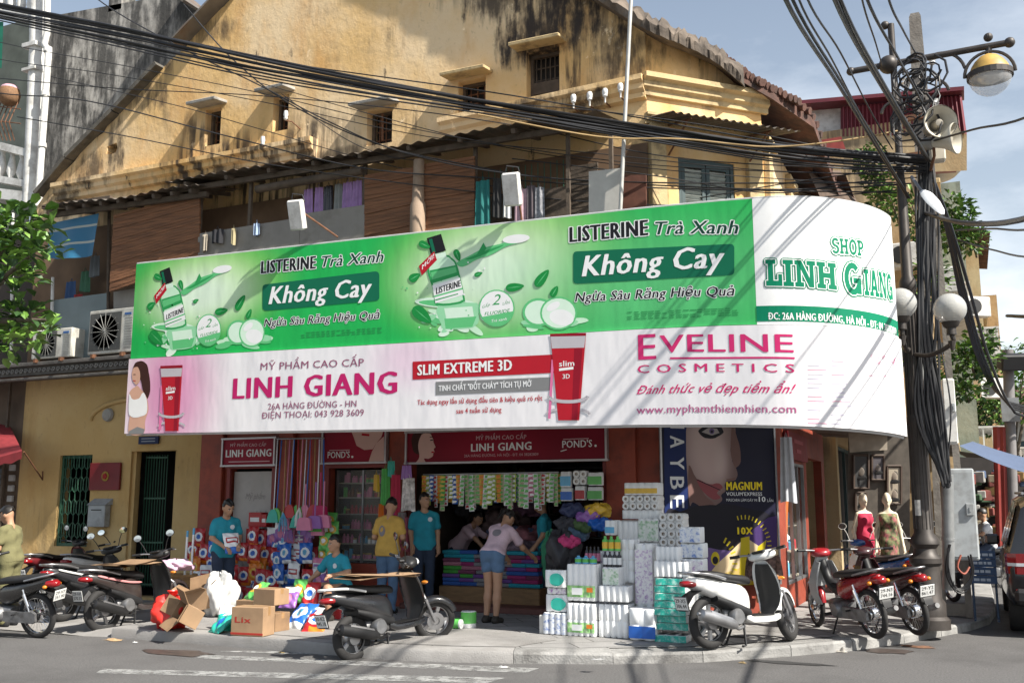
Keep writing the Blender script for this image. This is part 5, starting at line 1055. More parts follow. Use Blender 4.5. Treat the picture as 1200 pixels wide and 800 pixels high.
for i,(px,py,d)in enumerate(((1062,300,24),(1100,330,23),(1068,420,24),(1160,455,30),(1142,360,30))):
 c=PD(px,py,d);t=thing('air_conditioner',('grey white air conditioner box behind the lamp column, level with the hoarding top','small air conditioner box right of the concrete pole above the right globe','air conditioner box low behind the lamp column near the meter box','distant air conditioner box under the balcony near the far floodlight pole','distant air conditioner box on the house front right of the globes')[i],'air conditioner',c);T=Matrix.Translation(c)@Matrix.Rotation(.6 if i>2 else 0,4,'Z');b=MB();b.box((0,0,0),(.85,.35,.6),mx=T,bev=.02);b.build('casing',whitedirty,t);b=MB();b.lathe([(0,0),(.22,0),(.22,.02)],20,0,T@Matrix.Translation((-.12,-.19,0))@Matrix.Rotation(math.pi/2,4,'X'));b.build('fan_grille',black,t)
plant('climbing_plant','dark creeper covering the house wall between the lamp column and concrete pole',[(PD(1072,250,22)[:],(.35,.3,.6)),(PD(1090,330,22)[:],(.4,.3,.7)),(PD(1066,400,22)[:],(.3,.3,.5)),(PD(1098,450,22)[:],(.35,.3,.6))],1100,.15,31)
def stall():
 t=thing('market_stall','dark goods stall under the pale blue awning down the side street','stall',PD(1150,655,23));P=lambda x,y,d=23:PD(x,y,d);b=MB();q=[P(1120,535),P(1240,540),P(1240,660),P(1120,652)];b.add(q+[p+Vector((.2,.6,0))for p in q],[(0,1,2,3),(7,6,5,4),(0,4,5,1),(1,5,6,2),(2,6,7,3),(3,7,4,0)]);b.build('back_panel',dark,t);b=MB();rr=random.Random(9)
 for k in range(90):p=P(rr.uniform(1122,1200),rr.choice((560,580,600,620,640))+rr.uniform(-5,5),22.8);b.box(p[:],(rr.uniform(.12,.3),.15,rr.uniform(.12,.26)),rr.randrange(6),rz=rr.uniform(-.3,.3),bev=.02)
 b.build('stacked_goods',[M('stall_goods_%d'%i,c,.7,var=.3)for i,c in enumerate(((.2,.05,.04),(.06,.09,.16),(.22,.18,.12),(.3,.29,.27),(.05,.1,.05),(.2,.12,.04)))],t)
stall()
plant('potted_shrub','loose green shrub in front of house fronts, right of the globe lamps',[(PD(1135,420,20)[:],(.55,.4,.35)),(PD(1128,455,20)[:],(.5,.4,.25)),(PD(1150,400,20)[:],(.3,.3,.3))],800,.15,23)
b=MB();P=[PD(1124,522,17),PD(1140,517,20),PD(1260,545,20),PD(1240,562,17)];b.grid(lambda u,v:P[0].lerp(P[1],v).lerp(P[3].lerp(P[2],v),u)+Vector((0,0,-.08*math.sin(u*3.1))),14,6)
tag(b.build('canvas_awning',M('pale_blue_canvas',(.07,.10,.17),.8,var=.1)),'pale blue canvas awning stretched over the far pavement, right edge','awning')
# --------- street poles
iron=M('dark_lamp_iron',(.055,.047,.042),.5,.3,var=.2,scale=8);concp=M('pole_concrete',(.26,.235,.205),.9,var=.2,scale=4,bump=.3,dirt=((.12,.10,.085),3,.6))
globeM=M('milky_globe_glass',(.52,.52,.50),.12,var=.05,alpha=.72);ivory=M('weathered_ivory_plastic',(.58,.54,.45),.5,var=.1)
LB=PZ(1090,736,SW);LT=PY(1037,30,LB.y)
def lamp_column():
 t=thing('lamp_column','tall dark iron lamp column with flared base, globe arms and long lantern crossarm','street lamp',LB);ax=lambda z:LB.lerp(LT,(z-SW)/(LT.z-SW))
 H_=LT.z-SW;T=basis(LB,(1,0,0),(LT-LB).normalized());b=MB()
 b.lathe([(.25,0),(.25,.12),(.21,.16),(.21,.32),(.17,.38),(.165,.78),(.20,.82),(.20,.88),(.15,.93),(.135,1.0),(.18,1.06),(.17,1.12),(.12,1.2),(.112,2.6),(.125,2.62),(.125,2.7),(.105,2.74),(.095,4.4),(.11,4.42),(.11,4.52),(.075,4.6),(.06,5.9),(.05,6.0),(.045,H_-.45),(.045,H_)],20,0,T);b.build('column',iron,t,smooth=40)
 b=MB();s=16
 for k in range(s):a=k*2*math.pi/s;b.tube([T@Vector((.115*math.cos(a),.115*math.sin(a),1.25)),T@Vector((.098*math.cos(a),.098*math.sin(a),4.35))],.011,5)
 b.build('fluting',iron,t)
 a,c=PY(997,84,LB.y-.05),PY(1183,50,LB.y-.05);b=MB();b.tube([a,c],.045,10);b.ell(a[:],(.06,)*3);b.ell(c[:],(.07,)*3);b.ell(PY(1041,76,LB.y-.05)[:],(.13,)*3);b.ell(PY(1037,30,LB.y)[:],(.06,)*3);arm=b.build('crossarm',iron,t,smooth=60)
 b=MB();d=(c-a).normalized();M_=PY(1062,72,LB.y-.05)
 for sg,L_ in((1,1.0),(1,.7),(-1,.5),(1,.45),(-1,.3)):
  o=M_+Vector((0,0,-.25-.9*(1-L_)));P=[]
  for k in range(22):q=k/21;an=4.2*q;rr=L_*.42*(1-q*.75);P.append(o+d*sg*(L_*.55+rr*math.cos(an)*.9-L_*.2)+Vector((0,0,rr*math.sin(an)*.9-.0)))
  b.tube(P,.022,6)
 b.build('scrollwork',iron,arm)
 LC=PY(1160,88,LB.y-.05);TL=Matrix.Translation(LC);la=MB();r=.28
 la.lathe([(.0,.29),(.05,.285),(.12,.25),(.18,.19),(.225,.12),(.255,.05),(.265,.02)],24,0,TL);ln=la.build('lantern_dome',M('amber_dome',(.50,.31,.075),.5,var=.2,scale=5,dirt=((.2,.13,.06),4,.6)),t,smooth=60)
 b=MB();b.lathe([(.27,.03),(.288,.03),(.288,-.045),(.27,-.045)],24,0,TL,close=True);b.build('lantern_band',iron,ln)
 b=MB();b.lathe([(.266,-.03),(.262,-.08),(.235,-.15),(.18,-.22),(.1,-.27),(.0,-.285)],24,0,TL);b.build('lantern_glass',M('lantern_glass',(.7,.72,.74),.06,var=0,alpha=.35),ln,smooth=60)
 b=MB();b.ell((LC.x,LC.y,LC.z-.03),(.17,.17,.08));b.build('reflector',M('lantern_reflector',(.62,.6,.55),.3,.4),ln,smooth=60)
 b=MB();b.tube([LC+Vector((r*1.1*math.cos(q),-.02,r*1.15*math.sin(q)-.0))for q in[math.pi*k/16 for k in range(17)]],.022,6);b.tube([LC+Vector((0,0,.29)),PY(1159,54,LB.y-.05)],.04,8);b.ell(PY(1158,44,LB.y-.05)[:],(.06,)*3);b.build('lantern_hanger',iron,ln)
 for px,py in((1055,356),(1113,362)):
  g=PD(px,py,12.6);b=MB();b.ell(g[:],(.2,.2,.2),24,14);go=b.build('globe',globeM,t,smooth=180)
  b=MB();b.lathe([(.06,-.33),(.055,-.25),(.09,-.22),(.11,-.17),(.10,-.15)],14,0,Matrix.Translation(g));b.build('globe_collar',iron,go,smooth=40)
  b=MB();b.lathe([(.05,-.14),(.07,-.12),(.07,.0),(.05,.08),(.0,.09)],12,0,Matrix.Translation(g))
  for k in range(5):b.lathe([(.072,-.1+.035*k),(.085,-.09+.035*k),(.072,-.08+.035*k)],12,0,Matrix.Translation(g))
  b.build('globe_bulb_holder',ivory,go)
  s0=g+Vector((0,0,-.33));k=ax(s0.z-.12);b=MB();b.tube(crom([s0,s0+Vector((0,.05,-.10)),s0.lerp(k,.5)+Vector((0,0,-.14)),k],5),.03,8);b.tube([s0+Vector((0,0,-.08)),s0+Vector((0,0,-.2))],[.05,.02],8);b.build('globe_arm',iron,go)
 st=ax(1.55);b=MB();b.grid(lambda u,v:(st.x-.02+.118*math.sin((u-.5)*.9),st.y-.118*math.cos((u-.5)*.9)-.002,st.z+.2*v),6,2);b.build('paper_notice',M('worn_paper',(.40,.39,.37),.8,var=.3,scale=18),t)
lamp_column()
CB=PZ(1121,722,SW);CT=PY(1061,20,CB.y)
def concrete_pole():
 t=thing('utility_pole','concrete utility pole with ladder holes and tapered top beside the lamp column','utility pole',CB);T=basis(CB,(1,0,0),(CT-CB).normalized());L_=(CT-CB).length
 b=MB()
 for s in(-1,1):b.loft([[T@Vector((s*(w_-.0)+dx,dy,z))for dx,dy in((-.045,-.09),(.045,-.09),(.045,.09),(-.045,.09))]for z,w_ in((0,.17),(L_-2.2,.085))])
 b.loft([[T@Vector((sx*w_,sy*.08,z))for sx,sy in((-1,-1),(1,-1),(1,1),(-1,1))]for z,w_ in((L_-2.2,.13),(L_-.06,.085),(L_,.06))])
 z=.1
 while z<L_-2.2:b.box((0,0,z),(.30-.016*z,.15,.16),mx=T);z+=.62
 b.build('shaft',concp,t)
 b=MB()
 for z,s in((L_-1.6,1),(L_-1.2,-1),(L_-.9,1)):
  b.lathe([(.03,0),(.055,.02),(.035,.05),(.06,.08),(.035,.11),(.05,.14),(.0,.16)],12,0,T@Matrix.Translation((s*.2,-.1,z)))
 b.build('insulator',M('white_porcelain',(.7,.7,.68),.2,var=.05),t,smooth=60)
 b=MB();b.box((0,-.12,L_-1.7),(.7,.06,.08),mx=T);b.box((0,-.12,L_-2.3),(.5,.06,.08),mx=T);b.build('bracket_arm',rust,t)
concrete_pole()
cax=lambda z:CB.lerp(CT,(z-SW)/(CT.z-SW))
def horn(label,px,py,r,aim,L_=.42,d=12.9):
 c=PD(px,py,d);t=thing('loudspeaker',label,'loudspeaker',c);T=basis(c,aim);b=MB()
 b.lathe([(r,0),(r*1.03,-.015),(r,-.03),(r*.72,-.10),(r*.5,-.18),(r*.36,-.27),(r*.30,-.34)],26,0,T,axis='X',cap=False);b.lathe([(r*.97,-.01),(r*.68,-.10),(r*.46,-.18),(r*.30,-.24)],26,0,T,axis='X',cap=False);b.build('horn',ivory,t,smooth=50)
 b=MB();b.lathe([(0,-.05),(r*.22,-.06),(r*.26,-.16),(r*.3,-.24)],16,0,T,axis='X');b.build('horn_centre',M('ivory_shadow_plastic',(.30,.27,.22),.6),t,smooth=50)
 b=MB();b.lathe([(r*.38,-.30),(r*.42,-.32),(r*.42,-L_),(r*.3,-L_-.03),(0,-L_-.03)],18,0,T,axis='X');b.build('driver_can',M('grey_driver_can',(.30,.29,.27),.5,.3),t,smooth=40)
 b=MB();k=c-Vector(aim).normalized()*.3;b.tube([k,k+Vector((0,0,-.18)),cax(c.z-.25)],.02,6);b.build('bracket',rust,t)
horn('cream horn loudspeaker with its round mouth facing the street',1103,142,.215,(.35,-.9,-.08));horn('cream horn loudspeaker turned sideways behind the other horn',1121,162,.20,(.93,-.35,-.05))
def box_on(name,label,q,d,dep,m,cat='box',door=True):
 P=[PD(x,y,d)for x,y in q];c=(P[0]+P[2])/2;w_=((P[1]-P[0]).length+(P[2]-P[3]).length)/2;h=((P[0]-P[3]).length+(P[1]-P[2]).length)/2;T=Matrix.Translation(c)@Matrix.Rotation(.12,4,'Z')
 t=thing(name,label,cat,(c.x,c.y,c.z-h/2));b=MB();b.box((0,dep/2,0),(w_,dep,h),mx=T,bev=.02);b.build('casing',m,t)
 if door:
  b=MB();b.box((0,-.008,0),(w_*.88,.014,h*.93),mx=T,bev=.004);dr=b.build('door',m,t);b=MB();b.box((w_*.25,-.03,h*.05),(w_*.28,.045,h*.13),mx=T,bev=.006);b.box((w_*.25,-.056,h*.05),(w_*.06,.012,h*.05),mx=T);b.build('lock',greyp,dr)
 return t
box_on('electric_cabinet','large grey steel electric cabinet strapped to the concrete pole',[(1112,549),(1141,549),(1145,655),(1114,655)],13.1,.32,greyp,'cabinet')
box_on('meter_box','pale grey meter box fixed high between lamp column and concrete pole',[(1073,413),(1092,411),(1093,489),(1074,489)],13.4,.18,M('meter_grey',(.42,.43,.42),.5,var=.1),'meter box')
box_on('meter_box','white slim meter box right of the concrete pole, below the globes',[(1106,443),(1119,442),(1121,520),(1107,520)],13.7,.16,whitedirty,'meter box')
box_on('junction_box','ivory junction box directly below the two loudspeakers',[(1090,164),(1107,164),(1108,188),(1091,188)],13.3,.16,ivory,'junction box',False)
b=MB();p=PD(1110,556,13);q=PD(1112,690,13);b.tube([p,p.lerp(q,.5),q],.075,14);b.tube([p.lerp(q,.55),p.lerp(q,.57)],.082,14);tag(b.build('conduit_pipe',M('zinc_pipe',(.34,.35,.35),.45,.5,var=.2),smooth=50),'thick zinc conduit pipe standing beside the grey electric cabinet','pipe')
def flood():
 c=PD(1088,234,13);t=thing('street_light_head','small white street light head drooping from the concrete pole','street light',c);d=(PD(1103,250,12.8)-c).normalized();T=basis(c,d)
 b=MB();b.loft([[T@Vector((x,y*w_,z*hh))for y,z in((-1,0),(-.7,.8),(0,1),(.7,.8),(1,0),(0,-.35))]for x,w_,hh in((-.16,.04,.05),(-.05,.09,.09),(.1,.11,.08),(.26,.08,.05),(.33,.03,.02))]);b.build('housing',M('white_lamp_housing',(.66,.68,.70),.4),t,smooth=50);b=MB();b.tube([c-d*.14,c-d*.4+Vector((0,.1,.1)),cax(c.z+.2)],.022,8);b.build('arm',steel,t)
flood()
def blue_board():
 t=thing('notice_board','dark blue metal notice board with rows of faded white lettering on thin legs','sign',PZ(1165,725,SW));Y=PZ(1165,728,SW).y
 P=[PY(*p,Y)for p in((1137,644),(1168,643),(1169,682),(1138,683))];S=Plane(P[3],(P[2]-P[3]));b=MB();w_=(P[2]-P[3]).length;h=P[0].z-P[3].z
 for i in range(4):b.add([S.fn(u,v,dd)for dd in(0,-.02)for u,v in((0,h*i/4),(w_,h*i/4),(w_,h*(i+.93)/4),(0,h*(i+.93)/4))],[(0,1,2,3),(7,6,5,4),(0,4,5,1),(1,5,6,2),(2,6,7,3),(3,7,4,0)])
 b.build('board',M('notice_blue',(.015,.05,.13),.5,var=.1),t);b=MB()
 for i in range(4):
  x=.04
  while x<w_-.08:l=R_.uniform(.03,.075);poly(b,S,[(x,h*(i+.3)/4),(x+l,h*(i+.3)/4),(x+l,h*(i+.62)/4),(x,h*(i+.62)/4)],.002,px=False);x+=l+.014
 b.build('worn_lettering',ink('board_white',(.42,.47,.55)),t);b=MB()
 for u in(.02,w_-.02):p=S.fn(u,h,-.04);b.tube([p,(p.x,p.y+.02,SW)],.016,6);b.tube([(p.x,p.y-.16,SW+.02),(p.x,p.y+.2,SW+.02)],.014,6)
 b.build('legs',M('leg_blue',(.02,.05,.10),.5),t)
blue_board()
def far_pole():
 b_=PZ(1188,640,0);Y=24.;a,c=PY(1181,410,Y),PY(1188,640,Y);t=thing('utility_pole','distant grey pole with a floodlight and red pipes down its side','utility pole',(c.x,Y,.0));b=MB();b.tube([(c.x,Y,0),c,a],.11,10);b.build('shaft',M('far_pole_grey',(.19,.18,.18),.8),t,smooth=60)
 p=PY(1188,424,Y-.2);b=MB();b.box(p[:],(.6,.35,.34),rot=(.3,0,.3),bev=.03);b.build('floodlight',black,t);b=MB()
 for px in(1168,1175):b.tube([PY(px,500,Y),PY(px+4,640,Y)],.08,8)
 b.build('red_pipe',M('red_pipe',(.30,.04,.03),.6),t);b=MB();p=PY(1184,480,Y-.15);b.box(p[:],(.35,.2,.5));b.build('grey_box',greyp,t)
far_pole()
# --------- overhead lines
def cable(label,pts,r,name='overhead_cable',group=None,n=7,ys=None,m=None,wob=0):
 P=[PY(x,y,Y)for x,y,Y in pts]
 for e,k in((0,1),(-1,-2)):
  if not(-1<pts[e][0]<1201 and pts[e][1]>-1):d=(P[e]-P[k]).normalized();P=[P[0]+d*(7 if pts[e][1]>-1 else 1.5)+Vector((0,0,.5))]+P if e==0 else P+[P[-1]+d*7+Vector((0,0,.5))]
 q=crom(P,n)
 if wob:q=[p+Vector((0,R_.uniform(-wob,wob),R_.uniform(-wob,wob)))for p in q]
 b=MB();b.tube(q,r,6);return tag(b.build(name,m or cableM,smooth=60),label,'cable',group)
G1='black cables of the thick bundle along the house front';main=[(-60,2,10.9),(0,16,11.0),(150,47,11.3),(300,79,11.6),(450,106,12.0),(600,131,12.4),(750,157,12.9),(900,179,13.4),(1000,188,13.8),(1085,192,14.2)]
for k in range(11):
 f=R_.uniform(-1,1);ph=R_.uniform(0,6)
 cable('thick black cable in the sagging bundle that crosses the yellow gable to the poles',[(x,y+f*11*(1-.3*x/1085)+2.6*math.sin(x*.009+ph),Y+.05*math.sin(ph))for x,y,Y in main],R_.choice((.012,.016,.024,.028)),group=G1)
cable('tan coloured cable running with the black bundle past the corner shutters',[(560,134,12.2),(700,160,12.6),(800,163,12.8),(900,172,13.2),(985,165,13.6),(1060,152,14.2)],.012,m=M('tan_cable',(.40,.27,.12),.6))
G2='thin black wires fanning across the house front'
thin=[[(-40,40),(150,78),(300,108),(480,150),(640,178),(800,196),(1060,206)],[(-40,62),(120,86),(300,118),(500,160),(700,180),(900,200),(1080,204)],[(20,137),(150,160),(300,190),(450,212),(600,229),(760,240),(900,236),(1060,222)],[(0,92),(140,104),(300,112),(470,128),(620,150),(800,186),(1070,200)],[(60,90),(200,122),(300,150),(440,190),(560,215),(700,238)],[(110,-4),(206,53),(300,98),(380,140),(470,178),(600,204),(760,214),(1060,214)],[(215,5),(272,69),(340,122),(440,168),(540,192),(660,210),(900,222),(1070,215)],[(-40,104),(100,118),(260,158),(420,196),(560,208),(760,220),(1065,226)],[(330,110),(400,160),(450,182),(490,188)],[(300,96),(420,130),(560,166),(700,190),(860,206),(1064,218)],[(560,120),(700,130),(860,152),(1000,180),(1075,196)],[(600,186),(760,205),(900,226),(1000,214),(1075,208)],[(300,70),(460,92),(600,112),(760,140),(920,168),(1080,184)],[(820,232),(940,212),(1060,196)]]
for i,w_ in enumerate(thin):
 cable('thin black wire strung across the front of the yellow house',[(x,y,11.6+2.5*max(0,x)/1085+.12*(i%5))for x,y in w_],R_.choice((.007,.009,.011)),group=G2)
G3='thick cables coming overhead to the pole from across the street'
for k,w_ in enumerate([[(918,-6,6.5),(981,97,9.5),(1025,169,12),(1064,232,14)],[(926,-6,6.8),(986,97,9.6),(1030,172,12),(1066,232,14)],[(976,-6,6.5),(1034,103,10),(1087,188,14)],[(982,-6,6.6),(1039,104,10),(1090,189,14)],[(1014,-6,7.5),(1053,69,10.5),(1084,126,14)],[(1040,-6,8),(1058,35,11),(1075,66,14.2)]]):
 cable('thick black cable dropping steeply from the top edge to the crowded pole',w_,(.017,.013,.018,.016,.013,.011)[k],group=G3)
for k,w_ in enumerate([[(934,-6,7),(975,70,9.5),(1012,140,12.5),(1040,180,14)],[(944,-6,7),(985,62,9.5),(1020,130,12.5),(1046,175,14)],[(1009,-6,8),(1026,50,11),(1034,78,14)]]):
 cable('thin black wire dropping from the top edge to the crowded pole',w_,.009,group='thin wires dropping to the pole')
for k,(w_,r)in enumerate([([(1080,169,14.2),(1140,152,12),(1230,126,9)],.013),([(1085,250,14.2),(1138,262,12),(1240,245,9)],.03),([(1120,270,14),(1160,268,12),(1240,262,9)],.011),([(1120,280,14),(1160,292,12),(1240,300,9)],.01),([(1180,370,20),(1240,366,14)],.03)]):
 cable(['thin wire rising from the pole to the right edge beside the loudspeakers','thick black cable leaving the pole level towards the right edge','thin wire leaving the pole just under the thick level cable','thin wire sloping down from the pole to the right edge','thick cable from the distant floodlight pole to the right edge'][k],w_,r)
for k in range(24):
 x0=1083+R_.uniform(-10,12);x1=x0+R_.uniform(-6,16);w_=[(x0,190+R_.uniform(-25,25),14.25),(x0+R_.uniform(-6,12),260,14.2),((x0+x1)/2+R_.uniform(-5,8),380,14.1),(x1+2+R_.uniform(-6,10),480+R_.uniform(-20,20),14.05),(1109+R_.uniform(-4,5),566+R_.uniform(-4,6),14.0)]
 cable('black cable running down the bundle along the concrete pole',w_,R_.choice((.010,.014,.018,.022)),group='black cables clipped down the concrete pole')
for k in range(9):
 o=R_.uniform(-10,10);w_=[(1092+o*.3,205+abs(o),14.3),(1112+o*.5,270,16),(1132+o,350,18),(1152+o,420,20.5),(1178+o,470+o,23),(1215,486+o,24)]
 cable('black cable sagging from the pole along the side street',w_,R_.choice((.014,.02,.028)),group='black cables sagging along the side street')
for k in range(22):
 c=PD(1076+R_.uniform(-14,14),105+R_.uniform(-30,50),13.3+R_.uniform(-.2,.2));r=R_.uniform(.1,.24);ph=R_.uniform(0,6);b=MB()
 b.tube([c+Vector((r*math.cos(ph+q*.7)*(1+.02*q),.12*math.sin(q*.5+ph),r*1.3*math.sin(ph+q*.7)))for q in range(R_.randint(6,12))],R_.choice((.008,.012,.016)),6);tag(b.build('cable_coil',cableM,smooth=60),'black cable coil tangled on the pole under the iron crossarm','cable','cable coils tangled below the crossarm')
for k in range(6):
 b=MB();P=[PD(x+R_.uniform(-2,2),y+R_.uniform(-3,3),12.9)for x,y in((1112,640),(1110,665),(1117,688),(1130,690),(1139,672),(1136,652))];b.tube(crom(P,6),.011,6);tag(b.build('cable_loop',cableM,smooth=60),'black cable loop hanging below the grey electric cabinet','cable','cable loops under the cabinet')
b=MB();b.tube(crom([PD(1126,650,12.85),PD(1122,664,12.8),PD(1130,672,12.8),PD(1136,664,12.85)],6),.014,6);tag(b.build('cable_loop',M('rust_red_cable',(.3,.08,.05),.6),smooth=60),'rusty red cable end hanging among the black loops','cable')
for px,py in((672,116),(691,113),(709,109),(727,103)):
 p=PY(px,py,13.75);b=MB();b.lathe([(.0,.07),(.034,.066),(.045,.04),(.045,-.015),(.034,-.03),(.042,-.055),(.016,-.07),(.012,-.16)],14,0,Matrix.Translation(p));b.tube([p+Vector((0,0,-.14)),p+Vector((0,.26,-.14))],.012,6,mi=1)
 tag(b.build('insulator',[M('white_porcelain',(.7,.7,.68),.2),rust],smooth=60),'white porcelain insulator on a hook along the stained cornice','insulator','porcelain insulators on the cornice')
for px,py,l in((335,135,'small white insulator on an iron hook beside the second gable window'),(308,165,'small white insulator low on the gable between first and second window')):
 p=PY(px,py,13.75);b=MB();b.lathe([(.0,.08),(.035,.075),(.045,.0),(.03,-.03),(.04,-.06),(.012,-.1)],12,0,Matrix.Translation(p));b.tube([p+Vector((0,0,-.1)),p+Vector((.1,.05,-.12)),p+Vector((.14,.26,-.2))],.012,6,mi=1);tag(b.build('insulator',[MATS['white_porcelain'],rust],smooth=60),l,'insulator')
p,q=PY(740,-12,12.9),PY(727,246,12.9);b=MB();b.tube([p,p.lerp(q,.5),q],.03,10);tag(b.build('antenna_mast',M('pale_galvanised_pipe',(.45,.44,.41),.5,.3,var=.15),smooth=60),'slim pale metal mast rising past the roof left of the corner','mast')
def fixture(label,px,py,tip):
 c=PY(px,py,11.0);t=thing('sign_floodlight',label,'floodlight',c);b=MB();b.box(c[:],(.22,.12,.42),rot=(.35,0,.15),bev=.02);b.build('lamp_body',whitedirty,t);b=MB();k=PY(*tip,11.25);b.tube([c+Vector((.05,.05,.05)),k],.014,6);b.build('arm',rust,t);b=MB();b.tube([c+Vector((-.1,0,.2)),c+Vector((-.05,-.05,.3)),c+Vector((.08,0,.28)),c+Vector((.1,.03,.18))],.01,5);b.build('cable_tail',cableM,t)
fixture('white sign floodlight on an arm above the left end of the hoarding',348,252,(396,278));fixture('white sign floodlight hanging above the middle of the hoarding by the laundry',600,222,(612,262))
# --------- goods: soft packs, bags, boxes
film=M('white_wrap_film',(.84,.85,.85),.3,var=.05,coat=.3);filmT=M('teal_wrap_film',(.03,.42,.33),.3,var=.08);filmB=M('blue_wrap_film',(.02,.13,.52),.3,var=.08);filmG=M('green_wrap_film',(.12,.48,.10),.3,var=.1);filmP=M('purple_wrap_film',(.30,.13,.42),.3,var=.1);filmY=M('yellow_wrap_film',(.72,.45,.05),.3,var=.1);paper=M('tissue_paper',(.80,.80,.79),.95,var=.03);core=M('roll_core',(.42,.34,.26),.9,var=.1);pinkF=M('pink_wrap_film',(.66,.22,.36),.35,var=.1);redF=M('red_wrap_film',(.45,.02,.025),.3,var=.1);orangeF=M('orange_wrap_film',(.72,.20,.02),.3,var=.1);darkF=M('dark_bottle_plastic',(.03,.028,.035),.25,var=.1);skyF=M('sky_wrap_film',(.12,.42,.66),.3,var=.1)
printP=M('purple_print',(.80,.79,.80),.35,var=0,dirt=((.34,.14,.44),24,1));printG=M('green_print',(.78,.82,.76),.35,var=0,dirt=((.06,.36,.08),17,1));printT=M('teal_print',(.03,.44,.35),.3,var=.1,dirt=((.62,.78,.74),20,.8));printB=M('blue_print',(.75,.78,.82),.35,var=0,dirt=((.03,.14,.48),22,1));lightG=M('light_green_band',(.28,.60,.20),.35,var=.2,scale=14,dirt=((.70,.80,.55),12,.8))
def col_pack(label,x0,y0,x1,y1,Y,nx,nz,lab=None,dep=None,base=None,ends=False,lab2=None,name='tissue_pack',group=None,cat='tissue pack',band=(.12,.42)):
 """shrink-wrapped pack: rows of rolls bulging through film, with a printed band; pixel box on the plane Y"""
 r=rY(x0,y0,x1,y1,Y);w_,h=r[1]-r[0],r[3]-r[2];z0=r[2]if base is None else base;dep=dep or w_*.6;cx=(r[0]+r[1])/2;t=thing(name,label,cat,(cx,Y+dep/2,z0),group=group);T=Matrix.Translation((cx,Y,z0));b=MB();rw=w_/nx;rh=h/nz
 if ends:
  for i in range(nx):
   for j in range(nz):
    q=T@Matrix.Translation((-w_/2+rw*(i+.5),0,rh*(j+.5)));s=min(rw,rh)/2
    b.lathe([(s*.42,.004),(s*.98,0),(s,.01),(s,dep)],18,0,q@Matrix.Rotation(math.pi,4,'Z')@Matrix.Diagonal((1,-1,1,1)),axis='Y',cap=False);b.lathe([(s*.42,.003),(s*.3,.003),(s*.3,.05)],14,1,q@Matrix.Diagonal((1,1,1,1)),axis='Y',cap=False);b.lathe([(0,.05),(s*.3,.05)],10,2,q,axis='Y',cap=False)
  b.box((0,dep/2+.02,h/2),(w_*.97,dep-.03,h*.96),mx=T,bev=.01)
 else:
  ny=max(1,round(dep/max(rw,.05)))
  for i in range(nx):
   for k in range(ny if nx<9 else 1):
    x=-w_/2+rw*(i+.5);y=dep*(k+.5)/ny;rx,ry=rw/2,dep/ny/2;rings=[]
    for j in range(nz):
     for u in(.02,.07,.5,.93,.98):s={.02:.86,.07:.99,.5:1.0,.93:.99,.98:.86}[u];rings.append([(x+rx*s*math.cos(a),y+ry*s*math.sin(a),rh*(j+u))for a in[2*math.pi*q/12 for q in range(12)]])
    b.loft(rings,0,T)
  b.box((0,dep/2,h/2),(w_*.9,dep*.9,h*.96),mx=T,bev=.015)
 b.build('wrapped_rolls',[film if not ends else paper,core,dark],t,smooth=50);t.rotation_euler.z=R_.uniform(-.07,.07);t.location.y+=R_.uniform(-.05,.02)
 if lab:
  b=MB();z1,z2=h*band[0],h*band[1];n=nx*8
  b.grid(lambda u,v:T@Vector((-w_*.47+w_*.94*u,-.003+(.0 if nx>8 else(1-abs(math.sin(math.pi*nx*(.03+.94*u))))*.008),z1+(z2-z1)*v)),n,3)
  if lab2:b.grid(lambda u,v:T@Vector((w_*.36*(u-.5)-w_*.12+0,-.010,z1+(z2-z1)*(.2+.6*v))),4,2,1);b.grid(lambda u,v:T@Vector((w_*.2*(u-.5)+w_*.3,-.010,z1+(z2-z1)*(.45+.4*v))),4,2,2)
  b.build('printed_band',[lab,lab2 or lab,orangeF],t,smooth=60)
 return t
def oval_pack(label,x0,y0,x1,y1,Y,m,group=None,base=None):
 t=col_pack(label,x0,y0,x1,y1,Y,3,1,None,base=base,group=group);r=rY(x0,y0,x1,y1,Y);c=((r[0]+r[1])/2+.03,Y-.012,(r[2]+r[3])/2-.01);b=MB();a_,h_=(r[1]-r[0])*.34,(r[3]-r[2])*.36
 b.add([(c[0]+a_*math.cos(q)*(1+.1*math.cos(3*q)),c[1]-.004*math.cos(q*2),c[2]+h_*math.sin(q))for q in[2*math.pi*k/18 for k in range(18)]],[tuple(range(18))]);b.build('printed_oval',m,t)
FR=11.62
def zt(py,px=700,Y=FR):return PY(px,py,Y).z
oval_pack('white tissue pack with teal oval, lower of two at left of the pavement stack',638,696,664,717,FR,filmT);oval_pack('white tissue pack with teal oval on top of the leftmost pavement stack',639,667,664,688,FR,filmT)
col_pack('pack of small blue printed tissues at the bottom of the leftmost stack',637,717,665,743,FR,4,3,printB,base=SW,band=(.05,.95));col_pack('flat purple tissue pack pinched between the two teal oval packs',640,688,662,696,FR,4,1,printP,band=(.1,.8))
col_pack('tall pack of white rolls with green band, bottom of the second stack',665,705,699,744,FR,5,2,lightG,base=SW,lab2=film,dep=.34);col_pack('tall pack of white rolls with green band, top of the second stack',664,660,699,704.5,FR,5,1,lightG,lab2=film,dep=.34)
col_pack('plain white rolls, lower pack of the third pavement stack',700.5,705.5,736,745,FR,5,2,None,base=SW,dep=.3);col_pack('plain white rolls, upper pack of the third pavement stack',701,686,736,705,FR,5,1,None,dep=.3)
col_pack('large white and blue twin pack of kitchen rolls at the front of the stack',735,710,768,748,FR-.12,2,2,filmB,base=SW,dep=.34,band=(.08,.45));
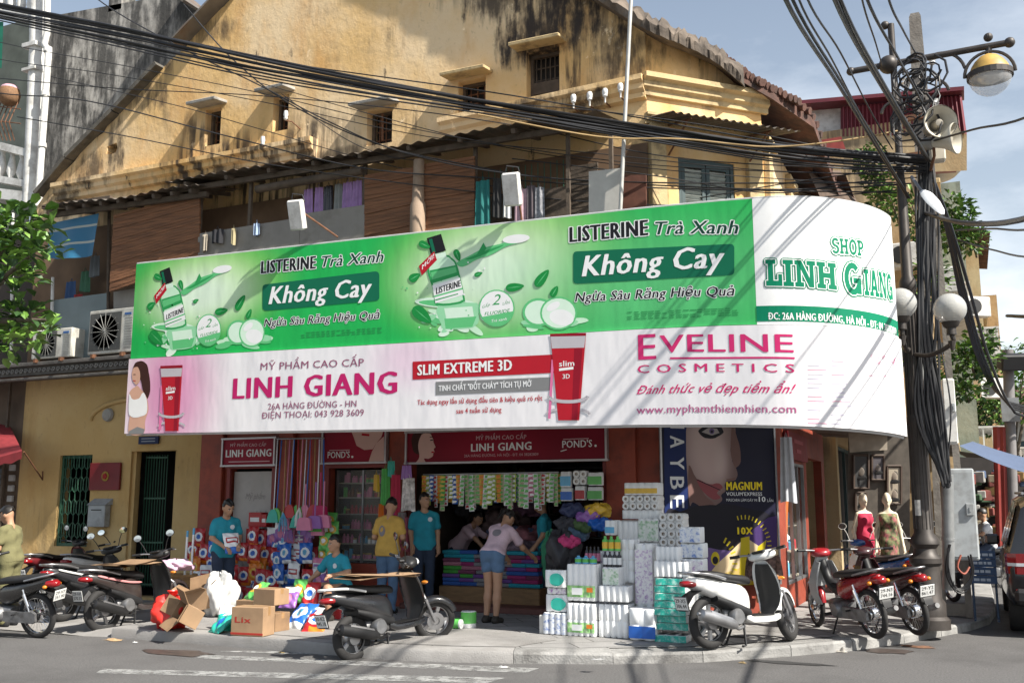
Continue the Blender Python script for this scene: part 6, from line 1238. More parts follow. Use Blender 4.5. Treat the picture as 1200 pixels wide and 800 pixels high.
for i in range(8):
 y=747-i*8.8;col_pack('flat teal tissue packet in the teal pile beside the white scooter',767,y-8.5,806,y,FR-.05,3,1,printT,dep=.26,base=SW+.0 if i==0 else None,group='flat teal tissue packets in one pile',band=(.03,.95))
col_pack('clear pack of white rolls lying on the teal tissue pile',766,657,806,676,FR-.05,6,1,None,dep=.26)
for k,(x0,y0,x1,y1,Y,nx,nz,lab,ends,l)in enumerate([(727,631,745,682,FR+.3,2,4,None,False,'narrow tower of plain white rolls behind the third stack'),(745,636,767,711,FR+.25,2,6,printP,False,'tower of small purple printed rolls above the blue kitchen roll pack'),(768,640,796,657.5,FR+.05,5,1,None,False,'long white pack of rolls above the clear pack'),(706,664,726,686,FR+.05,3,1,printG,False,'white pack with green leaf print on the third stack'),(797,654,825,678,FR+.2,3,1,printP,False,'pink and blue printed pack at the right end of the stack'),(797,636,824,654,FR+.2,3,1,printB,False,'white pack with pale blue band second from top at the right end'),(796,617,821,636,FR+.2,3,1,printB,False,'blue roll pack crowning the right end of the stack'),(797,678,824,742,FR+.2,3,3,None,False,'tall white pack half hidden behind the white scooter'),(772,601,801,640,12.5,3,4,None,True,'pack of twelve small rolls end on, at the back of the stack'),(747,607,772,635,12.5,3,2,printG,False,'white pack with dark green leaf pattern at the back'),(722,610,747,632,12.5,4,1,None,False,'white soft pack at the back left of the leaf patterned one'),(709,609,721,627,12.4,2,1,skyF,False,'small sky blue pack at the back of the stack'),(729,597,772,608,12.7,6,1,None,False,'flat white pack under the two rows of round rolls'),(729,580,772,597,12.7,5,2,None,True,'ten large rolls stacked end on against the red pillar'),(731,565,772,580,12.7,5,1,filmY,False,'yellow wrapped pack on the very top of the stack'),(745,635,775,742,12.55,4,5,None,False,'tall white roll tower buried in the middle of the stack'),(700,645,727,742,12.45,3,5,printP,False,'mixed roll tower buried behind the third stack'),(772,641,800,742,12.55,4,5,None,False,'tall white roll tower behind the teal packets'),(728,609,772,742,13.0,5,6,None,False,'rear wall of white rolls below the end on rolls')]):
 col_pack(l,x0,y0,x1,y1,Y,nx,nz,lab,ends=ends,dep=.26,band=(.06,.9)if lab in(printP,printG,printB)else(.15,.55))
def cans(label,x0,x1,y0,y1,Y,n,m,top,group):
 r=rY(x0,y0,x1,y1,Y);w_=(r[1]-r[0])/n
 for i in range(n):
  b=MB();b.lathe([(w_*.46,0),(w_*.46,(r[3]-r[2])*.72),(w_*.2,(r[3]-r[2])*.82),(w_*.2,r[3]-r[2]),(0,r[3]-r[2])],14,0,Matrix.Translation((r[0]+w_*(i+.5),Y+.05,r[2])));b.lathe([(w_*.47,(r[3]-r[2])*.15),(w_*.47,(r[3]-r[2])*.6)],14,1,Matrix.Translation((r[0]+w_*(i+.5),Y+.05,r[2])),cap=False)
  tag(b.build('bottle',[m,top],smooth=50),label,'bottle',group)
cans('dark bottle in the row on the third tissue stack',705,727,646,664,FR+.12,4,darkF,film,'dark bottles on the tissue stack');cans('small yellow green can in the row above the dark bottles',704,726,628,645,FR+.14,3,filmG,filmY,'yellow green cans above the dark bottles');cans('dark bottle standing by the black bag at the shop entrance',684,702,640,660,12.3,4,darkF,pinkF,'dark bottles by the black bag');cans('lidded jar on the second tissue stack',672,698,651,660,FR+.1,3,skyF,filmG,'jars on top of the second stack')
b=MB();r=rY(631.5,719,637,741,FR);b.box(((r[0]+r[1])/2,FR+.05,SW+(r[3]-r[2])/2),(r[1]-r[0],.08,r[3]-r[2]),bev=.005);tag(b.build('carton',whitedirty),'small white carton standing at the left foot of the tissue stacks','carton')
def loose_pack():
 c=PZ(549,735,SW);t=thing('tissue_pack','upright green and white roll pack standing on the pavement by the woman in shorts','tissue pack',c);b=MB();b.lathe([(.09,0),(.10,.01),(.10,.2),(.09,.21),(0,.21)],18,0,Matrix.Translation(c));b.lathe([(.1015,.06),(.1015,.2)],18,1,Matrix.Translation(c),cap=False);b.build('wrapped_rolls',[film,filmG],t,smooth=50)
 c=PZ(531,736,SW)+Vector((0,0,.06));t=thing('tissue_pack','white and green roll pack lying on its side on the pavement','tissue pack',c-Vector((0,0,.06)));b=MB()
 for y in(0,.115):b.lathe([(.02,0),(.057,0),(.06,.01),(.06,.22)],16,0,Matrix.Translation(c+Vector((-.1,y,0))),axis='X');b.lathe([(.061,.08),(.061,.2)],16,1,Matrix.Translation(c+Vector((-.1,y,0))),axis='X',cap=False)
 b.build('wrapped_rolls',[film,filmG],t,smooth=50)
loose_pack()
cardM=M('cardboard',(.33,.21,.12),.85,var=.15,scale=5);cardD=M('cardboard_dark',(.25,.155,.085),.9,var=.2)
# --- pillow shaped bags of detergent
def pouch_mesh(name,w_,h,d,cols,seed,style):
 r=random.Random(seed);b=MB();nu,nv=26,34
 def f(s):
  def g(u,v):
   x,z=u*2-1,v*2-1;e=max(0,(1-abs(x)**2.6))**.5*max(0,(1-abs(z)**3))**.6;return(x*w_/2*(1-.05*(1-abs(z))**2),s*(d/2*e)+.012*math.sin(x*4+seed)*e+.006*math.sin(z*9+x*6+seed),h*v)
  return g
 for s in(-1,1):
  o=len(b.f);b.grid(f(s),nu,nv)
  if s<0:
   for i in range(nu):
    for j in range(nv):
     x,z=(i+.5)/nu*2-1,(j+.5)/nv*2-1;k=o+i*nv+j
     if style=='swirl':
      if(x*.9+z*.25)**2+(z*1.3-.1-x*.2)**2<.42:b.m[k]=1
      if(x+.05)**2+((z-.1)*1.3)**2<.13:b.m[k]=2
      if z<-.62 and x>-.4:b.m[k]=3
     elif style=='band':
      if-.05<z<.5 and abs(x)<.8:b.m[k]=1
      if.12<z<.34 and abs(x)<.6:b.m[k]=2
      if z<-.45:b.m[k]=3
     else:
      if z>.35+.2*x:b.m[k]=1
      if(x*1.2)**2+(z+.2)**2<.2:b.m[k]=2
 bm=b.build('detergent_bag',cols,None,world=False,smooth=60);me=bm.data;bpy.data.objects.remove(bm);return me
PM={'red':pouch_mesh('r',.30,.40,.10,[redF,film,filmB,orangeF],1,'swirl'),'orange':pouch_mesh('o',.30,.40,.10,[orangeF,filmY,redF,film],2,'swirl'),'blue':pouch_mesh('b',.30,.40,.10,[filmB,film,skyF,film],3,'swirl'),'white':pouch_mesh('w',.30,.40,.10,[film,redF,film,filmB],4,'band'),'green':pouch_mesh('g',.30,.40,.10,[filmG,filmY,film,filmG],5,'swirl'),'pink':pouch_mesh('p',.30,.40,.10,[pinkF,film,filmP,pinkF],6,'band'),'purple':pouch_mesh('u',.30,.40,.10,[filmP,film,pinkF,film],7,'half'),'teal':pouch_mesh('t',.30,.40,.10,[filmT,film,filmB,filmT],8,'half')}
def bag(kind,px,py,Y,s,label,group=None,rz=0,rx=.0,ry=0,cat='detergent bag'):
 """hang or stand one bag with its foot at the pixel"""
 p=PY(px,py,Y);o=bpy.data.objects.new('detergent_bag',PM[kind]);COL.objects.link(o);o.location=p;o.rotation_euler=(rx,ry,rz);o.scale=(s*R_.uniform(.92,1.08),s,s*R_.uniform(.95,1.05));return tag(o,label,cat,group)
GW=13.55
for kind,l,g,pts in(('red','red detergent bag in the crowded display by the white door','red detergent bags by the white door',[(272,660),(284,657),(297,660),(310,662),(322,664),(272,684),(286,686),(305,690),(318,692),(226,655),(238,660),(340,712),(352,708),(330,715),(268,706),(281,709),(262,640),(270,636),(305,644),(296,640),(360,690),(366,664),(294,712),(320,722),(234,640),(246,672)]),('orange','orange detergent bag beside the red ones in the left display','orange detergent bags of the left display',[(298,684),(303,676),(230,676),(222,664)]),('blue','blue detergent bag hanging in a column left of the red pillar','blue detergent bags left of the pillar',[(325,652),(325,668),(326,684),(326,700),(331,645),(334,660),(316,704),(338,690),(358,660),(300,700),(250,655)]),('white','white and blue detergent bag hanging in a column by the red pillar','white detergent bags by the red pillar',[(345,652),(344,668),(343,684),(342,699),(350,660),(240,684),(232,690)]),('pink','pink sachet bag hanging at the top of the display','pink bags of the display',[(350,644),(338,636),(372,677),(378,672),(386,690),(394,684),(368,694)]),('purple','purple packet on the wire rack behind the display','purple packets of the display',[(320,640),(329,634),(374,690),(360,640),(398,676),(404,690)]),('green','bright green bag hanging in a column beside the cabinet window','green bags beside the cabinet window',[(381,630),(390,631),(380,645),(389,646),(379,660),(388,661),(386,620)])):
 for i,(x,y)in enumerate(pts):bag(kind,x,y,GW-.1*(i%3)-(.25 if y>680 else 0),.78 if kind!='green' else.7,l,g,rz=R_.uniform(-.25,.25),rx=R_.uniform(-.12,.05),ry=R_.uniform(-.1,.1))
for kind,px,py,z,s,rx,l in(('blue',341,736,10.75,1.1,-.9,'blue and white detergent bag slumped on the pavement right of the boxes'),('white',352,730,11.0,.9,-1.0,'white packet lying beside the slumped blue bag'),('red',366,740,10.7,.95,-1.1,'red and white bag lying on the pavement next to the black scooter'),('teal',250,741,10.35,1.0,-.9,'teal packet slumped between the open carton and the printed box'),('teal',264,739,10.5,.9,-.7,'teal and blue packet leaning on the printed cardboard box'),('green',290,702,10.62,.85,-.9,'green packet lying on top of the cardboard boxes'),('red',362,712,11.6,.9,-.3,'red bag standing by the bucket near the seated man'),('purple',336,712,11.4,.8,-.6,'lilac packet behind the slumped blue bag'),('green',349,706,11.6,.8,-.2,'dark green packet behind the slumped blue bag')):
 bag(kind,px,py,PZ(px,py,SW).y if py>725 else z,s,l,rx=rx,rz=R_.uniform(-.5,.5))
def rack():
 t=thing('wire_rack','thin wire rack holding red cartons behind the detergent bags','rack',PY(305,700,13.75));b=MB();P=lambda x,y:PY(x,y,13.72)
 for x in(284,304,330,355):b.tube([P(x,625),P(x,700)],.009,6)
 for y in(638,660,682):b.tube([P(282,y+1),P(357,y)],.008,6);b.tube([P(282,y+1)+Vector((0,.2,0)),P(357,y)+Vector((0,.2,0))],.008,6)
 b.build('wire_frame',steel,t)
rack()
def carton(label,px0,py0,px1,py1,Y,m,dep=.18,mark=None,rz=0,tape=True,name='carton',words_=None,base=None):
 r=rY(px0,py0,px1,py1,Y);w_,h=r[1]-r[0],r[3]-r[2];z0=r[2]if base is None else base;t=thing(name,label,'carton',((r[0]+r[1])/2,Y+dep/2,z0),rz);b=MB();b.box((0,0,h/2),(w_,dep,h),bev=.006);b.build('box_body',m,t,world=False);b=MB()
 if mark:b.box((0,-dep/2-.001,h*.5),(w_*.7,.004,h*.3),bev=0);b.build('printed_panel',mark,t,world=False)
 if words_:
  b=MB();S=Plane((-w_/2,-dep/2,0),(1,0,0));f=lambda u,v,z:Vector((u-w_/2,-dep/2-.002-z,v))
  text(b,words_,w_*.12,h*.46,w_*.5,h*.2,f,bold=.12);b.box((0,-dep/2-.001,h*.08),(w_,.003,h*.07));b.build('lettering',ink('carton_red',(.38,.04,.03)),t,world=False)
 if tape and m in(cardM,cardD):b=MB();b.box((0,0,h+.001),(w_*1.0,.05,.002));b.box((w_/2+.001,0,h*.85),(.002,.05,h*.3));b.build('tape',M('brown_tape',(.34,.2,.09),.3),t,world=False)
 return t
for x0,y0,x1,y1,l in((291,600,306,617,'red carton on the top shelf of the wire rack, left'),(288,619,302,637,'red carton with a white panel below the top shelf of the rack'),(306,602,312,617,'narrow red carton beside the top red carton'),(303,622,313,637,'grey white carton beside the lower red carton')):carton(l,x0,y0,x1,y1,13.7,redF if 'red' in l[:12]else whitedirty,mark=film if 'red' in l[:12]else skyF)
carton('brown cardboard box with red print at the pavement edge',271,711,306,745,PZ(290,745,SW).y,cardM,.26,words_='Lix',rz=.10,base=SW)
carton('brown cardboard box behind and right of the printed box, upper',296,700,324,719,PZ(311,740,SW).y+.1,cardM,.26,rz=-.12,base=SW+.31);carton('brown cardboard box behind and right of the printed box, lower',297,719,325,741,PZ(311,741,SW).y+.1,cardD,.26,rz=-.12,base=SW);carton('brown cardboard box under the green packet, behind the printed box',276,700,298,725,PZ(290,735,SW).y+.5,cardD,.3,base=SW)
def open_box(label,px,py,sx_,rot,flaps):
 p=PZ(px,py,SW);t=thing('open_carton',label,'carton',p+Vector((0,0,rot[3])),0);t.rotation_euler=rot[:3];WM[t.name]=Matrix.Translation(p);w_,d,h=sx_;b=MB()
 for c,s in(((0,0,.005),(w_,d,.01)),((-w_/2,0,h/2),(.01,d,h)),((w_/2,0,h/2),(.01,d,h)),((0,-d/2,h/2),(w_,.01,h)),((0,d/2,h/2),(w_,.01,h))):b.box(c,s)
 b.build('box_body',cardM,t,world=False)
 for c,s,rr in(((-w_/2-.07,0,h+.05),(.18,d,.008),(0,.7,0)),((w_/2+.07,0,h+.04),(.18,d,.008),(0,-.5,0)),((0,-d/2-.08,h+.03),(w_,.18,.008),(-.4,0,0)),((0,d/2+.06,h+.07),(w_,.18,.008),(.9,0,0))):b=MB();b.box(c,s,rot=rr);b.build('flap',cardD,t,world=False)
 return t
ob=open_box('open cardboard carton tipped towards the street beside the red plastic bag',229,738,(.29,.22,.25),(rad(62),rad(8),rad(-28),.14),1);open_box('larger open carton with its flaps up behind the tipped one',237,722,(.34,.28,.27),(rad(10),rad(-14),rad(20),.12),1)
def heap(label,name,cat,px,py,rx_,ry_,rz_,m,seed,z=None,Y=None,knots=True,mats=None):
 p=PZ(px,py,SW)if Y is None else PY(px,py,Y);r=random.Random(seed);b=MB();n,k=22,14;ph=[r.uniform(0,6)for _ in range(6)]
 def f(u,v):
  a,e=2*math.pi*u,math.pi*(v*.98+.01)-math.pi/2;q=1+.16*math.sin(3*a+ph[0]+2*e)+.10*math.sin(5*a+ph[1]-3*e)+.07*math.sin(9*a+5*e+ph[2])+.05*math.sin(13*a-7*e+ph[3]);c=math.cos(e)**.7;return(p.x+rx_*c*math.cos(a)*q,p.y+ry_*c*math.sin(a)*q,p.z+max(0,rz_*(1+math.sin(e)*q)))
 b.grid(f,n*2,k*2)
 if knots:b.loft([[(p.x+x+s*math.cos(a)*(1+.3*math.sin(4*a)),p.y+s*math.sin(a),p.z+2*rz_*zz)for a in[6.283*q/10 for q in range(10)]]for x,s,zz in((0,rx_*.3,.9),(.01,.03,1.05),(.03,.05,1.15),(.05,.09,1.25))],cap=False)
 return tag(b.build(name,mats or m,smooth=70),label,cat)
heap('red plastic shopping bag full of goods on the kerb side','plastic_bag','bag',199,736,.24,.2,.19,M('red_plastic',(.62,.03,.02),.35,var=.15,scale=12),1)
heap('white woven sack standing behind the open cartons','woven_sack','sack',256,722,.24,.2,.28,M('white_woven_plastic',(.60,.60,.58),.7,var=.15,scale=14),2,knots=False)
heap('pale pink plastic bag lying on the tan drum','plastic_bag','bag',207,668,.24,.2,.075,M('pink_film',(.66,.45,.58),.4,var=.12,scale=12),3,Y=11.5,knots=False)
def drum():
 c=PZ(210,716,SW);t=thing('cardboard_drum','tan round cardboard drum with tape bands under the pink plastic bag','drum',c);T=Matrix.Translation(c);b=MB();b.lathe([(.215,0),(.225,.02),(.235,.5),(.24,.52),(.235,.54),(.225,.54),(.21,.03),(0,.03)],28,0,T);b.build('drum_body',M('tan_fibre',(.46,.29,.13),.75,var=.2,scale=8),t,smooth=50);b=MB()
 for z in(.12,.3,.46):b.lathe([(.2285+.014*z/.5,z),(.2305+.014*z/.5,z+.05)],28,0,T,cap=False)
 b.build('tape_band',M('brown_tape',(.34,.2,.09),.3),t)
 for dx,h in((-.03,1.15),(.09,1.2)):b=MB();k=c+Vector((dx+.02,.08,.25));b.tube([k,k+Vector((.0,.02,h*.72))],.017,8);b.tube([k+Vector((0,.02,h*.72)),k+Vector((0,.025,h*.8))],.018,8,mi=1);tag(b.build('mop_stick',[film,skyF],smooth=60),'white mop handle with blue tip standing in the tan drum','handle','white handles in the drum')
drum()
def bucket():
 c=PZ(365,713,SW);c=Vector((c.x,c.y,SW));t=thing('bucket','white plastic bucket by the red bags left of the seated man','bucket',c);b=MB();T=Matrix.Translation(c);b.lathe([(.12,0),(.155,.26),(.165,.265),(.165,.285),(.15,.285),(.115,.01),(0,.01)],22,0,T);b.build('bucket_body',film,t,smooth=50);b=MB();b.tube([c+Vector((.16*math.cos(a),.02,.27+.15*math.sin(a)))for a in[math.pi*k/10 for k in range(11)]],.006,6);b.build('bail',steel,t)
bucket()
# --- brooms, mops and dustpans hanging in the window bay
kinds=[('broom',filmT,'teal'),('broom',filmG,'green'),('mop',paper,'white'),('mop',skyF,'blue'),('broom',pinkF,'pink'),('mop',filmP,'purple'),('broom',redF,'red')]
rail=(PY(324,514,13.3),PY(380,513,13.3));b=MB();b.tube(rail,.014,8);tag(b.build('hanging_rail',steel,smooth=60),'steel rail under the hoarding with brooms hanging from it','rail')
for i in range(17):
 k,m,cn=kinds[i%7];u=(i+.5)/17;p=rail[0].lerp(rail[1],u)+Vector((0,.03*(i%3),-.02));L_=R_.uniform(1.05,1.35);t=thing(k,'%s %s hanging head down from the steel rail'%(cn,k),k,p-Vector((0,0,L_)),group='%s %ss on the rail'%(cn,k));b=MB();q=p+Vector((R_.uniform(-.06,.06),R_.uniform(-.03,.03),-L_));b.tube([p,q],.011,7);b.build('handle',[M('silver_handle',(.5,.5,.52),.3,.7),filmB,redF,M('wood_handle',(.40,.24,.10),.6),pinkF][i%5],t,smooth=60);b=MB()
 if k=='broom':b.loft([[(q.x+x*w_,q.y+y*dd,q.z-zz)for x,y in((-1,-1),(1,-1),(1,1),(-1,1))]for zz,w_,dd in((-.04,.03,.02),(0,.07,.025),(.05,.09,.03),(.17,.12,.04))])
 else:
  for j in range(26):a=R_.uniform(0,6.28);b.tube([(q.x,q.y,q.z),(q.x+.05*math.cos(a),q.y+.04*math.sin(a),q.z-.1),(q.x+.075*math.cos(a),q.y+.05*math.sin(a),q.z-R_.uniform(.2,.3))],.008,4)
 b.build('head',m,t)
for i,(px,py,m,cn)in enumerate(((357,612,pinkF,'pink'),(369,610,filmP,'purple'),(379,609,pinkF,'pink'),(375,598,M('magenta_plastic',(.50,.02,.12),.4),'magenta'),(371,618,pinkF,'pink'),(362,618,filmP,'purple'))):
 p=PY(px,py,13.1+.05*i);t=thing('dustpan','%s plastic dustpan hanging below the brooms'%cn,'dustpan',p-Vector((0,0,.12)),group='%s dustpans below the brooms'%cn);b=MB();b.loft([[(p.x+x*w_,p.y+y,p.z+zz)for x,y in((-1,-.03),(1,-.03),(1,.03),(-1,.03))]for zz,w_ in((-.12,.135),(-.1,.14),(.06,.11),(.08,.06))]);b.build('pan',m,t);b=MB();b.tube([(p.x,p.y,p.z+.07),(p.x,p.y,p.z+.6)],.012,7);b.build('handle',m,t)
# --- glazed cabinet with shelves of small goods
def cabinet():
 X=lambda px:PY(px,600,HY).x
 x0,x1=X(386),X(450);t=thing('display_cabinet','glazed display cabinet full of small cosmetics in the red shopfront','cabinet',((x0+x1)/2,HY+.4,.75));b=MB();b.box(((x0+x1)/2,HY+.62,1.52),(x1-x0,.03,1.5));b.build('back_panel',M('cabinet_back',(.16,.12,.08),.8),t);zs=[.80,1.05,1.28,1.53,1.80,2.04]
 for z in zs:b=MB();b.box(((x0+x1)/2,HY+.42,z),(x1-x0-.02,.36,.018));b.build('shelf',M('cabinet_shelf',(.42,.38,.3),.5),t)
 b=MB();b.box(((x0+x1)/2,HY+.2,1.5),(x1-x0-.01,.008,1.5));b.build('glass',glassM,t);b=MB()
 for x in(x0+.02,(x0+x1)/2):b.box((x,HY+.19,1.5),(.03,.03,1.5))
 b.build('door_frame',steel,t);pal=[film,filmY,M('cream_box',(.55,.47,.36),.5),pinkF,M('gold_lid',(.5,.35,.1),.3,.5),skyF,M('brown_jar',(.16,.07,.03),.2),redF,filmG]
 meshes=[]
 for m in pal:
  for kind in range(3):
   b=MB()
   if kind==0:b.lathe([(.028,0),(.03,.01),(.03,.09),(.014,.105),(.014,.13),(0,.13)],12)
   elif kind==1:b.box((0,0,.07),(.06,.04,.14),bev=.004)
   else:b.lathe([(.034,0),(.034,.055)],14);b.lathe([(.036,.056),(.036,.075),(0,.075)],14,1)
   o=b.build('toiletry',[m,pal[4]],None,world=False,smooth=40);meshes.append((o.data,('bottle','box','jar')[kind]));bpy.data.objects.remove(o)
 for z in zs:
  x=x0+.06
  run=R_.choice(meshes)
  while x<x1-.05:
   if R_.random()<.4:run=R_.choice(meshes)
   o=bpy.data.objects.new('cosmetic_'+run[1],run[0]);COL.objects.link(o);o.location=(x,HY+.34+R_.uniform(-.02,.05),z+.009);o.scale=(1,1,R_.uniform(.85,1.3));tag(o,'small cosmetic %s on a shelf of the glazed cabinet'%run[1],run[1],'cosmetic %ss in the glazed cabinet'%run[1]);x+=.075
cabinet()
# --- sachet strips across the entrance
pal=[film,filmG,filmY,orangeF,filmB,M('lime_film',(.45,.6,.12),.35,var=.1),M('cream_film',(.62,.58,.42),.35,var=.1),pinkF]
def strip_mesh(m1,m2,n):
 b=MB();w_=.085
 for k in range(n):
  z=-.075*(k+1)
  b.grid(lambda u,v:((u-.5)*w_*(.96 if k%2 else 1),-.012*math.sin(math.pi*u)*math.sin(math.pi*v),z+.07*v),4,4,0);o_=.012*math.sin(k*2.3+n);b.add([(-.036+o_,-.014,z+.012),(.03+o_,-.014,z+.02),(.034,-.014,z+.05),(-.02+o_,-.014,z+.058)],[(0,1,2,3)],1)
 o=b.build('sachet_strip',[m1,m2],None,world=False,smooth=50);me=o.data;bpy.data.objects.remove(o);return me
SM=[strip_mesh(a,c,n)for a,c,n in((pal[2],pal[3],6),(pal[5],film,6),(film,pal[1],7),(pal[6],pal[1],7),(pal[4],film,6),(pal[0],redF,7),(pal[1],pal[2],6),(pal[7],film,5))]
cn=['yellow orange','lime','white green','cream green','blue','white red','green','pink'];seq=[0,1,4,5,0,6,5,1,4,0,2,3,2,3,3,0,2,1,1,0,3,2,3,1,2,3,2,7,2,3,5,1,2,3]
ra,rb=PY(496,556,13.8),PY(655,553,13.8);b=MB();b.tube([ra,rb],.012,6);tag(b.build('hanging_rail',steel),'rail across the shop entrance carrying strips of sachets','rail')
for i,k in enumerate(seq):
 for j in range(2):o=bpy.data.objects.new('sachet_strip',SM[k if j==0 else(k+3)%8]);COL.objects.link(o);o.location=ra.lerp(rb,(i+.5+.3*j)/len(seq))+Vector((0,-.03+.09*j,-.01));o.scale=(R_.uniform(.8,1.15),1,R_.uniform(.78,1.08));o.rotation_euler=(R_.uniform(-.05,.05),R_.uniform(-.05,.05),R_.uniform(-.6,.6));kk=k if j==0 else(k+3)%8;tag(o,'%s strip of sachets hanging in the shop entrance'%cn[kk],'sachets','%s sachet strips in the entrance'%cn[kk])
for i,(x0,y0,x1,y1,m,ends,l)in enumerate(((657,552,670,571,skyF,False,'blue and white napkin packet'),(657,571,671,587,filmB,False,'dark blue and white napkin packet'),(672,551,688,568,None,True,'four pack of round rolls'),(674,569,686,586,redF,False,'red and white packet'),(689,553,707,569,filmG,False,'upper green packet'),(688,570,706,586,filmG,False,'lower green packet'))):
 col_pack(l+' hanging at the right jamb of the shop entrance',x0,y0,x1,y1,13.6,2,2 if ends else 1,m,ends=ends,dep=.12,name='hanging_pack',cat='pack',band=(.1,.7))
# --- interior: shelving, towels, hats
def shelving(label,x0,x1,y,z1,seed,n=5,face=-1):
 r=random.Random(seed);t=thing('stock_shelf',label,'shelf',((x0+x1)/2,y,.2));b=MB()
 for x in(x0,x1):b.box((x,y,z1/2+.1),(.04,.4,z1))
 for k in range(n+1):b.box(((x0+x1)/2,y,.25+k*(z1-.1)/n),(x1-x0-.04,.4,.025))
 b.build('frame',M('shelf_steel',(.2,.2,.2),.6),t);b=MB();P=[M('stock_%d'%i,c,.6,var=.3,scale=15)for i,c in enumerate(((.08,.12,.2),(.2,.08,.08),(.25,.22,.18),(.06,.13,.08),(.2,.15,.06),(.14,.08,.16)))]
 for k in range(n):
  x=x0+.05
  while x<x1-.1:w_=r.uniform(.08,.2);h=r.uniform(.12,(z1-.1)/n*.8);b.box((x+w_/2,y+r.uniform(-.06,.03),.27+k*(z1-.1)/n+h/2),(w_*.92,.3,h),r.randrange(6),bev=.012);x+=w_
 b.build('stock',P,t);return t
shelving('dark stock shelf along the back of the shop, left half',-9.4,-7.2,17.4,2.4,1);shelving('dark stock shelf along the back of the shop, right half',-7.1,-4.9,17.5,2.2,2)
def platform():
 r=rY(514,703,632,722,13.95);b=MB();b.box(((r[0]+r[1])/2,14.35,.15+.15),(r[1]-r[0],.8,.3),bev=.01);tag(b.build('low_platform',M('worn_plank',(.22,.13,.06),.7,var=.2,stretch=(1,6,6))),'low wooden platform carrying stacked towels inside the entrance','platform');return.45
pz=platform();cl=[M('towel_%s'%n,c,.95,var=.15,scale=30,bump=.3,bscale=200)for n,c in(('teal',(.02,.28,.38)),('magenta',(.30,.03,.14)),('purple',(.14,.06,.26)),('green',(.06,.32,.05)),('blue',(.03,.10,.36)),('plum',(.18,.05,.10)),('grey',(.22,.22,.24)),('rose',(.40,.16,.22)))]
def towel_mesh(m):
 b=MB();w_,d,h=.30,.34,.06;b.loft([[(x,y,z)for y,z in((-d/2+.01,.004),(-d/2,h/2),(-d/2+.01,h-.004),(0,h),(d/2,h*.9),(d/2,.006))]for x in(-w_/2,-w_/4,0,w_/4,w_/2)]);o=b.build('folded_towel',m,None,world=False,smooth=40);me=o.data;bpy.data.objects.remove(o);return me
TM=[towel_mesh(m)for m in cl];tn=('teal','magenta','purple','green','blue','plum','grey','rose')
for px,seq,nm in((533,(4,4,2,3,3,7,5,0,0),'left stack'),(552,(4,2,3,5,7,1,0,0,4),'left stack'),(569,(6,6,2,6,7,6,5,6),'stack behind the woman in shorts'),(594,(6,2,6,6,5,6,6,2),'stack behind the woman in shorts'),(609,(0,1,1,4,2,0,1,5,0),'right stack'),(624,(0,1,5,4,1,0,2,1,0),'right stack')):
 p=PY(px,700,14.2)
 for i,k in enumerate(seq):o=bpy.data.objects.new('folded_towel',TM[k]);COL.objects.link(o);o.location=(p.x+R_.uniform(-.012,.012),14.25+R_.uniform(-.02,.02),pz+.06*i);o.rotation_euler=(0,0,R_.uniform(-.07,.07));tag(o,'%s folded towel in the %s on the low platform'%(tn[k],nm),'towel','%s towels of the %s'%(tn[k],nm))
def hat(label,px,py,Y,r,m,rot):
 c=PY(px,py,Y);b=MB();T=Matrix.Translation(c)@Euler(rot).to_matrix().to_4x4();b.lathe([(0,.11),(.05,.108),(.085,.09),(.1,.03),(.105,0),(r,-.02),(r*1.01,-.025),(r,-.03),(.1,-.01),(.09,.02),(0,.1)],24,0,T);return tag(b.build('straw_hat',m,smooth=60),label,'hat')
hat('wide straw hat leaning on the cloth pile by the right towel stack',622,657,14.4,.2,M('straw',(.50,.36,.18),.8,var=.2,scale=40),(-.9,.3,0));hat('dark felt hat on the goods behind the woman in shorts',600,618,15.2,.18,M('felt',(.14,.10,.07),.9),(-1.1,.2,0));hat('pink hat hanging high above the cloth pile',606,610,15.4,.2,M('pinkstraw',(.42,.14,.16),.8),(-1.3,0,0))
for i,(px,py,rx_,rz_,c,n)in enumerate(((612,655,.45,.16,(.22,.16,.2),'mauve'),(600,640,.4,.15,(.10,.12,.22),'blue grey'),(622,636,.35,.13,(.26,.10,.12),'rose'),(590,625,.4,.2,(.09,.06,.06),'dark brown'),(616,605,.35,.22,(.12,.06,.10),'plum'),(560,610,.4,.3,(.05,.05,.06),'black'))):heap('%s heap of folded clothing deep inside the shop'%n,'clothes_heap','clothes',px,py,rx_,.3,rz_,M('heap_%d'%i,c,.95,var=.5,scale=9),20+i,Y=14.9+.1*i,knots=False)
heap('black bag with a pink lining slumped by the tissue stacks','sports_bag','bag',658,668,.22,.2,.24,None,31,Y=12.6,knots=False,mats=M('black_bag',(.03,.03,.035),.6));heap('crumpled pink cloth on the black bag','cloth_bundle','cloth',666,642,.14,.12,.08,M('hotpink',(.55,.05,.18),.8,var=.2),32,Y=12.55,knots=False);heap('green cloth hanging down beside the black bag','cloth_bundle','cloth',644,680,.09,.09,.30,M('bottle_green',(.02,.16,.08),.8,var=.2),33,Y=12.7,knots=False)
for i,(px,py,m,n)in enumerate(((690,612,filmP,'purple'),(672,606,M('navy',(.03,.04,.10),.6),'navy'),(702,606,filmY,'yellow'),(684,624,M('moss',(.08,.14,.05),.7),'moss green'),(666,622,M('charc',(.05,.05,.06),.7),'charcoal'),(704,622,filmB,'blue'),(676,634,M('bluegrey',(.10,.16,.24),.7),'blue grey'))):heap('%s packet in the jumble at the right side of the entrance'%n,'packet','packet',px,py,.17,.13,.09,m,40+i,Y=13.0,knots=False)
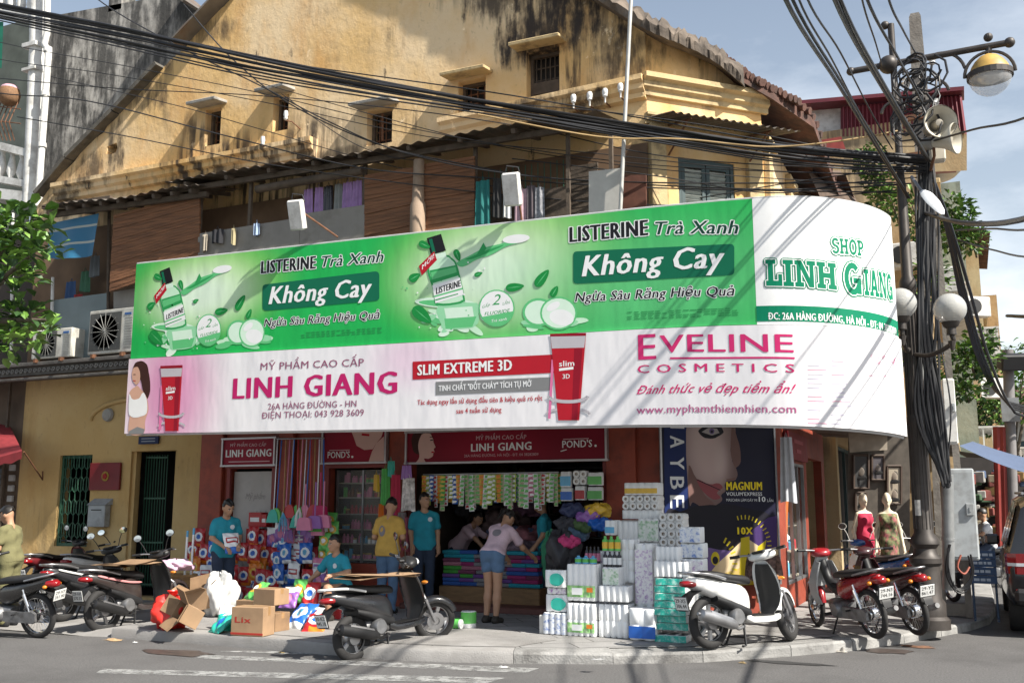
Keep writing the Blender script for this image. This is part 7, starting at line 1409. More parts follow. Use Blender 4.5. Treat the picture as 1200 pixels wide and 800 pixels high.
# --- things hanging by the pillar between cabinet and entrance
def hang(label,name,cat,px,py,w_,h,m,Y=13.45,taper=.8,group=None,seed=0):
 p=PY(px,py,Y);r=random.Random(seed+px);b=MB();ph=r.uniform(0,6)
 for s in(0,1):b.grid(lambda u,v:(p.x+(u-.5)*w_*(1-(1-taper)*(1-v)if taper<1 else 1+(taper-1)*v),p.y+(-.02 if s==0 else.03)*math.sin(math.pi*u)+.018*math.sin(u*14+ph),p.z-h*v+.015*math.sin(u*5+ph)*v),16,8)
 b.tube([(p.x-w_*.12,p.y,p.z-.01),(p.x,p.y,p.z+.07),(p.x+w_*.12,p.y,p.z-.01)],.005,5,mi=0);return tag(b.build(name,m,smooth=70),label,cat,group)
for a in(('grey cloth hanging between the cabinet and the red cloth bag','cloth','cloth',470,600,.2,.3,M('bag_grey',(.22,.2,.2),.8)),('yellow packet hanging beside the green gloves','packet','packet',441,556,.12,.25,filmY),('rose pink apron hanging right of the magenta bag','apron','apron',474,606,.22,.5,M('apron_rose',(.36,.08,.12),.8)),('bright green rubber gloves hanging left of the shop entrance','rubber_gloves','gloves',452,549,.2,.55,M('glove_green',(.05,.36,.05),.4)),('teal cloth bag hanging above the green gloves','cloth_bag','bag',458,540,.15,.25,filmT),('red cloth bag hanging by the pillar left of the entrance','cloth_bag','bag',463,556,.22,.6,M('bag_red',(.42,.02,.06),.7)),('magenta cloth bag hanging lowest by the pillar','cloth_bag','bag',460,588,.25,.45,M('bag_magenta',(.42,.02,.18),.7)),('white printed bag hanging right of the red cloth bag','cloth_bag','bag',479,560,.24,.5,M('bag_printed',(.62,.58,.56),.7,var=.5,scale=16)),('lilac packet hanging above the white printed bag','packet','packet',477,545,.2,.2,filmP),('orange cloth hanging below the green gloves','cloth','cloth',447,590,.12,.3,orangeF)):hang(*a)
# --- laundry on the upper floor
for i in range(6):hang('lilac shirt hanging in the dark upper opening','hanging_shirt','shirt',362+i*11.5,222-i*2,.17,.52,M('lilac_cloth',(.36,.22,.44),.9,var=.2),Y=13.28,taper=1.2,group='lilac shirts in the upper opening')if i not in(2,3)else hang(('black shirt','grey shirt')[i-2]+' hanging between the lilac ones upstairs','hanging_shirt','shirt',362+i*11.5,222-i*2,.16,.5,(darkF,M('grey_cloth',(.25,.26,.25),.9))[i-2],Y=13.3,taper=1.2)
for px,py,w_,h,c,n in((566,212,.22,.7,(.02,.16,.15),'dark teal'),(582,210,.14,.6,(.03,.03,.03),'black'),(594,214,.12,.55,(.68,.67,.65),'white'),(611,222,.2,.5,(.45,.30,.34),'dusty pink'),(622,218,.16,.6,(.10,.08,.09),'dark brown'),(632,220,.16,.6,(.26,.26,.28),'grey patterned')):hang('%s garment on the laundry line behind the hoarding'%n,'hanging_garment','clothes',px,py,w_,h,M('laundry_'+n.replace(' ','_'),c,.9,var=.5 if 'patt' in n else.15,scale=25),Y=13.1,taper=1.15)
for px,py,w_,h,c,n in((255,269,.24,.24,(.03,.03,.035),'black towel'),(274,268,.08,.28,(.40,.34,.2),'yellowish cloth'),(301,262,.13,.2,(.35,.45,.62),'pale blue cloth'),(241,275,.1,.3,(.34,.30,.24),'beige cloth')):hang('%s drying over the grey upper parapet'%n,'drying_cloth','cloth',px,py,w_,h,M('dry_'+n.split()[0],c,.9),Y=13.08,taper=1.0)
for i,(px,py,c,n)in enumerate(((92,345,(.35,.04,.04),'red'),(84,330,(.05,.10,.22),'navy'),(100,318,(.06,.16,.10),'green'),(112,300,(.16,.18,.2),'grey'))):hang('%s garment in the dark loggia above the air conditioners'%n,'hanging_garment','clothes',px,py,.3,.4,M('loggia_'+n,c,.9),Y=13.7)
# --- portrait shop, mannequins and window goods on the side street
def side_goods():
 t=thing('shop_sign','dark red signboard above the side street window of the corner shop','sign',(-2.5,16.6,2.4));b=MB();b.box((-2.49,16.62,2.6),(.06,2.0,.42));b.build('panel',M('side_sign_red',(.22,.012,.02),.5),t);b=MB()
 for k,w_ in((2.68,.9),(2.53,.5)):b.box((-2.455,16.62,k),(.006,w_,.06))
 b.build('worn_lettering',ink('side_sign_pink',(.42,.12,.14)),t)
 t=thing('display_window','glass side street window crowded with bottles and packets','window',(-2.55,16.6,.5));b=MB()
 for y in(15.62,16.3,17.0,17.64):b.box((-2.57,y,1.42),(.05,.05,1.85))
 for z in(.52,2.33):b.box((-2.57,16.63,z),(.05,2.0,.05))
 b.build('frame',steel,t);b=MB();b.quad((-2.6,15.65,.54),(-2.6,17.62,.54),(-2.6,17.62,2.3),(-2.6,15.65,2.3));b.build('glass',glassM,t);b=MB()
 for z in(.55,.95,1.35,1.75):b.box((-2.85,16.6,z),(.4,1.95,.02))
 b.build('shelf',M('cabinet_shelf',(.42,.38,.3),.5),t);b=MB();b.box((-3.1,16.6,1.4),(.03,2.1,1.9));b.build('back_panel',M('window_back',(.10,.05,.045),.8),t)
 rr=random.Random(5);ms=[film,skyF,redF,filmT,pinkF,filmY,darkF]
 for z in(.56,.96,1.36,1.76):
  for k in range(13):m=rr.choice(ms);b=MB();h=rr.uniform(.16,.3);y=15.72+k*.145;b.lathe([(.05,0),(.055,.02),(.05,h*.7),(.02,h*.8),(.02,h),(0,h)],10,0,Matrix.Translation((-2.78+rr.uniform(-.05,.05),y,z)));tag(b.build('bottle',m,smooth=50),'bottle on the shelves of the side street window','bottle','bottles in the side street window')
side_goods()
hang('white and blue cloth banner hanging at the corner by the poster','cloth_banner','banner',921,512,.16,.95,[M('banner_white',(.5,.52,.56),.8)][0],Y=15.1,taper=1.5)
b=MB();p=PZ(914,712,SW);b.box((p.x,p.y,1.0),(.05,.4,1.75),rot=(.12,0,.8));tag(b.build('orange_board',M('orange_board',(.6,.16,.04),.6)),'upright orange board between poster and side window','board')
def mat_roll():
 p=PD(906,690,14.0);t=thing('wooden_slat_mat','brown woven slat mat leaning by the poster frame','mat',(p.x,p.y,SW));b=MB();T=Matrix.Translation((p.x,p.y,SW))@Matrix.Rotation(rad(40),4,'Z')@Matrix.Rotation(-.25,4,'X')
 for i in range(7):
  for j in range(2):b.box((-.1+.2*j+(.03 if i%2 else-.03),.02*(i%2),.05+i*.105),(.19,.05,.092),mx=T,bev=.008)
 b.build('slats',M('chestnut_slat',(.30,.15,.07),.6,var=.25),t)
mat_roll()
def portraits():
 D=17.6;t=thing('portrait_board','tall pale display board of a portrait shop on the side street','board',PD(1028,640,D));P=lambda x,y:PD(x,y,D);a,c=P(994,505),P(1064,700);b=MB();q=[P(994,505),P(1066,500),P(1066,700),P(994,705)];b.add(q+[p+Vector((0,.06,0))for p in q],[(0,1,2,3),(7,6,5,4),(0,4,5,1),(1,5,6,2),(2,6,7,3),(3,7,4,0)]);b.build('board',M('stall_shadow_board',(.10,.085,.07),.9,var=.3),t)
 b=MB();q=[P(994,505),P(1040,503),P(1040,527),P(996,530)];b.add([p-Vector((0,.03,0))for p in q],[(0,1,2,3)]);b.build('sign_strip',M('stall_cream',(.34,.29,.23),.8,var=.2),t)
 for i,(x0,y0,x1,y1,fc,bgc,l)in enumerate(((1001,533,1018,572,(.22,.19,.16),(.05,.05,.05),'large dark framed portrait of a bearded head high on the stall board'),(1040,546,1056,590,(.36,.30,.24),(.40,.34,.26),'framed pair of pale drawn heads on the right of the stall board'),(1003,577,1015,598,(.30,.25,.2),(.16,.14,.12),'small framed portrait below the large dark one'),(1022,534,1036,562,(.25,.22,.2),(.10,.09,.10),'medium dark framed portrait between the two larger ones'))):
  f=thing('framed_portrait',l,'picture',P((x0+x1)/2,y1));d=Vector((0,-.06,0));q=[P(x0,y0),P(x1,y0),P(x1,y1),P(x0,y1)];b=MB();b.add([p+d for p in q],[(0,1,2,3)]);b.build('print',M('portrait_ground_%d'%i,bgc,.7),f);b=MB()
  for k in range(4):u,v=q[k]+d,q[(k+1)%4]+d;b.tube([u,v],.025,4)
  b.build('frame',M('dark_wood_frame',(.06,.04,.03),.5),f);b=MB()
  for k in range(2 if i==1 else 1):
   cy=(y0+y1)/2+((k-.5)*(y1-y0)*.48 if i==1 else 0);c_=P((x0+x1)/2,cy)+d+Vector((0,-.012,0));s=(x1-x0)*D/FPX;b.ell(c_[:],(s*.22,.008,s*.30));b.ell((c_+Vector((0,.004,s*.14)))[:],(s*.25,.006,s*.22),mi=1);b.ell((c_+Vector((0,.003,-s*.42)))[:],(s*.38,.006,s*.16),mi=1)
  b.build('drawn_head',[M('portrait_face_%d'%i,fc,.7),M('portrait_dark',(.03,.03,.03),.8)],f)
portraits()
# --------- motorbikes (x forward, ground at z=0)
rubber=M('tyre_rubber',(.022,.021,.021),.8,var=.2,scale=20);alloy=M('cast_alloy',(.42,.42,.43),.35,.85,var=.1);chrome=M('chrome',(.75,.75,.76),.12,1,var=.05);casegrey=M('engine_case',(.24,.24,.245),.45,.7,var=.2,scale=12,dirt=((.08,.07,.06),8,.6));blackpl=M('black_plastic',(.013,.013,.014),.5,var=.15);seatM=M('seat_vinyl',(.016,.016,.017),.5,var=.1,bump=.15,bscale=120)
redlens=M('red_lens',(.24,.006,.009),.15,var=0,coat=.5);amber=M('amber_lens',(.6,.2,.02),.2,var=0);clearlens=M('clear_lens',(.62,.64,.66),.1,var=0);plateM=ink('plate_white',(.68,.68,.66));plateB=ink('plate_black',(.02,.02,.02));mirrorM=M('mirror_glass',(.7,.75,.78),.05,1,var=0);trans_white=M('paint_white',(.74,.74,.72),.25,var=.03,coat=.6)
paint=lambda n,c:M('paint_'+n,c,.28,var=.05,coat=.7)
def sec(x,zl,zh,hw,n=14,e=.75,yo=0,tilt=0):
 r=[]
 for k in range(n):
  a=2*math.pi*k/n;c,s=math.cos(a),math.sin(a);z=(zl+zh)/2+(zh-zl)/2*math.copysign(abs(s)**e,s);r.append((x+tilt*(z-zl),yo+hw*math.copysign(abs(c)**e,c),z))
 return r
def loft_x(mb,S_,mi=0,mx=None,**k):return mb.loft([sec(*s,**k)if len(s)==4 else sec(*s[:4],yo=s[4],**k)for s in S_],mi,mx)
def wheel(par,c,r,w_,style,S=None,drum=True):
 T=(S or Matrix())@Matrix.Translation(Vector(c));b=MB();b.lathe([(r-w_*.5+w_*.52*math.cos(q),w_*.5*math.sin(q))for q in[2*math.pi*k/10 for k in range(10)]],36,0,T,axis='Y',close=True)
 wo=b.build('wheel',rubber,par,world=False,smooth=60);ri=r-w_*.85;b=MB();hw=w_*.33
 b.lathe([(ri+.012,-hw),(ri+.012,hw),(ri-.008,hw*.9),(ri-.016,0),(ri-.008,-hw*.9)],36,0,T,axis='Y',close=True)
 if style=='wire':
  for k in range(28):a=2*math.pi*k/28;a2=a+(.35 if k%2 else-.35);s=.022 if k%4<2 else-.022;b.tube([T@Vector((.045*math.cos(a2),s,.045*math.sin(a2))),T@Vector((ri*math.cos(a),0,ri*math.sin(a)))],.0022,4)
  b.lathe([(.02,-.06),(.06,-.05),(.06,-.035),(.035,-.03),(.035,.03),(.06,.035),(.06,.05),(.02,.06)],16,0,T,axis='Y')
 else:
  for k in range(5 if style=='five' else 8):
   a=2*math.pi*k/(5 if style=='five' else 8);R3=T@Matrix.Rotation(-a,4,'Y')
   b.loft([[R3@Vector((x,y,z))for y,z in((-.016,-h),(.016,-h),(.016,h),(-.016,h))]for x,h in((.03,.03),(ri*.5,.017),(ri,.022))])
  b.lathe([(.0,-.05),(.055,-.045),(.06,0),(.055,.045),(.0,.05)],16,0,T,axis='Y')
 if drum:b.lathe([(.0,-.066),(.075,-.06),(.085,-.03),(.085,.03),(.075,.06),(0,.066)],18,0,T,axis='Y')
 b.build('rim',chrome if style=='wire' else alloy,wo,world=False,smooth=40);return wo
def fender(par,c,r,a0,a1,hw,m,S=None,th=.012,drop=.05):
 T=(S or Matrix())@Matrix.Translation(Vector(c));b=MB();rows=[]
 for k in range(13):
  a=rad(a0+(a1-a0)*k/12);t=1-.25*abs(k/6-1)**2;row=[]
  for y,d in((-1,drop),(-.85,.012),(-.4,-.004),(0,-.01),(.4,-.004),(.85,.012),(1,drop)):row.append(T@Vector(((r-d)*math.cos(a),y*hw*t,(r-d)*math.sin(a))))
  for y,d in((.9,drop),(.75,.02),(0,.004),(-.75,.02),(-.9,drop)):row.append(T@Vector(((r-d-th)*math.cos(a),y*hw*t,(r-d-th)*math.sin(a))))
  rows.append(row)
 b.loft(rows);return b.build('fender',m,par,world=False,smooth=50)
def plate(par,p,tilt,S=None,nums=('29-P7','482.61'),par2=None):
 T=Matrix.Translation(Vector(p))@Matrix.Rotation(math.pi/2*3,4,'Z')@Matrix.Rotation(tilt,4,'X');b=MB();b.box((0,0,0),(.19,.006,.14),mx=T,bev=.004);b.box((0,.006,0),(.21,.005,.155),1,mx=T)
 po=b.build('number_plate',[plateM,blackpl],par,world=False);b=MB()
 for i,s in enumerate(nums):text(b,s,-.078,.012-i*.058,.156,.042,lambda u,v,z:T@Vector((u,-.004-z,v)),bold=.06)
 b.build('plate_number',plateB,po,world=False)
def mirrors(par,S,z,x,y,h=.2,both=True,chromeM=None):
 for s in((-1,1)if both else(1,)):
  b=MB();b.tube([S@Vector(p)for p in((x,s*y,z),(x-.02,s*(y+.05),z+h*.6),(x-.03,s*(y+.10),z+h))],.006,6);T=S@Matrix.Translation((x-.03,s*(y+.12),z+h+.035));b.lathe([(.0,.03),(.03,.025),(.052,.008),(.055,-.006)],18,0,T@Matrix.Diagonal((1,1.25,.9,1)),axis='X');mo=b.build('mirror',chromeM or blackpl,par,world=False,smooth=50)
  b=MB();b.lathe([(.05,-.0065),(.0,-.0075)],18,0,T@Matrix.Diagonal((1,1.25,.9,1)),axis='X',cap=False);b.build('mirror_face',mirrorM,mo,world=False)
def bars(par,S,x,z,w_,up=.03,back=.1):
 b=MB();b.tube(crom([S@Vector(p)for p in((x-back,-w_,z+up),(x-back*.6,-w_*.6,z+up*.9),(x,0,z),(x-back*.6,w_*.6,z+up*.9),(x-back,w_,z+up))],4),.011,8);bo=b.build('handlebar',steel,par,world=False,smooth=60)
 for s in(-1,1):
  b=MB();p,q=Vector((x-back*.72,s*w_*.70,z+up*.92)),Vector((x-back*1.06,s*(w_+.01),z+up));b.tube([S@p,S@q],.0175,10);b.build('grip',black,bo,world=False,smooth=50)
  b=MB();b.tube([S@(p+Vector((.03,0,-.005))),S@(p.lerp(q,.5)+Vector((.065,0,-.01))),S@(q+Vector((.05,0,-.01)))],.0055,6);b.build('lever',alloy,bo,world=False,smooth=60)
def place_bike(name,label,rear,front,lean=-.1,ry=0,group=None,z=SW):
 d=Vector((front[0]-rear[0],front[1]-rear[1],0)).normalized();c=Vector((rear[0],rear[1],z))+d*.63
 return thing(name,label,'motorbike',c,math.atan2(d.y,d.x),group,lean,ry)
def scooter(label,rear,front,body,trim=blackpl,wr=.255,steer=.2,lean=-.06,ry=0,z=SW,rim='five',seatz=.0,stripe=None,inner=None,rack=alloy,flip_mirror=True,nums=('29-P7','482.61'),mirr=True,board=.0):
 t=place_bike('motor_scooter',label,rear,front,lean,ry,z=z);inner=inner or trim;fx,rx=.63,-.63
 hd=Vector((.30,0,.88));ax=Vector((-.42,0,.9)).normalized();S=Matrix.Translation(hd)@Matrix.Rotation(steer,4,ax)@Matrix.Translation(-hd)
 wheel(t,(rx,0,wr),wr,.10,rim);wheel(t,(fx,0,wr),wr,.095,rim,S,drum=False)
 b=MB();b.lathe([(.105,-.06),(.105,-.055),(.05,-.055),(.05,-.06)],24,0,S@Matrix.Translation((fx,0,wr)),axis='Y',close=True);b.build('brake_disc',steel,t,world=False)
 b=MB()
 for s in(-1,1):b.tube([S@Vector((fx-.01,s*.075,wr)),S@Vector((fx-.13,s*.07,wr+.28))],[.02,.022],10);b.tube([S@Vector((fx-.13,s*.07,wr+.28)),S@Vector((fx-.15,s*.02,wr+.33))],.02,8)
 b.build('fork',steel if trim is not trans_white else alloy,t,world=False,smooth=60);fender(t,(fx,0,wr),wr+.035,22,168,.075,body,S)
 b=MB();rows=[]
 for zz,xf,hw,dp in((.30,.36,.10,.05),(.40,.43,.15,.06),(.52,.45,.19,.07),(.66,.425,.205,.075),(.78,.385,.185,.075),(.88,.345,.13,.07),(.93,.32,.08,.05)):
  rows.append([(xf-dp*1.1+(-.02 if abs(y)>.9 else 0),y*hw,zz)for y in(-1,-.6,0,.6,1)][::-1]+[(xf-.10*abs(y)**1.8,y*hw,zz)for y in(-1,-.8,-.4,0,.4,.8,1)])
 b.loft(rows);sh=b.build('leg_shield',body,t,world=False,smooth=50,sub=1)
 b=MB();rows=[]
 for zz,xf,hw in((.31,.30,.09),(.42,.355,.14),(.55,.365,.175),(.68,.34,.185),(.8,.305,.16),(.88,.275,.11)):rows.append([(xf-.012-.05*(1-abs(y)),y*hw,zz)for y in(-1,-.5,0,.5,1)]+[(xf+.0,y*hw,zz)for y in(1,0,-1)])
 b.loft(rows);b.build('inner_panel',inner,sh,world=False,smooth=50)
 for s in(-1,1):b=MB();b.ell((.43,s*.13,.72),(.035,.05,.022));b.build('turn_signal',amber,sh,world=False,smooth=60)
 b=MB();loft_x(b,[(.20,.93,1.0,.05),(.25,.92,1.03,.16),(.31,.92,1.05,.19),(.37,.93,1.04,.13),(.42,.95,1.02,.06)],0,S);hc=b.build('handlebar_cowl',body if board else trim,t,world=False,smooth=50,sub=1)
 b=MB();b.ell((.395,0,.985),(.04,.085,.038),mx=S);b.build('headlight',clearlens,hc,world=False,smooth=60);b=MB();b.box((.215,0,1.015),(.07,.15,.03),mx=S,bev=.01);b.build('instrument',black,hc,world=False)
 bars(t,S,.28,.985,.33,.03,.11)
 if mirr:mirrors(t,S,1.01,.24,.15)
 b=MB();loft_x(b,[(.38,.26,.33,.13),(.28,.24,.315,.16),(.1,.235,.315,.165),(-.08,.24,.325,.16),(-.16,.28,.38,.13)],e=.5);b.build('floorboard',body,t,world=False,smooth=40);b=MB();b.box((.1,0,.32),(.36,.26,.012),bev=.004);b.build('floor_mat',black,t,world=False)
 b=MB();loft_x(b,[(-.06,.32,.56,.10),(-.12,.31,.66,.135),(-.25,.36,.70,.16),(-.45,.46,.72,.175),(-.66,.56,.755,.16),(-.84,.64,.785,.115),(-.97,.70,.79,.05)],e=.7);tb=b.build('tail_body',body,t,world=False,smooth=50,sub=1)
 b=MB();loft_x(b,[(-.1,.30,.42,.145),(-.25,.33,.48,.165),(-.45,.42,.54,.172),(-.62,.50,.58,.155)],e=.7);b.build('lower_side_panel',trim,tb,world=False,smooth=50)
 if stripe:
  for s in(-1,1):b=MB();b.tube(crom([(-.12,s*.142,.62),(-.35,s*.178,.635),(-.6,s*.174,.685),(-.82,s*.128,.745)],4),[.004]+[.013]*11+[.004],6,sq=.5);b.build('stripe',stripe,tb,world=False,smooth=60)
 b=MB();loft_x(b,[(.0,.655,.72,.07),(-.06,.66,.765,.11),(-.2,.68,.785,.145),(-.36,.70,.79,.15),(-.48,.715,.825,.145),(-.66,.735,.845,.125),(-.78,.76,.835,.08)],e=.65);b.build('seat',seatM,t,world=False,smooth=50,sub=1)
 b=MB();b.tube(crom([(-.5,-.165,.745),(-.72,-.16,.80),(-.93,-.11,.825),(-.99,0,.825),(-.93,.11,.825),(-.72,.16,.80),(-.5,.165,.745)],5),.015,8);b.box((-.93,0,.82),(.12,.14,.018),bev=.005);b.build('grab_rail',rack,t,world=False,smooth=50)
 b=MB();loft_x(b,[(-.88,.665,.735,.10),(-.94,.665,.745,.085),(-1.0,.68,.735,.05),(-1.015,.69,.72,.02)]);b.build('tail_light',redlens,t,world=False,smooth=60)
 b=MB();b.loft([[(x,y*hw,z_)for y in(-1,0,1)]+[(x+.02,y*hw,z_+.004)for y in(1,0,-1)]for x,z_,hw in((-.80,.63,.09),(-.93,.58,.085),(-1.0,.48,.065),(-1.015,.42,.06))]);b.build('mudguard',blackpl,t,world=False,smooth=50);plate(t,(-1.025,0,.50),.22,nums=nums)
 b=MB();loft_x(b,[(-.12,.22,.40,.09,.08),(-.3,.2,.40,.075,.1),(-.5,.19,.36,.06,.11),(-.70,.18,.32,.05,.11)]);loft_x(b,[(-.16,.24,.42,.11),(-.34,.24,.46,.12),(-.46,.28,.42,.08)]);b.lathe([(.0,-.03),(.075,-.03),(.095,.0),(.095,.05)],18,0,Matrix.Translation((-.34,-.16,.33)),axis='Y');b.build('engine',casegrey,t,world=False,smooth=50)
 b=MB();b.tube(crom([(-.15,-.06,.22),(-.3,-.12,.2),(-.40,-.155,.24)],4),.02,8);b.tube([(-.38,-.16,.235),(-.44,-.165,.26),(-.78,-.17,.36),(-.90,-.17,.39),(-.92,-.17,.395)],[.035,.06,.066,.06,.03],14);b.tube([(-.92,-.17,.395),(-.95,-.17,.402)],.018,8);ex=b.build('exhaust',steel if body is trans_white else blackpl,t,world=False,smooth=50)
 b=MB();b.tube([(-.47,-.197,.285),(-.8,-.205,.382)],[.045,.05],8,sq=.4);b.build('heat_shield',alloy,ex,world=False,smooth=60)
 b=MB();b.tube([(-.66,.13,.28),(-.60,.13,.6)],.016,8);
 for k in range(9):b.lathe([(.026,0),(.034,.008),(.026,.016)],10,0,Matrix.Translation((-.65+.05*k/9,.13,.33+.024*k)))
 b.build('shock_absorber',steel,t,world=False,smooth=60)
 b=MB()
 for s in(-1,1):b.tube([(-.18,s*.08,.24),(-.24,s*.15,.02),(-.30,s*.16,.015)],.014,6)
 b.tube([(-.22,-.11,.1),(-.22,.11,.1)],.012,6);b.build('stand',blackpl,t,world=False,smooth=60)
 return t
def underbone(label,rear,front,body,seat=seatM,shield=None,steer=-.25,lean=-.14,ry=0,z=SW,wr=.29,nums=('29-S3','117.20'),rim='wire',mirr=False,rackp=False):
 t=place_bike('underbone_motorbike',label,rear,front,lean,ry,z=z);shield=shield or body;fx,rx=.63,-.63
 hd=Vector((.32,0,.9));ax=Vector((-.44,0,.9)).normalized();S=Matrix.Translation(hd)@Matrix.Rotation(steer,4,ax)@Matrix.Translation(-hd)
 wheel(t,(rx,0,wr),wr,.072,rim);wheel(t,(fx,0,wr),wr,.064,rim,S)
 b=MB()
 for s in(-1,1):b.tube([S@Vector((fx,s*.075,wr)),S@Vector((fx-.16,s*.072,wr+.32)),S@Vector((fx-.2,s*.06,wr+.42))],[.026,.022,.022],10);b.ell((fx-.03,s*.078,wr+.08),(.035,.03,.07),mx=S)
 b.build('fork',alloy,t,world=False,smooth=60);fender(t,(fx,0,wr),wr+.03,28,172,.055,body,S,drop=.045)
 b=MB()
 for s in(-1,1):b.loft([[(x,s*(hw+dy),zz)for dy,x in((0,x0),(.012,x0+.01),(.012,x1),(0,x1-.01))]for zz,x0,x1,hw in((.34,.22,.36,.13),(.46,.24,.42,.16),(.60,.22,.42,.165),(.74,.2,.38,.13),(.86,.2,.34,.08))])
 b.loft([[(x+.02,hw*y,zz)for y in(-1,-.5,0,.5,1)]+[(x-.02,hw*y*.95,zz)for y in(1,.5,0,-.5,-1)]for zz,x,hw in((.55,.37,.11),(.7,.36,.13),(.84,.32,.10),(.92,.30,.07))]);sh=b.build('leg_shield',shield,t,world=False,smooth=40)
 for s in(-1,1):b=MB();b.ell((.39,s*.1,.78),(.03,.035,.02));b.build('turn_signal',amber,sh,world=False,smooth=60)
 b=MB();loft_x(b,[(.19,.92,.98,.04),(.25,.91,1.02,.13),(.32,.90,1.03,.15),(.38,.91,1.02,.10),(.42,.93,1.0,.06)],0,S);hc=b.build('handlebar_cowl',body,t,world=False,smooth=50,sub=1)
 b=MB();b.ell((.395,0,.965),(.038,.075,.05),mx=S);b.build('headlight',clearlens,hc,world=False,smooth=60);bars(t,S,.28,.985,.33,.02,.12)
 if mirr:mirrors(t,S,1.0,.25,.16,chromeM=whitedirty)
 b=MB();b.tube(crom([(.3,0,.86),(.2,0,.62),(.02,0,.52),(-.15,0,.54)],4),[.055]*5+[.07]*8,10);b.build('frame_cover',blackpl,t,world=False,smooth=60)
 b=MB();loft_x(b,[(-.02,.46,.60,.06),(-.12,.40,.68,.11),(-.28,.42,.70,.125),(-.46,.52,.72,.125),(-.66,.60,.75,.105),(-.84,.66,.78,.07),(-.93,.70,.775,.035)],e=.7);tb=b.build('tail_body',body,t,world=False,smooth=50,sub=1)
 b=MB();loft_x(b,[(.02,.67,.72,.06),(-.08,.67,.765,.10),(-.24,.69,.785,.125),(-.42,.71,.79,.125),(-.62,.73,.82,.115),(-.78,.76,.83,.08),(-.84,.775,.815,.04)],e=.6);b.build('seat',seat,t,world=False,smooth=50,sub=1)
 b=MB();b.tube(crom([(-.55,-.125,.75),(-.78,-.12,.80),(-.93,-.06,.83),(-.93,.06,.83),(-.78,.12,.80),(-.55,.125,.75)],4),.012,8)
 if rackp:b.box((-.86,0,.825),(.2,.18,.015),bev=.004)
 b.build('grab_rail',steel,t,world=False,smooth=60)
 b=MB();loft_x(b,[(-.85,.66,.75,.085),(-.93,.655,.755,.075),(-.985,.67,.735,.045),(-.995,.685,.72,.02)]);b.build('tail_light',redlens,t,world=False,smooth=60)
 for s in(-1,1):b=MB();b.ell((-.88,s*.12,.68),(.03,.03,.024));b.build('turn_signal',amber,tb,world=False,smooth=60)
 b=MB();b.loft([[(x,y*hw,z_)for y in(-1,0,1)]+[(x+.02,y*hw*.95,z_+.006)for y in(1,0,-1)]for x,z_,hw in((-.74,.66,.08),(-.90,.60,.08),(-.97,.52,.06),(-.99,.45,.055),(-1.0,.40,.05))]);b.build('mudguard',blackpl,t,world=False,smooth=50);plate(t,(-1.005,0,.565),.3,nums=nums)
 b=MB();loft_x(b,[(.2,.27,.40,.07),(.1,.25,.42,.085),(0,.22,.42,.11),(-.15,.2,.42,.13),(-.28,.23,.40,.11)]);b.lathe([(.0,.04),(.08,.035),(.1,0),(.1,-.3),(.08,-.335),(0,-.34)],18,0,Matrix.Translation((-.1,.15,.31)),axis='Y');b.build('engine',casegrey,t,world=False,smooth=50)
 b=MB();b.loft([[(x,.105+dy,wr+z_*h)for dy,z_ in((0,-1),(.035,-.9),(.035,.9),(0,1))]for x,h in((-.16,.06),(-.25,.075),(-.55,.075),(-.66,.085),(-.72,.05))]);b.build('chain_case',casegrey,t,world=False,smooth=40)
 b=MB();b.tube(crom([(.12,-.06,.26),(.0,-.12,.2),(-.2,-.14,.2),(-.35,-.15,.23)],4),.017,8);b.tube([(-.33,-.15,.225),(-.4,-.155,.24),(-.82,-.16,.34),(-.9,-.16,.36)],[.03,.045,.048,.03],14);ex=b.build('exhaust',casegrey,t,world=False,smooth=50);b=MB();b.tube([(-.42,-.18,.26),(-.72,-.187,.33)],.03,8,sq=.4);b.build('heat_shield',chrome,ex,world=False,smooth=60)
 for s in(-1,1):
  b=MB();b.tube([(-.63,s*.12,wr+.02),(-.52,s*.12,.64)],.014,8);b.tube([(-.60,s*.12,wr+.14),(-.535,s*.12,.58)],.026,10);b.build('shock_absorber',chrome,t,world=False,smooth=60)
 b=MB();b.tube([(-.05,.1,.24),(-.12,.27,.015),(-.14,.29,.012)],.011,6);b.tube([(.05,-.22,.25),(.05,.22,.25)],.012,8);b.tube([(-.4,-.2,.33),(-.4,.2,.33)],.011,8)
 for s in(-1,1):b.tube([(.05,s*.13,.25),(.05,s*.23,.25)],.02,8)
 b.build('stand_and_pegs',blackpl,t,world=False,smooth=60);return t
gxy=lambda px,py,z=SW:PZ(px,py,z).xy
white_scooter=scooter('white motor scooter with black seat parked before the cosmetics poster',gxy(833,760),gxy(925,750),trans_white,wr=.285,steer=.45,lean=-.05,rim='eight',trim=blackpl,inner=blackpl,rack=alloy,mirr=False,board=1,nums=('29-X5','306.44'))
scooter('black motor scooter carrying flattened cardboard on its seat at the kerb',(-6.36,9.76),(-5.98,10.95),paint('gloss_black',(.014,.014,.016)),ry=-.08,z=.015,steer=-.55,lean=-.10,rack=trans_white,nums=('30-K2','945.18'))
scooter('dark brown scooter with a red and white side stripe, cardboard across its seat',gxy(120,741,.012),tuple(gxy(120,741,.012)+Vector((.12,1.25))),paint('dark_bronze',(.035,.026,.024)),wr=.29,z=.012,steer=.25,stripe=paint('stripe_red_white',(.6,.25,.25)),nums=('29-H1','570.33'))
p=PZ(72,728,.012);scooter('dark scooter with white tail panels, between the olive and the brown bikes',(p.x,p.y),(p.x+.0,p.y+1.25),paint('charcoal',(.03,.03,.034)),wr=.28,z=.012,steer=.3,stripe=trans_white,nums=('30-T8','220.57'))
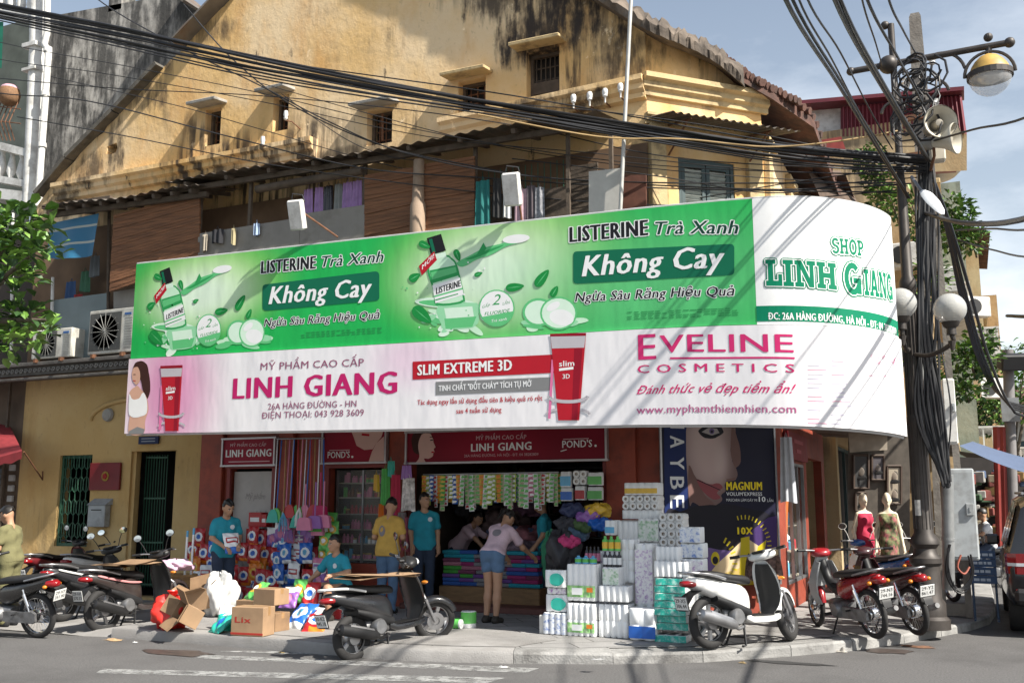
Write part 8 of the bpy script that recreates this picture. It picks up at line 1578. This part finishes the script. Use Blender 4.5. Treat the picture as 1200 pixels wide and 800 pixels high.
p=PZ(120,705,.012);scooter('black scooter with a white handlebar cowl parked behind the brown one',(p.x-.35,p.y-.2),(p.x-.33,p.y+1.05),trans_white,trim=blackpl,wr=.28,z=.012,steer=.5,nums=('29-L6','618.05'))
p=PZ(60,705,.012);scooter('dark red scooter at the rear of the left row by the window',(p.x-.2,p.y-.1),(p.x-.3,p.y+1.15),paint('dark_red',(.12,.012,.016)),wr=.27,z=.012,steer=-.2,nums=('29-B4','093.72'))
p=PZ(45,747,0);underbone('muddy dark underbone motorbike held by the man in olive at the left edge',(p.x,p.y),(p.x-1.25,p.y-.10),paint('dusty_black',(.025,.023,.022)),shield=M('grey_white_shield',(.45,.46,.46),.4),z=0,steer=.1,nums=('29-V7','351.90'))
underbone('red underbone motorbike with chrome wire wheels, second from the lamp column',gxy(1027,748),gxy(960,733),paint('cherry_red',(.28,.012,.018)),shield=M('pale_grey_shield',(.42,.43,.43),.35),nums=('29-N3','744.16'))
p=gxy(1076,744);underbone('dark maroon underbone motorbike parked right beside the lamp column',tuple(p),tuple(p+Vector((-.72,1.03))),paint('maroon_black',(.05,.016,.018)),nums=('29-Y2','861.47'))
p=gxy(1052,712);underbone('blue underbone motorbike with white inner shield behind the red one',tuple(p+Vector((.15,-.1))),tuple(p+Vector((-.75,.9))),paint('mid_blue',(.015,.09,.30)),shield=trans_white,mirr=True,nums=('30-E9','152.83'))
p=gxy(1118,706);underbone('dark motorbike with a pale mirror half hidden behind the lamp column',tuple(p+Vector((.0,.2))),tuple(p+Vector((-.6,1.3))),paint('night_black',(.015,.015,.017)),mirr=True,nums=('29-G5','407.29'))
def bar_cloth():
 b=MB();W=white_scooter.matrix_basis;P0=PD(894,652,12.2);d=Vector((.55,-.25,0)).normalized()
 def f(u,v):
  x=(u-.5)*.42;q=v-.5;return P0+d*x+Vector((d.y,-d.x,0))*(.09*math.sin(q*3)+.02*math.sin(u*17))+Vector((0,0,.03*math.cos(q*5)-1.1*abs(q)**1.4*(.5+.12*math.sin(u*7))+.012*math.sin(u*23+v*5)))
 b.grid(f,26,18);tag(b.build('sun_jacket',M('brown_patterned_cloth',(.10,.06,.05),.9,var=.8,scale=28),smooth=60),'brown patterned jacket draped over the handlebar of the white scooter','jacket')
bar_cloth()
def sheets(label,P,rz,n,sz,tilt=0):
 t=thing('cardboard_sheets',label,'cardboard',P,rz)
 for i in range(n):
  b=MB();w_,l=sz[0]*R_.uniform(.8,1),sz[1]*R_.uniform(.8,1);o=R_.uniform(-.05,.05);a=R_.uniform(-.2,.2)
  b.grid(lambda u,v:((u-.5)*l+o,(v-.5)*w_,.012*i+.02*math.sin(u*3+i)+tilt*(u-.5)),10,6,mx=Matrix.Rotation(a,4,'Z'));b.grid(lambda u,v:((u-.5)*l+o,(v-.5)*w_,.012*i+.006+.02*math.sin(u*3+i)+tilt*(u-.5)),10,6,mx=Matrix.Rotation(a,4,'Z'));b.build('sheet',cardM if i%2 else cardD,t,world=False)
sheets('flattened cardboard sheets resting on the black scooter seat',(-6.26,10.05,.865),rad(74),4,(.5,.95));sheets('torn cardboard sheets lying over the brown scooter seat',Vector((*gxy(120,741,.012),.86))+Vector((.04,.36,0)),rad(100),5,(.45,.9))
for i,(px,py,z,c,n,s)in enumerate(((133,749,.006,(.42,.28,.15),'tan torn cardboard scrap lying in the gutter by the brown scooter',.16),(158,752,.006,(.6,.6,.58),'white paper scrap in the gutter by the damp patch',.05),(590,781,.006,(.7,.7,.68),'crumpled white paper at the kerb before the crossing',.06),(700,772,SW+.006,(.3,.3,.3),'grey flattened wrapper on the pavement edge',.07),(1010,757,.006,(.34,.31,.28),'broken paving lump in the gutter near the red motorbike',.13),(985,763,.006,(.3,.28,.25),'smaller broken paving lump in the gutter by the white scooter',.08),(870,776,.006,(.22,.16,.08),'dry brown leaf on the road below the white scooter',.05),(330,764,.006,(.2,.15,.07),'dry brown leaf at the kerb below the cardboard boxes',.05),(1076,757,.006,(.16,.08,.045),'rusty bent metal strip at the broken kerb',.2))):
 p=PZ(px,py,z);b=MB();h=.05 if 'lump' in n else.018;b.grid(lambda u,v:(p.x+s*(u-.5)*1.6+s*.2*math.sin(v*5+i),p.y+s*(v-.5)+s*.15*math.sin(u*6+i),z+h*abs(math.sin(u*3.1)*math.sin(v*3.1))*(.6+.5*math.sin(u*9+v*7+i))),8,8);tag(b.build('litter' if 'lump' not in n else 'rubble',M('litter_%d'%i,c,.9,var=.3,scale=20),smooth=60 if 'lump' not in n else None),n,'litter' if 'lump' not in n else 'rubble')
# --------- dark car at the right edge
def car():
 X0,Y0=.37,14.75;t=thing('parked_car','black sport utility car with red tail lamps cut off by the right edge','car',(X0+.93,Y0+2.3,0));o=Vector((X0+.93,Y0,0));bl=paint('car_black',(.012,.012,.014));q=lambda y,x,z:o+Vector((x,y,z))
 b=MB();rows=[]
 for y,zl,zh,hw in((.02,.50,.98,.84),(.10,.42,1.08,.90),(.5,.36,1.12,.92),(2.2,.34,1.1,.93),(3.6,.36,1.06,.92),(4.4,.40,.96,.86),(4.62,.5,.84,.74)):rows.append([q(y,x*hw,zl+(zh-zl)*z)for x,z in((-.93,0),(-1,.15),(-1,.7),(-.96,.95),(-.88,1),(0,1.02),(.88,1),(.96,.95),(1,.7),(1,.15),(.93,0))])
 b.loft(rows);bo=b.build('body',bl,t,smooth=50)
 b=MB();rows=[]
 for y,zl,zh,hl,hu in((.06,1.04,1.10,.86,.84),(.22,1.07,1.70,.87,.66),(.5,1.08,1.80,.88,.68),(2.0,1.07,1.82,.88,.70),(2.7,1.06,1.74,.87,.66),(3.5,1.04,1.08,.84,.8)):rows.append([q(y,x,z)for x,z in((-hl,zl),(-hu-.03,zh-.06),(-hu+.06,zh),(hu-.06,zh),(hu+.03,zh-.06),(hl,zl))])
 b.loft(rows);b.build('cabin',bl,t,smooth=30)
 gl=M('dark_car_glass',(.015,.017,.02),.05,var=0,coat=1)
 b=MB();b.add([q(.10,x,1.16)for x in(-.76,.76)]+[q(.205,x,1.62)for x in(.60,-.60)],[(0,1,2,3)]);b.build('rear_window',gl,t)
 for s in(-1,1):
  for y0,y1,l0,l1 in((.45,1.1,.5,1.05),(1.18,2.02,1.18,2.0),(2.1,2.95,2.1,2.65)):
   b=MB();b.add([q(y0,s*.893,1.14),q(y1,s*.893,1.13),q(l1,s*.735,1.66),q(l0,s*.735,1.68)],[(0,1,2,3)]);b.build('side_window',gl,t)
  b=MB();b.loft([[q(y,s*x,z)for y,x,z in((-.012,.58,zz),(.0,.80,zz),(.09,.90,zz),(.22,.925,zz),(.22,.90,zz),(.05,.6,zz))]for zz in(.80,.96,1.06)]);tl=b.build('tail_lamp',redlens,t);b=MB();b.loft([[q(y,s*x,z)for y,x,z in((-.015,.60,zz),(-.004,.80,zz),(.088,.905,zz),(.05,.6,zz))]for zz in(.90,.94)]);b.build('reversing_strip',clearlens,tl)
  b=MB();b.box(q(.0,s*.72,.55)[:],(.22,.03,.12),bev=.01);b.build('bumper_reflector',redlens,t)
  for y in(.85,3.6):
   T=Matrix.Translation(q(y,s*.80,.35));b=MB();b.lathe([(.22,-.11),(.33,-.11),(.35,-.07),(.35,.07),(.33,.11),(.22,.11)],30,0,T,axis='X',close=True);wo=b.build('wheel',rubber,t,smooth=40);b=MB();b.lathe([(.0,.06*s),(.06,.08*s),(.2,.075*s),(.225,.1*s)],10,0,T,axis='X',cap=False);b.build('rim',alloy,wo)
  b=MB();c=q(2.75,s*1.02,1.16);b.box(c[:],(.2,.12,.16),bev=.03);b.build('wing_mirror',bl,t)
 b=MB();b.box(q(-.02,0,.52)[:],(1.7,.12,.2),bev=.05);b.build('rear_bumper',blackpl,t);b=MB();b.box(q(-.01,0,.83)[:],(.5,.02,.13),bev=.006);b.build('number_plate',plateM,t)
 for s in(-1,1):b=MB();b.tube([q(.5,s*.64,1.84),q(2.2,s*.66,1.86)],.02,8);b.build('roof_rail',alloy,t)
car()
# --------- people: one smooth surface grown round a posed skeleton
def surf_net(f,lo,hi,h):
 """closed surface where f crosses zero"""
 ax=[np.arange(lo[i],hi[i]+h,h)for i in range(3)];G=np.stack(np.meshgrid(*ax,indexing='ij'),-1);D=f(G.reshape(-1,3)).reshape(G.shape[:3]);s=D<0;n=D.shape
 cs=np.zeros((n[0]-1,n[1]-1,n[2]-1),int);P=np.zeros(cs.shape+(3,));W=np.zeros(cs.shape)
 sl=lambda o:tuple(slice(o[i],n[i]-1+o[i])for i in range(3));corners=[(i,j,k)for i in(0,1)for j in(0,1)for k in(0,1)]
 for c in corners:cs+=s[sl(c)]
 act=(cs>0)&(cs<8)
 for c in corners:
  for a in range(3):
   if c[a]:continue
   e=list(c);e[a]=1;d0,d1=D[sl(c)],D[sl(e)];m=(d0<0)!=(d1<0);t=np.where(m,d0/np.where(m,d0-d1,1),0);q=np.zeros(3);q[a]=1;P+=m[...,None]*(np.array(c)+t[...,None]*q);W+=m
 ix=-np.ones(cs.shape,int);ix[act]=np.arange(act.sum());idx=np.argwhere(act);V=(idx+P[act]/W[act][:,None])*h+np.array(lo);F=[]
 for a in range(3):
  b,c=(a+1)%3,(a+2)%3;m=s[tuple(slice(0,n[i]-(i==a))for i in range(3))]!=s[tuple(slice(1 if i==a else 0,n[i])for i in range(3))]
  for p in np.argwhere(m):
   if p[b]==0 or p[c]==0 or p[b]>=n[b]-1 or p[c]>=n[c]-1:continue
   q=[]
   for db,dc in((-1,-1),(0,-1),(0,0),(-1,0)):r=p.copy();r[b]+=db;r[c]+=dc;q.append(ix[tuple(r)])
   if min(q)>=0:F.append(q if s[tuple(p)]else q[::-1])
 return V,F
def cone(p,a,b,ra,rb):
 a,b=np.array(a),np.array(b);d=b-a;t=np.clip(((p-a)@d)/max(d@d,1e-9),0,1);return np.linalg.norm(p-a-t[:,None]*d,axis=1)-(ra+(rb-ra)*t)
def ellip(p,c,r):q=(p-np.array(c))/np.array(r);k=np.linalg.norm(q,axis=1);return(k-1)*min(r)
def smin(ds,k=.025):
 d=ds[0]
 for e in ds[1:]:h=np.clip(.5+.5*(e-d)/k,0,1);d=e+(d-e)*h-k*h*(1-h)
 return d
SKIN=M('skin_tan',(.42,.235,.145),.55,var=.06);HAIR=M('black_hair',(.012,.010,.009),.45,var=.2)
def person(label,loc,rz,shirt,pants,h=1.62,lean=0,twist=0,head=(0,0),arms=None,legs=None,short=False,sleeve=.62,hair='short',hip=.88,name='person',cat='person',skin=None,dress=False,shoes=None,print_=None,hem=.80,female=False,group=None,bald=False):
 """local frame: faces -Y, x to its left; arms = ((elbow, wrist) left, (elbow, wrist) right), legs = ((knee, ankle) left, right)"""
 k=h/1.65;t=thing(name,label,cat,loc,rz,group);skin=skin or SKIN;sw=.145 if female else.165
 hipz=hip;B=Matrix.Translation((0,0,hipz))@Matrix.Rotation(lean,4,'X')@Matrix.Rotation(twist,4,'Z')@Matrix.Translation((0,0,-.88));up=lambda x,y,z:np.array(B@Vector((x,y,z)))
 HB=B@Matrix.Translation((0,0,1.43))@Matrix.Rotation(head[1],4,'Z')@Matrix.Rotation(head[0],4,'X')@Matrix.Translation((0,0,-1.43));hd=lambda x,y,z:np.array(HB@Vector((x,y,z)))
 sh=[up(s*sw,0,1.30)for s in(1,-1)];hp=[np.array((s*.085,0,hipz))for s in(1,-1)]
 A=arms or(((.215,.02,1.07),(.225,-.06,.84)),((-.215,.02,1.07),(-.225,-.06,.84)));G=legs or(((.09,-.015,.47),(.09,.03,.075)),((-.09,-.015,.47),(-.09,.03,.075)))
 A=[[np.array(q,float)for q in x]for x in A];G=[[np.array(q,float)for q in x]for x in G]
 torso=lambda p,i=0.:[cone(p,up(.058,.0,1.24),up(.05,0,1.02),.098+i,.088+i),cone(p,up(-.058,0,1.24),up(-.05,0,1.02),.098+i,.088+i),cone(p,up(sw-.03,0,1.305),up(.04,.01,1.345),.05+i,.045+i),cone(p,up(-sw+.03,0,1.305),up(-.04,.01,1.345),.05+i,.045+i)]+([ellip(p,up(s*.065,-.085,1.22),(.06+i,)*3)for s in(1,-1)]if female else[])
 pelvis=lambda p,i=0.:[cone(p,hp[0]*np.array((.85,1,1))+np.array((0,.01,.02)),hp[1]*np.array((.85,1,1))+np.array((0,.01,.02)),.108+i,.108+i),cone(p,up(.05,.0,1.0),np.array((.05,0,hipz+.03)),.092+i,.10+i),cone(p,up(-.05,.0,1.0),np.array((-.05,0,hipz+.03)),.092+i,.10+i)]
 def arm(p,j,i=0.,fr=None):
  e,w_=A[j]
  if fr is not None:return[cone(p,sh[j],sh[j]+(e-sh[j])*fr,.049+i,.046+i+.008)]
  d=(w_-e)/(np.linalg.norm(w_-e)+1e-9);return[cone(p,sh[j],e,.046+i,.037+i),cone(p,e,w_,.038+i,.026+i),cone(p,w_,w_+d*.075,.026+i,.034+i)]
 def leg(p,j,i=0.,fr=1.):
  kn,an=G[j];r=[cone(p,hp[j],kn,.088+i,.058+i)]if fr>=1 else[cone(p,hp[j],hp[j]+(kn-hp[j])*fr,.088+i,.088-.03*fr+i+.006)]
  if fr>=1:r.append(cone(p,kn,kn+(an-kn)*.35,.056+i,.058+i));r.append(cone(p,kn+(an-kn)*.35,an,.058+i,.036+i+(.012 if i else 0)))
  return r
 ft=[np.array((0.,-1.,0.)),np.array((0.,-1.,0.))]
 foot=lambda p,j,i=0.:[cone(p,G[j][1]+np.array((0,.035,-.035)),G[j][1]+ft[j]*.13+np.array((0,0,-.048)),.036+i,.028+i)]
 headf=lambda p:[ellip(p,hd(0,.0,1.545),(.076,.093,.108)),cone(p,hd(0,-.03,1.48),hd(0,-.055,1.462),.052,.034),cone(p,hd(0,-.088,1.545),hd(0,-.105,1.512),.012,.017),cone(p,hd(0,-.08,1.475),hd(0,-.088,1.475),.02,.012)]+[ellip(p,hd(s*.078,.005,1.525),(.016,.026,.032))for s in(1,-1)]
 neck=lambda p:[cone(p,up(0,.015,1.33),hd(0,.01,1.47),.052,.048)]
 body=lambda p:np.minimum(smin(torso(p)+pelvis(p)+sum([arm(p,j)+leg(p,j)+foot(p,j)for j in(0,1)],[])+neck(p),.03),smin(headf(p)+neck(p),.02))
 allp=np.array(sh+hp+[q for x in A+G for q in x]+[hd(0,0,1.56)]);lo,hi=allp.min(0)-.2,allp.max(0)+.2
 def mesh(nm,f,m,hh=.0135,par=t,extra=None,lo_=lo,hi_=hi):
  V,F=surf_net(f,lo_,hi_,hh);b=MB();b.add((V*k).tolist(),F)
  if extra:extra(b)
  return b.build(nm,m,par,world=False,smooth=180,merge=False)
 def fingers(b):
  for j in(0,1):
   e,w_=A[j];d=Vector(w_-e).normalized();s=Vector(((1,-1)[j],0,0));sd=d.cross(Vector((0,0,1))if abs(d.z)<.8 else Vector((1,0,0))).normalized();cu=d.cross(sd).normalized();root=Vector(w_)+d*.075;cu=cu if cu.z<0 or abs(d.z)>.8 else-cu
   for q,(o,L_)in enumerate(((-.026,.062),(-.009,.072),(.009,.068),(.025,.054))):a=root+sd*o;b.tube([Vector(x)*k for x in(a,a+d*L_*.45+cu*.008,a+d*L_*.8+cu*.03,a+d*L_*.9+cu*.045)],[.0105*k,.0095*k,.0085*k,.006*k],7)
   a=Vector(w_)+d*.03-sd*.026;b.tube([Vector(x)*k for x in(a,a+d*.03-sd*.026,a+d*.06-sd*.03+cu*.012)],[.0125*k,.011*k,.007*k],7)
 bo=mesh('body',body,skin,extra=fingers)
 hx=up(0,0,hem);hn=up(0,0,1)-up(0,0,0);ncx=up(0,0,1.405);nkc=up(0,-.03,1.425);rip=lambda p:.004*np.sin(p[:,2]*38+p[:,0]*22+p[:,1]*17)
 if shirt:
  def fs(p):
   d=smin(torso(p,.016)+pelvis(p,.014)+[cone(p,up(s*.055,.01,1.0),np.array((s*.06,.01,hipz-.16)),.108,.118)for s in((1,-1)if legs is None else())]+([]if dress=='bare' else arm(p,0,.012,sleeve)+arm(p,1,.012,sleeve)),.03)+rip(p);d=np.maximum(d,.078-np.linalg.norm((p-nkc)*np.array((1,.8,1)),axis=1));d=np.maximum(d,(p-ncx)@hn);return np.maximum(d,-((p-hx)@hn))
  so=mesh('dress' if dress else 'shirt',fs if not dress else(lambda p:np.maximum(np.maximum(smin(torso(p,.014)+pelvis(p,.016)+[cone(p,(0,0,hipz),(0,0,.52),.16,.19)],.05)+rip(p),(p-up(0,0,1.33))@hn),.5-p[:,2])),shirt)
  if print_:
   b=MB();sgn=print_[1];c=Vector((print_[2],0,print_[3]));r=print_[4]
   vs=[]
   for q in range(16):
    a=q*math.pi/8;x,z=c.x+r*math.cos(a),c.z+r*math.sin(a)*print_[5];y=sgn*.03
    for _ in range(60):
     pt=up(x,y,z);
     if fs(np.array([pt]))[0]>.004:break
     y+=sgn*.004
    vs.append(Vector(pt)*k)
   b.add(vs,[tuple(range(16))]);b.build('chest_print',print_[0],so,world=False)
 if pants:
  wst=up(0,0,.985)
  mesh('shorts' if short else 'trousers',lambda p:np.maximum(smin(pelvis(p,.011)+leg(p,0,.013,short or 1.)+leg(p,1,.013,short or 1.),.02)+rip(p),(p-wst)@hn),pants)
 if shoes:
  for j in(0,1):mesh('shoe',lambda p:np.minimum(foot(p,j,.013)[0],cone(p,G[j][1],G[j][1]+np.array((0,.02,-.03)),.045,.048)),shoes,.009,lo_=G[j][1]-np.array((.1,.2,.12)),hi_=G[j][1]+np.array((.1,.14,.08)))
 if not bald:
  hc,fd,uz=hd(0,.012,1.56),hd(0,-1,1.5)-hd(0,0,1.5),hd(0,0,2)-hd(0,0,1)
  def fh(p):
   q=p-hc;y,z=q@fd,q@uz;d=ellip(p,hc,(.087,.103,.114));cut=np.minimum(np.maximum(y-.035,.0-z+.045),9);face=np.maximum(-(y-.02),z-.042);d=np.maximum(d,-np.maximum(-(y-.025),z-.04));d=np.maximum(d,-(z+(.035 if hair=='short' else.075)+.3*y))+.004*np.sin(p[:,0]*90+p[:,2]*60)
   if hair=='tail':d=np.minimum(d,smin([cone(p,hd(0,.10,1.57),hd(0,.16,1.50),.03,.036),cone(p,hd(0,.16,1.50),hd(0,.15,1.34),.036,.016)],.02))
   if hair=='long':d=np.minimum(d,smin([cone(p,hd(.05,.06,1.5),hd(.05,.07,1.28),.05,.035),cone(p,hd(-.05,.06,1.5),hd(-.05,.07,1.28),.05,.035)],.03))
   return d
  ho=hd(0,.05,1.48);mesh('hair',fh,HAIR,.009,lo_=ho-.3,hi_=ho+.26)
  b=MB();HK=Matrix.Scale(k,4)@HB
  for s in(1,-1):b.ell((s*.03,-.086,1.548),(.013,.008,.0065),10,6,0,HK);b.ell((s*.03,-.0915,1.548),(.006,.004,.006),8,5,1,HK);b.box((s*.031,-.09,1.566),(.03,.01,.006),1,HK)
  b.ell((0,-.091,1.485),(.024,.007,.007),10,6,2,HK);b.build('face_features',[M('eye_white',(.6,.58,.55),.3,var=0),M('eye_dark',(.015,.01,.01),.3,var=0),M('lips',(.34,.13,.11),.5,var=0)],bo,world=False)
 return t
cloth=lambda n,c:M('cloth_'+n,c,.92,var=.1,scale=12,bump=.25,bscale=60)
teal,olive,ochreC,pinkC,denim,navyC,blackC=cloth('turquoise',(.02,.27,.36)),cloth('olive',(.16,.15,.07)),cloth('mustard',(.58,.36,.08)),cloth('pale_pink',(.60,.44,.50)),cloth('denim',(.09,.16,.27)),cloth('dark_jeans',(.03,.045,.08)),cloth('black',(.015,.015,.017));printW,printD=ink('shirt_logo_white',(.6,.66,.7)),ink('shirt_logo_grey',(.22,.2,.22));sandal=M('dark_sandal',(.03,.025,.02),.7)
pz_=lambda x,y,z=SW:PZ(x,y,z)
p=pz_(7,733,.012);person('man in an olive uniform shirt leaning over his motorbike at the left edge',p,rad(-75),olive,olive,1.66,lean=.12,head=(.35,.1),arms=(((.22,-.06,1.06),(.16,-.30,1.0)),((-.22,-.06,1.06),(-.16,-.30,1.0))),shoes=blackC,hem=.86)
p=pz_(259,717);person('young man in turquoise shirt holding a white packet beside the detergent bags',p,rad(62),teal,navyC,1.64,lean=.08,head=(.42,.1),arms=(((.21,-.05,1.08),(.10,-.30,.98)),((-.21,-.05,1.08),(-.10,-.30,.95))),shoes=blackC,print_=(printW,-1,.06,1.25,.035,1))
b=bag('white',0,0,12,.8,'white packet held by the young man beside the detergent bags',rz=rad(62),rx=-.5,cat='packet');b.location=Vector(p)+Matrix.Rotation(rad(62),3,'Z')@Vector((0,-.37,.86))
p=pz_(398,724);stl=Vector((p.x+.02,p.y+.02,SW))
b=MB();b.lathe([(.15,0),(.12,.26),(.14,.28),(.14,.30),(0,.30)],18,0,Matrix.Translation(stl));tag(b.build('plastic_stool',redF,smooth=40),'low red plastic stool under the seated young man','stool')
person('seated young man in turquoise shirt with one arm out, behind the black scooter',(p.x,p.y,SW),rad(-12),teal,navyC,1.62,lean=.22,hip=.40,head=(-.05,-.15),arms=(((.27,-.12,.66),(.2,-.34,.62)),((-.30,-.16,.62),(-.36,-.42,.44))),legs=(((.16,-.40,.44),(.16,-.36,.075)),((-.24,-.38,.46),(-.28,-.40,.075))),shoes=sandal,short=.9,print_=(printW,-1,.07,1.25,.035,1))
p=pz_(453,718);person('man in a mustard yellow shirt with his back to the street at the cabinet',p,rad(185),ochreC,denim,1.66,lean=.1,head=(.3,0),arms=(((.23,-.02,1.08),(.14,-.24,1.0)),((-.23,-.02,1.08),(-.14,-.24,1.0))),shoes=blackC,print_=(printD,1,.06,1.16,.05,1.6))
p=pz_(496,708,.2);person('slim young man in turquoise shirt and jeans standing at the left of the entrance',p,rad(38),teal,navyC,1.66,head=(.05,.45),arms=(((.21,.03,1.07),(.21,-.05,.84)),((-.20,.03,1.07),(-.19,-.06,.84))),shoes=cloth('trainer',(.10,.05,.07)),print_=(printW,-1,.07,1.26,.035,1))
p=PY(536,700,15.0);person('woman in a pale pink shirt bending to the right over the towels',(p.x,15.0,.15),rad(80),pinkC,navyC,1.58,lean=.75,head=(-.2,0),arms=(((.2,-.55,1.02),(.14,-.72,.82)),((-.2,-.55,1.02),(-.14,-.72,.82))),short=.42,hair='tail',female=True,shoes=sandal)
p=pz_(577,729);person('woman in denim shorts and pale pink shirt bending forward at the entrance, seen from behind',p,rad(172),pinkC,denim,1.60,lean=.62,twist=.12,head=(.35,-.2),hip=.90,arms=(((.21,-.44,1.02),(.18,-.62,.86)),((-.24,-.42,1.0),(-.26,-.64,.88))),legs=(((.075,-.02,.47),(.075,.04,.075)),((-.085,.0,.47),(-.09,.05,.075))),short=.36,hair='tail',female=True,shoes=sandal,hem=.88,print_=(printD,1,0,1.19,.07,.85))
p=PZ(637,712,.15);person('young man in turquoise shirt facing left at the right side of the entrance',(p.x,p.y+.1,.15),rad(-72),teal,navyC,1.66,lean=.06,head=(.4,0),arms=(((.2,-.02,1.08),(.17,-.18,.86)),((-.2,-.02,1.08),(-.17,-.2,.88))),shoes=blackC)
p=PD(1163,690,20.5);p.z=0;rb=underbone('dark motorbike ridden by the man in white down the side street',(p.x+.55,p.y+.25),(p.x-.6,p.y-.15),paint('rider_black',(.02,.02,.024)),z=0,lean=0,nums=('29-D7','638.90'));person('motorbike rider in a white shirt far down the side street',(p.x,p.y,.0),rad(-72),cloth('white',(.62,.63,.65)),navyC,1.64,lean=.15,hip=.84,arms=(((.25,-.2,1.1),(.28,-.42,1.0)),((-.25,-.2,1.1),(-.28,-.42,1.0))),legs=(((.2,-.36,.70),(.2,-.2,.33)),((-.2,-.36,.70),(-.2,-.2,.33))),shoes=blackC)
mann=M('mannequin_cream',(.66,.58,.44),.4,var=.04)
for px,d,m,l,rz in((1012,16.2,M('dress_red',(.42,.02,.06),.8),'cream mannequin in a red dress before the portrait board',.3),(1040,15.8,M('dress_floral',(.12,.13,.06),.85,var=.9,scale=16,dirt=((.5,.12,.16),9,.9)),'cream mannequin in a dark floral dress nearest the lamp column',-.2)):
 p=PD(px,600,d);mo=person(l,(p.x,p.y,.19),rz+.4,m,None,1.72,name='mannequin',cat='mannequin',skin=mann,dress='bare',bald=True,female=True,arms=(((.22,.04,1.06),(.25,-.06,.82)),((-.22,.04,1.06),(-.25,-.06,.82))));mo.scale=(.78,.8,.98);b=MB();b.lathe([(.2,SW),(.2,.16),(.03,.19),(0,.2)],20,0,Matrix.Translation((p.x,p.y,0)));tag(b.build('mannequin_stand',steel,smooth=40),'round steel stand under the mannequin in the %s dress'%('red' if px==1012 else 'floral'),'stand')
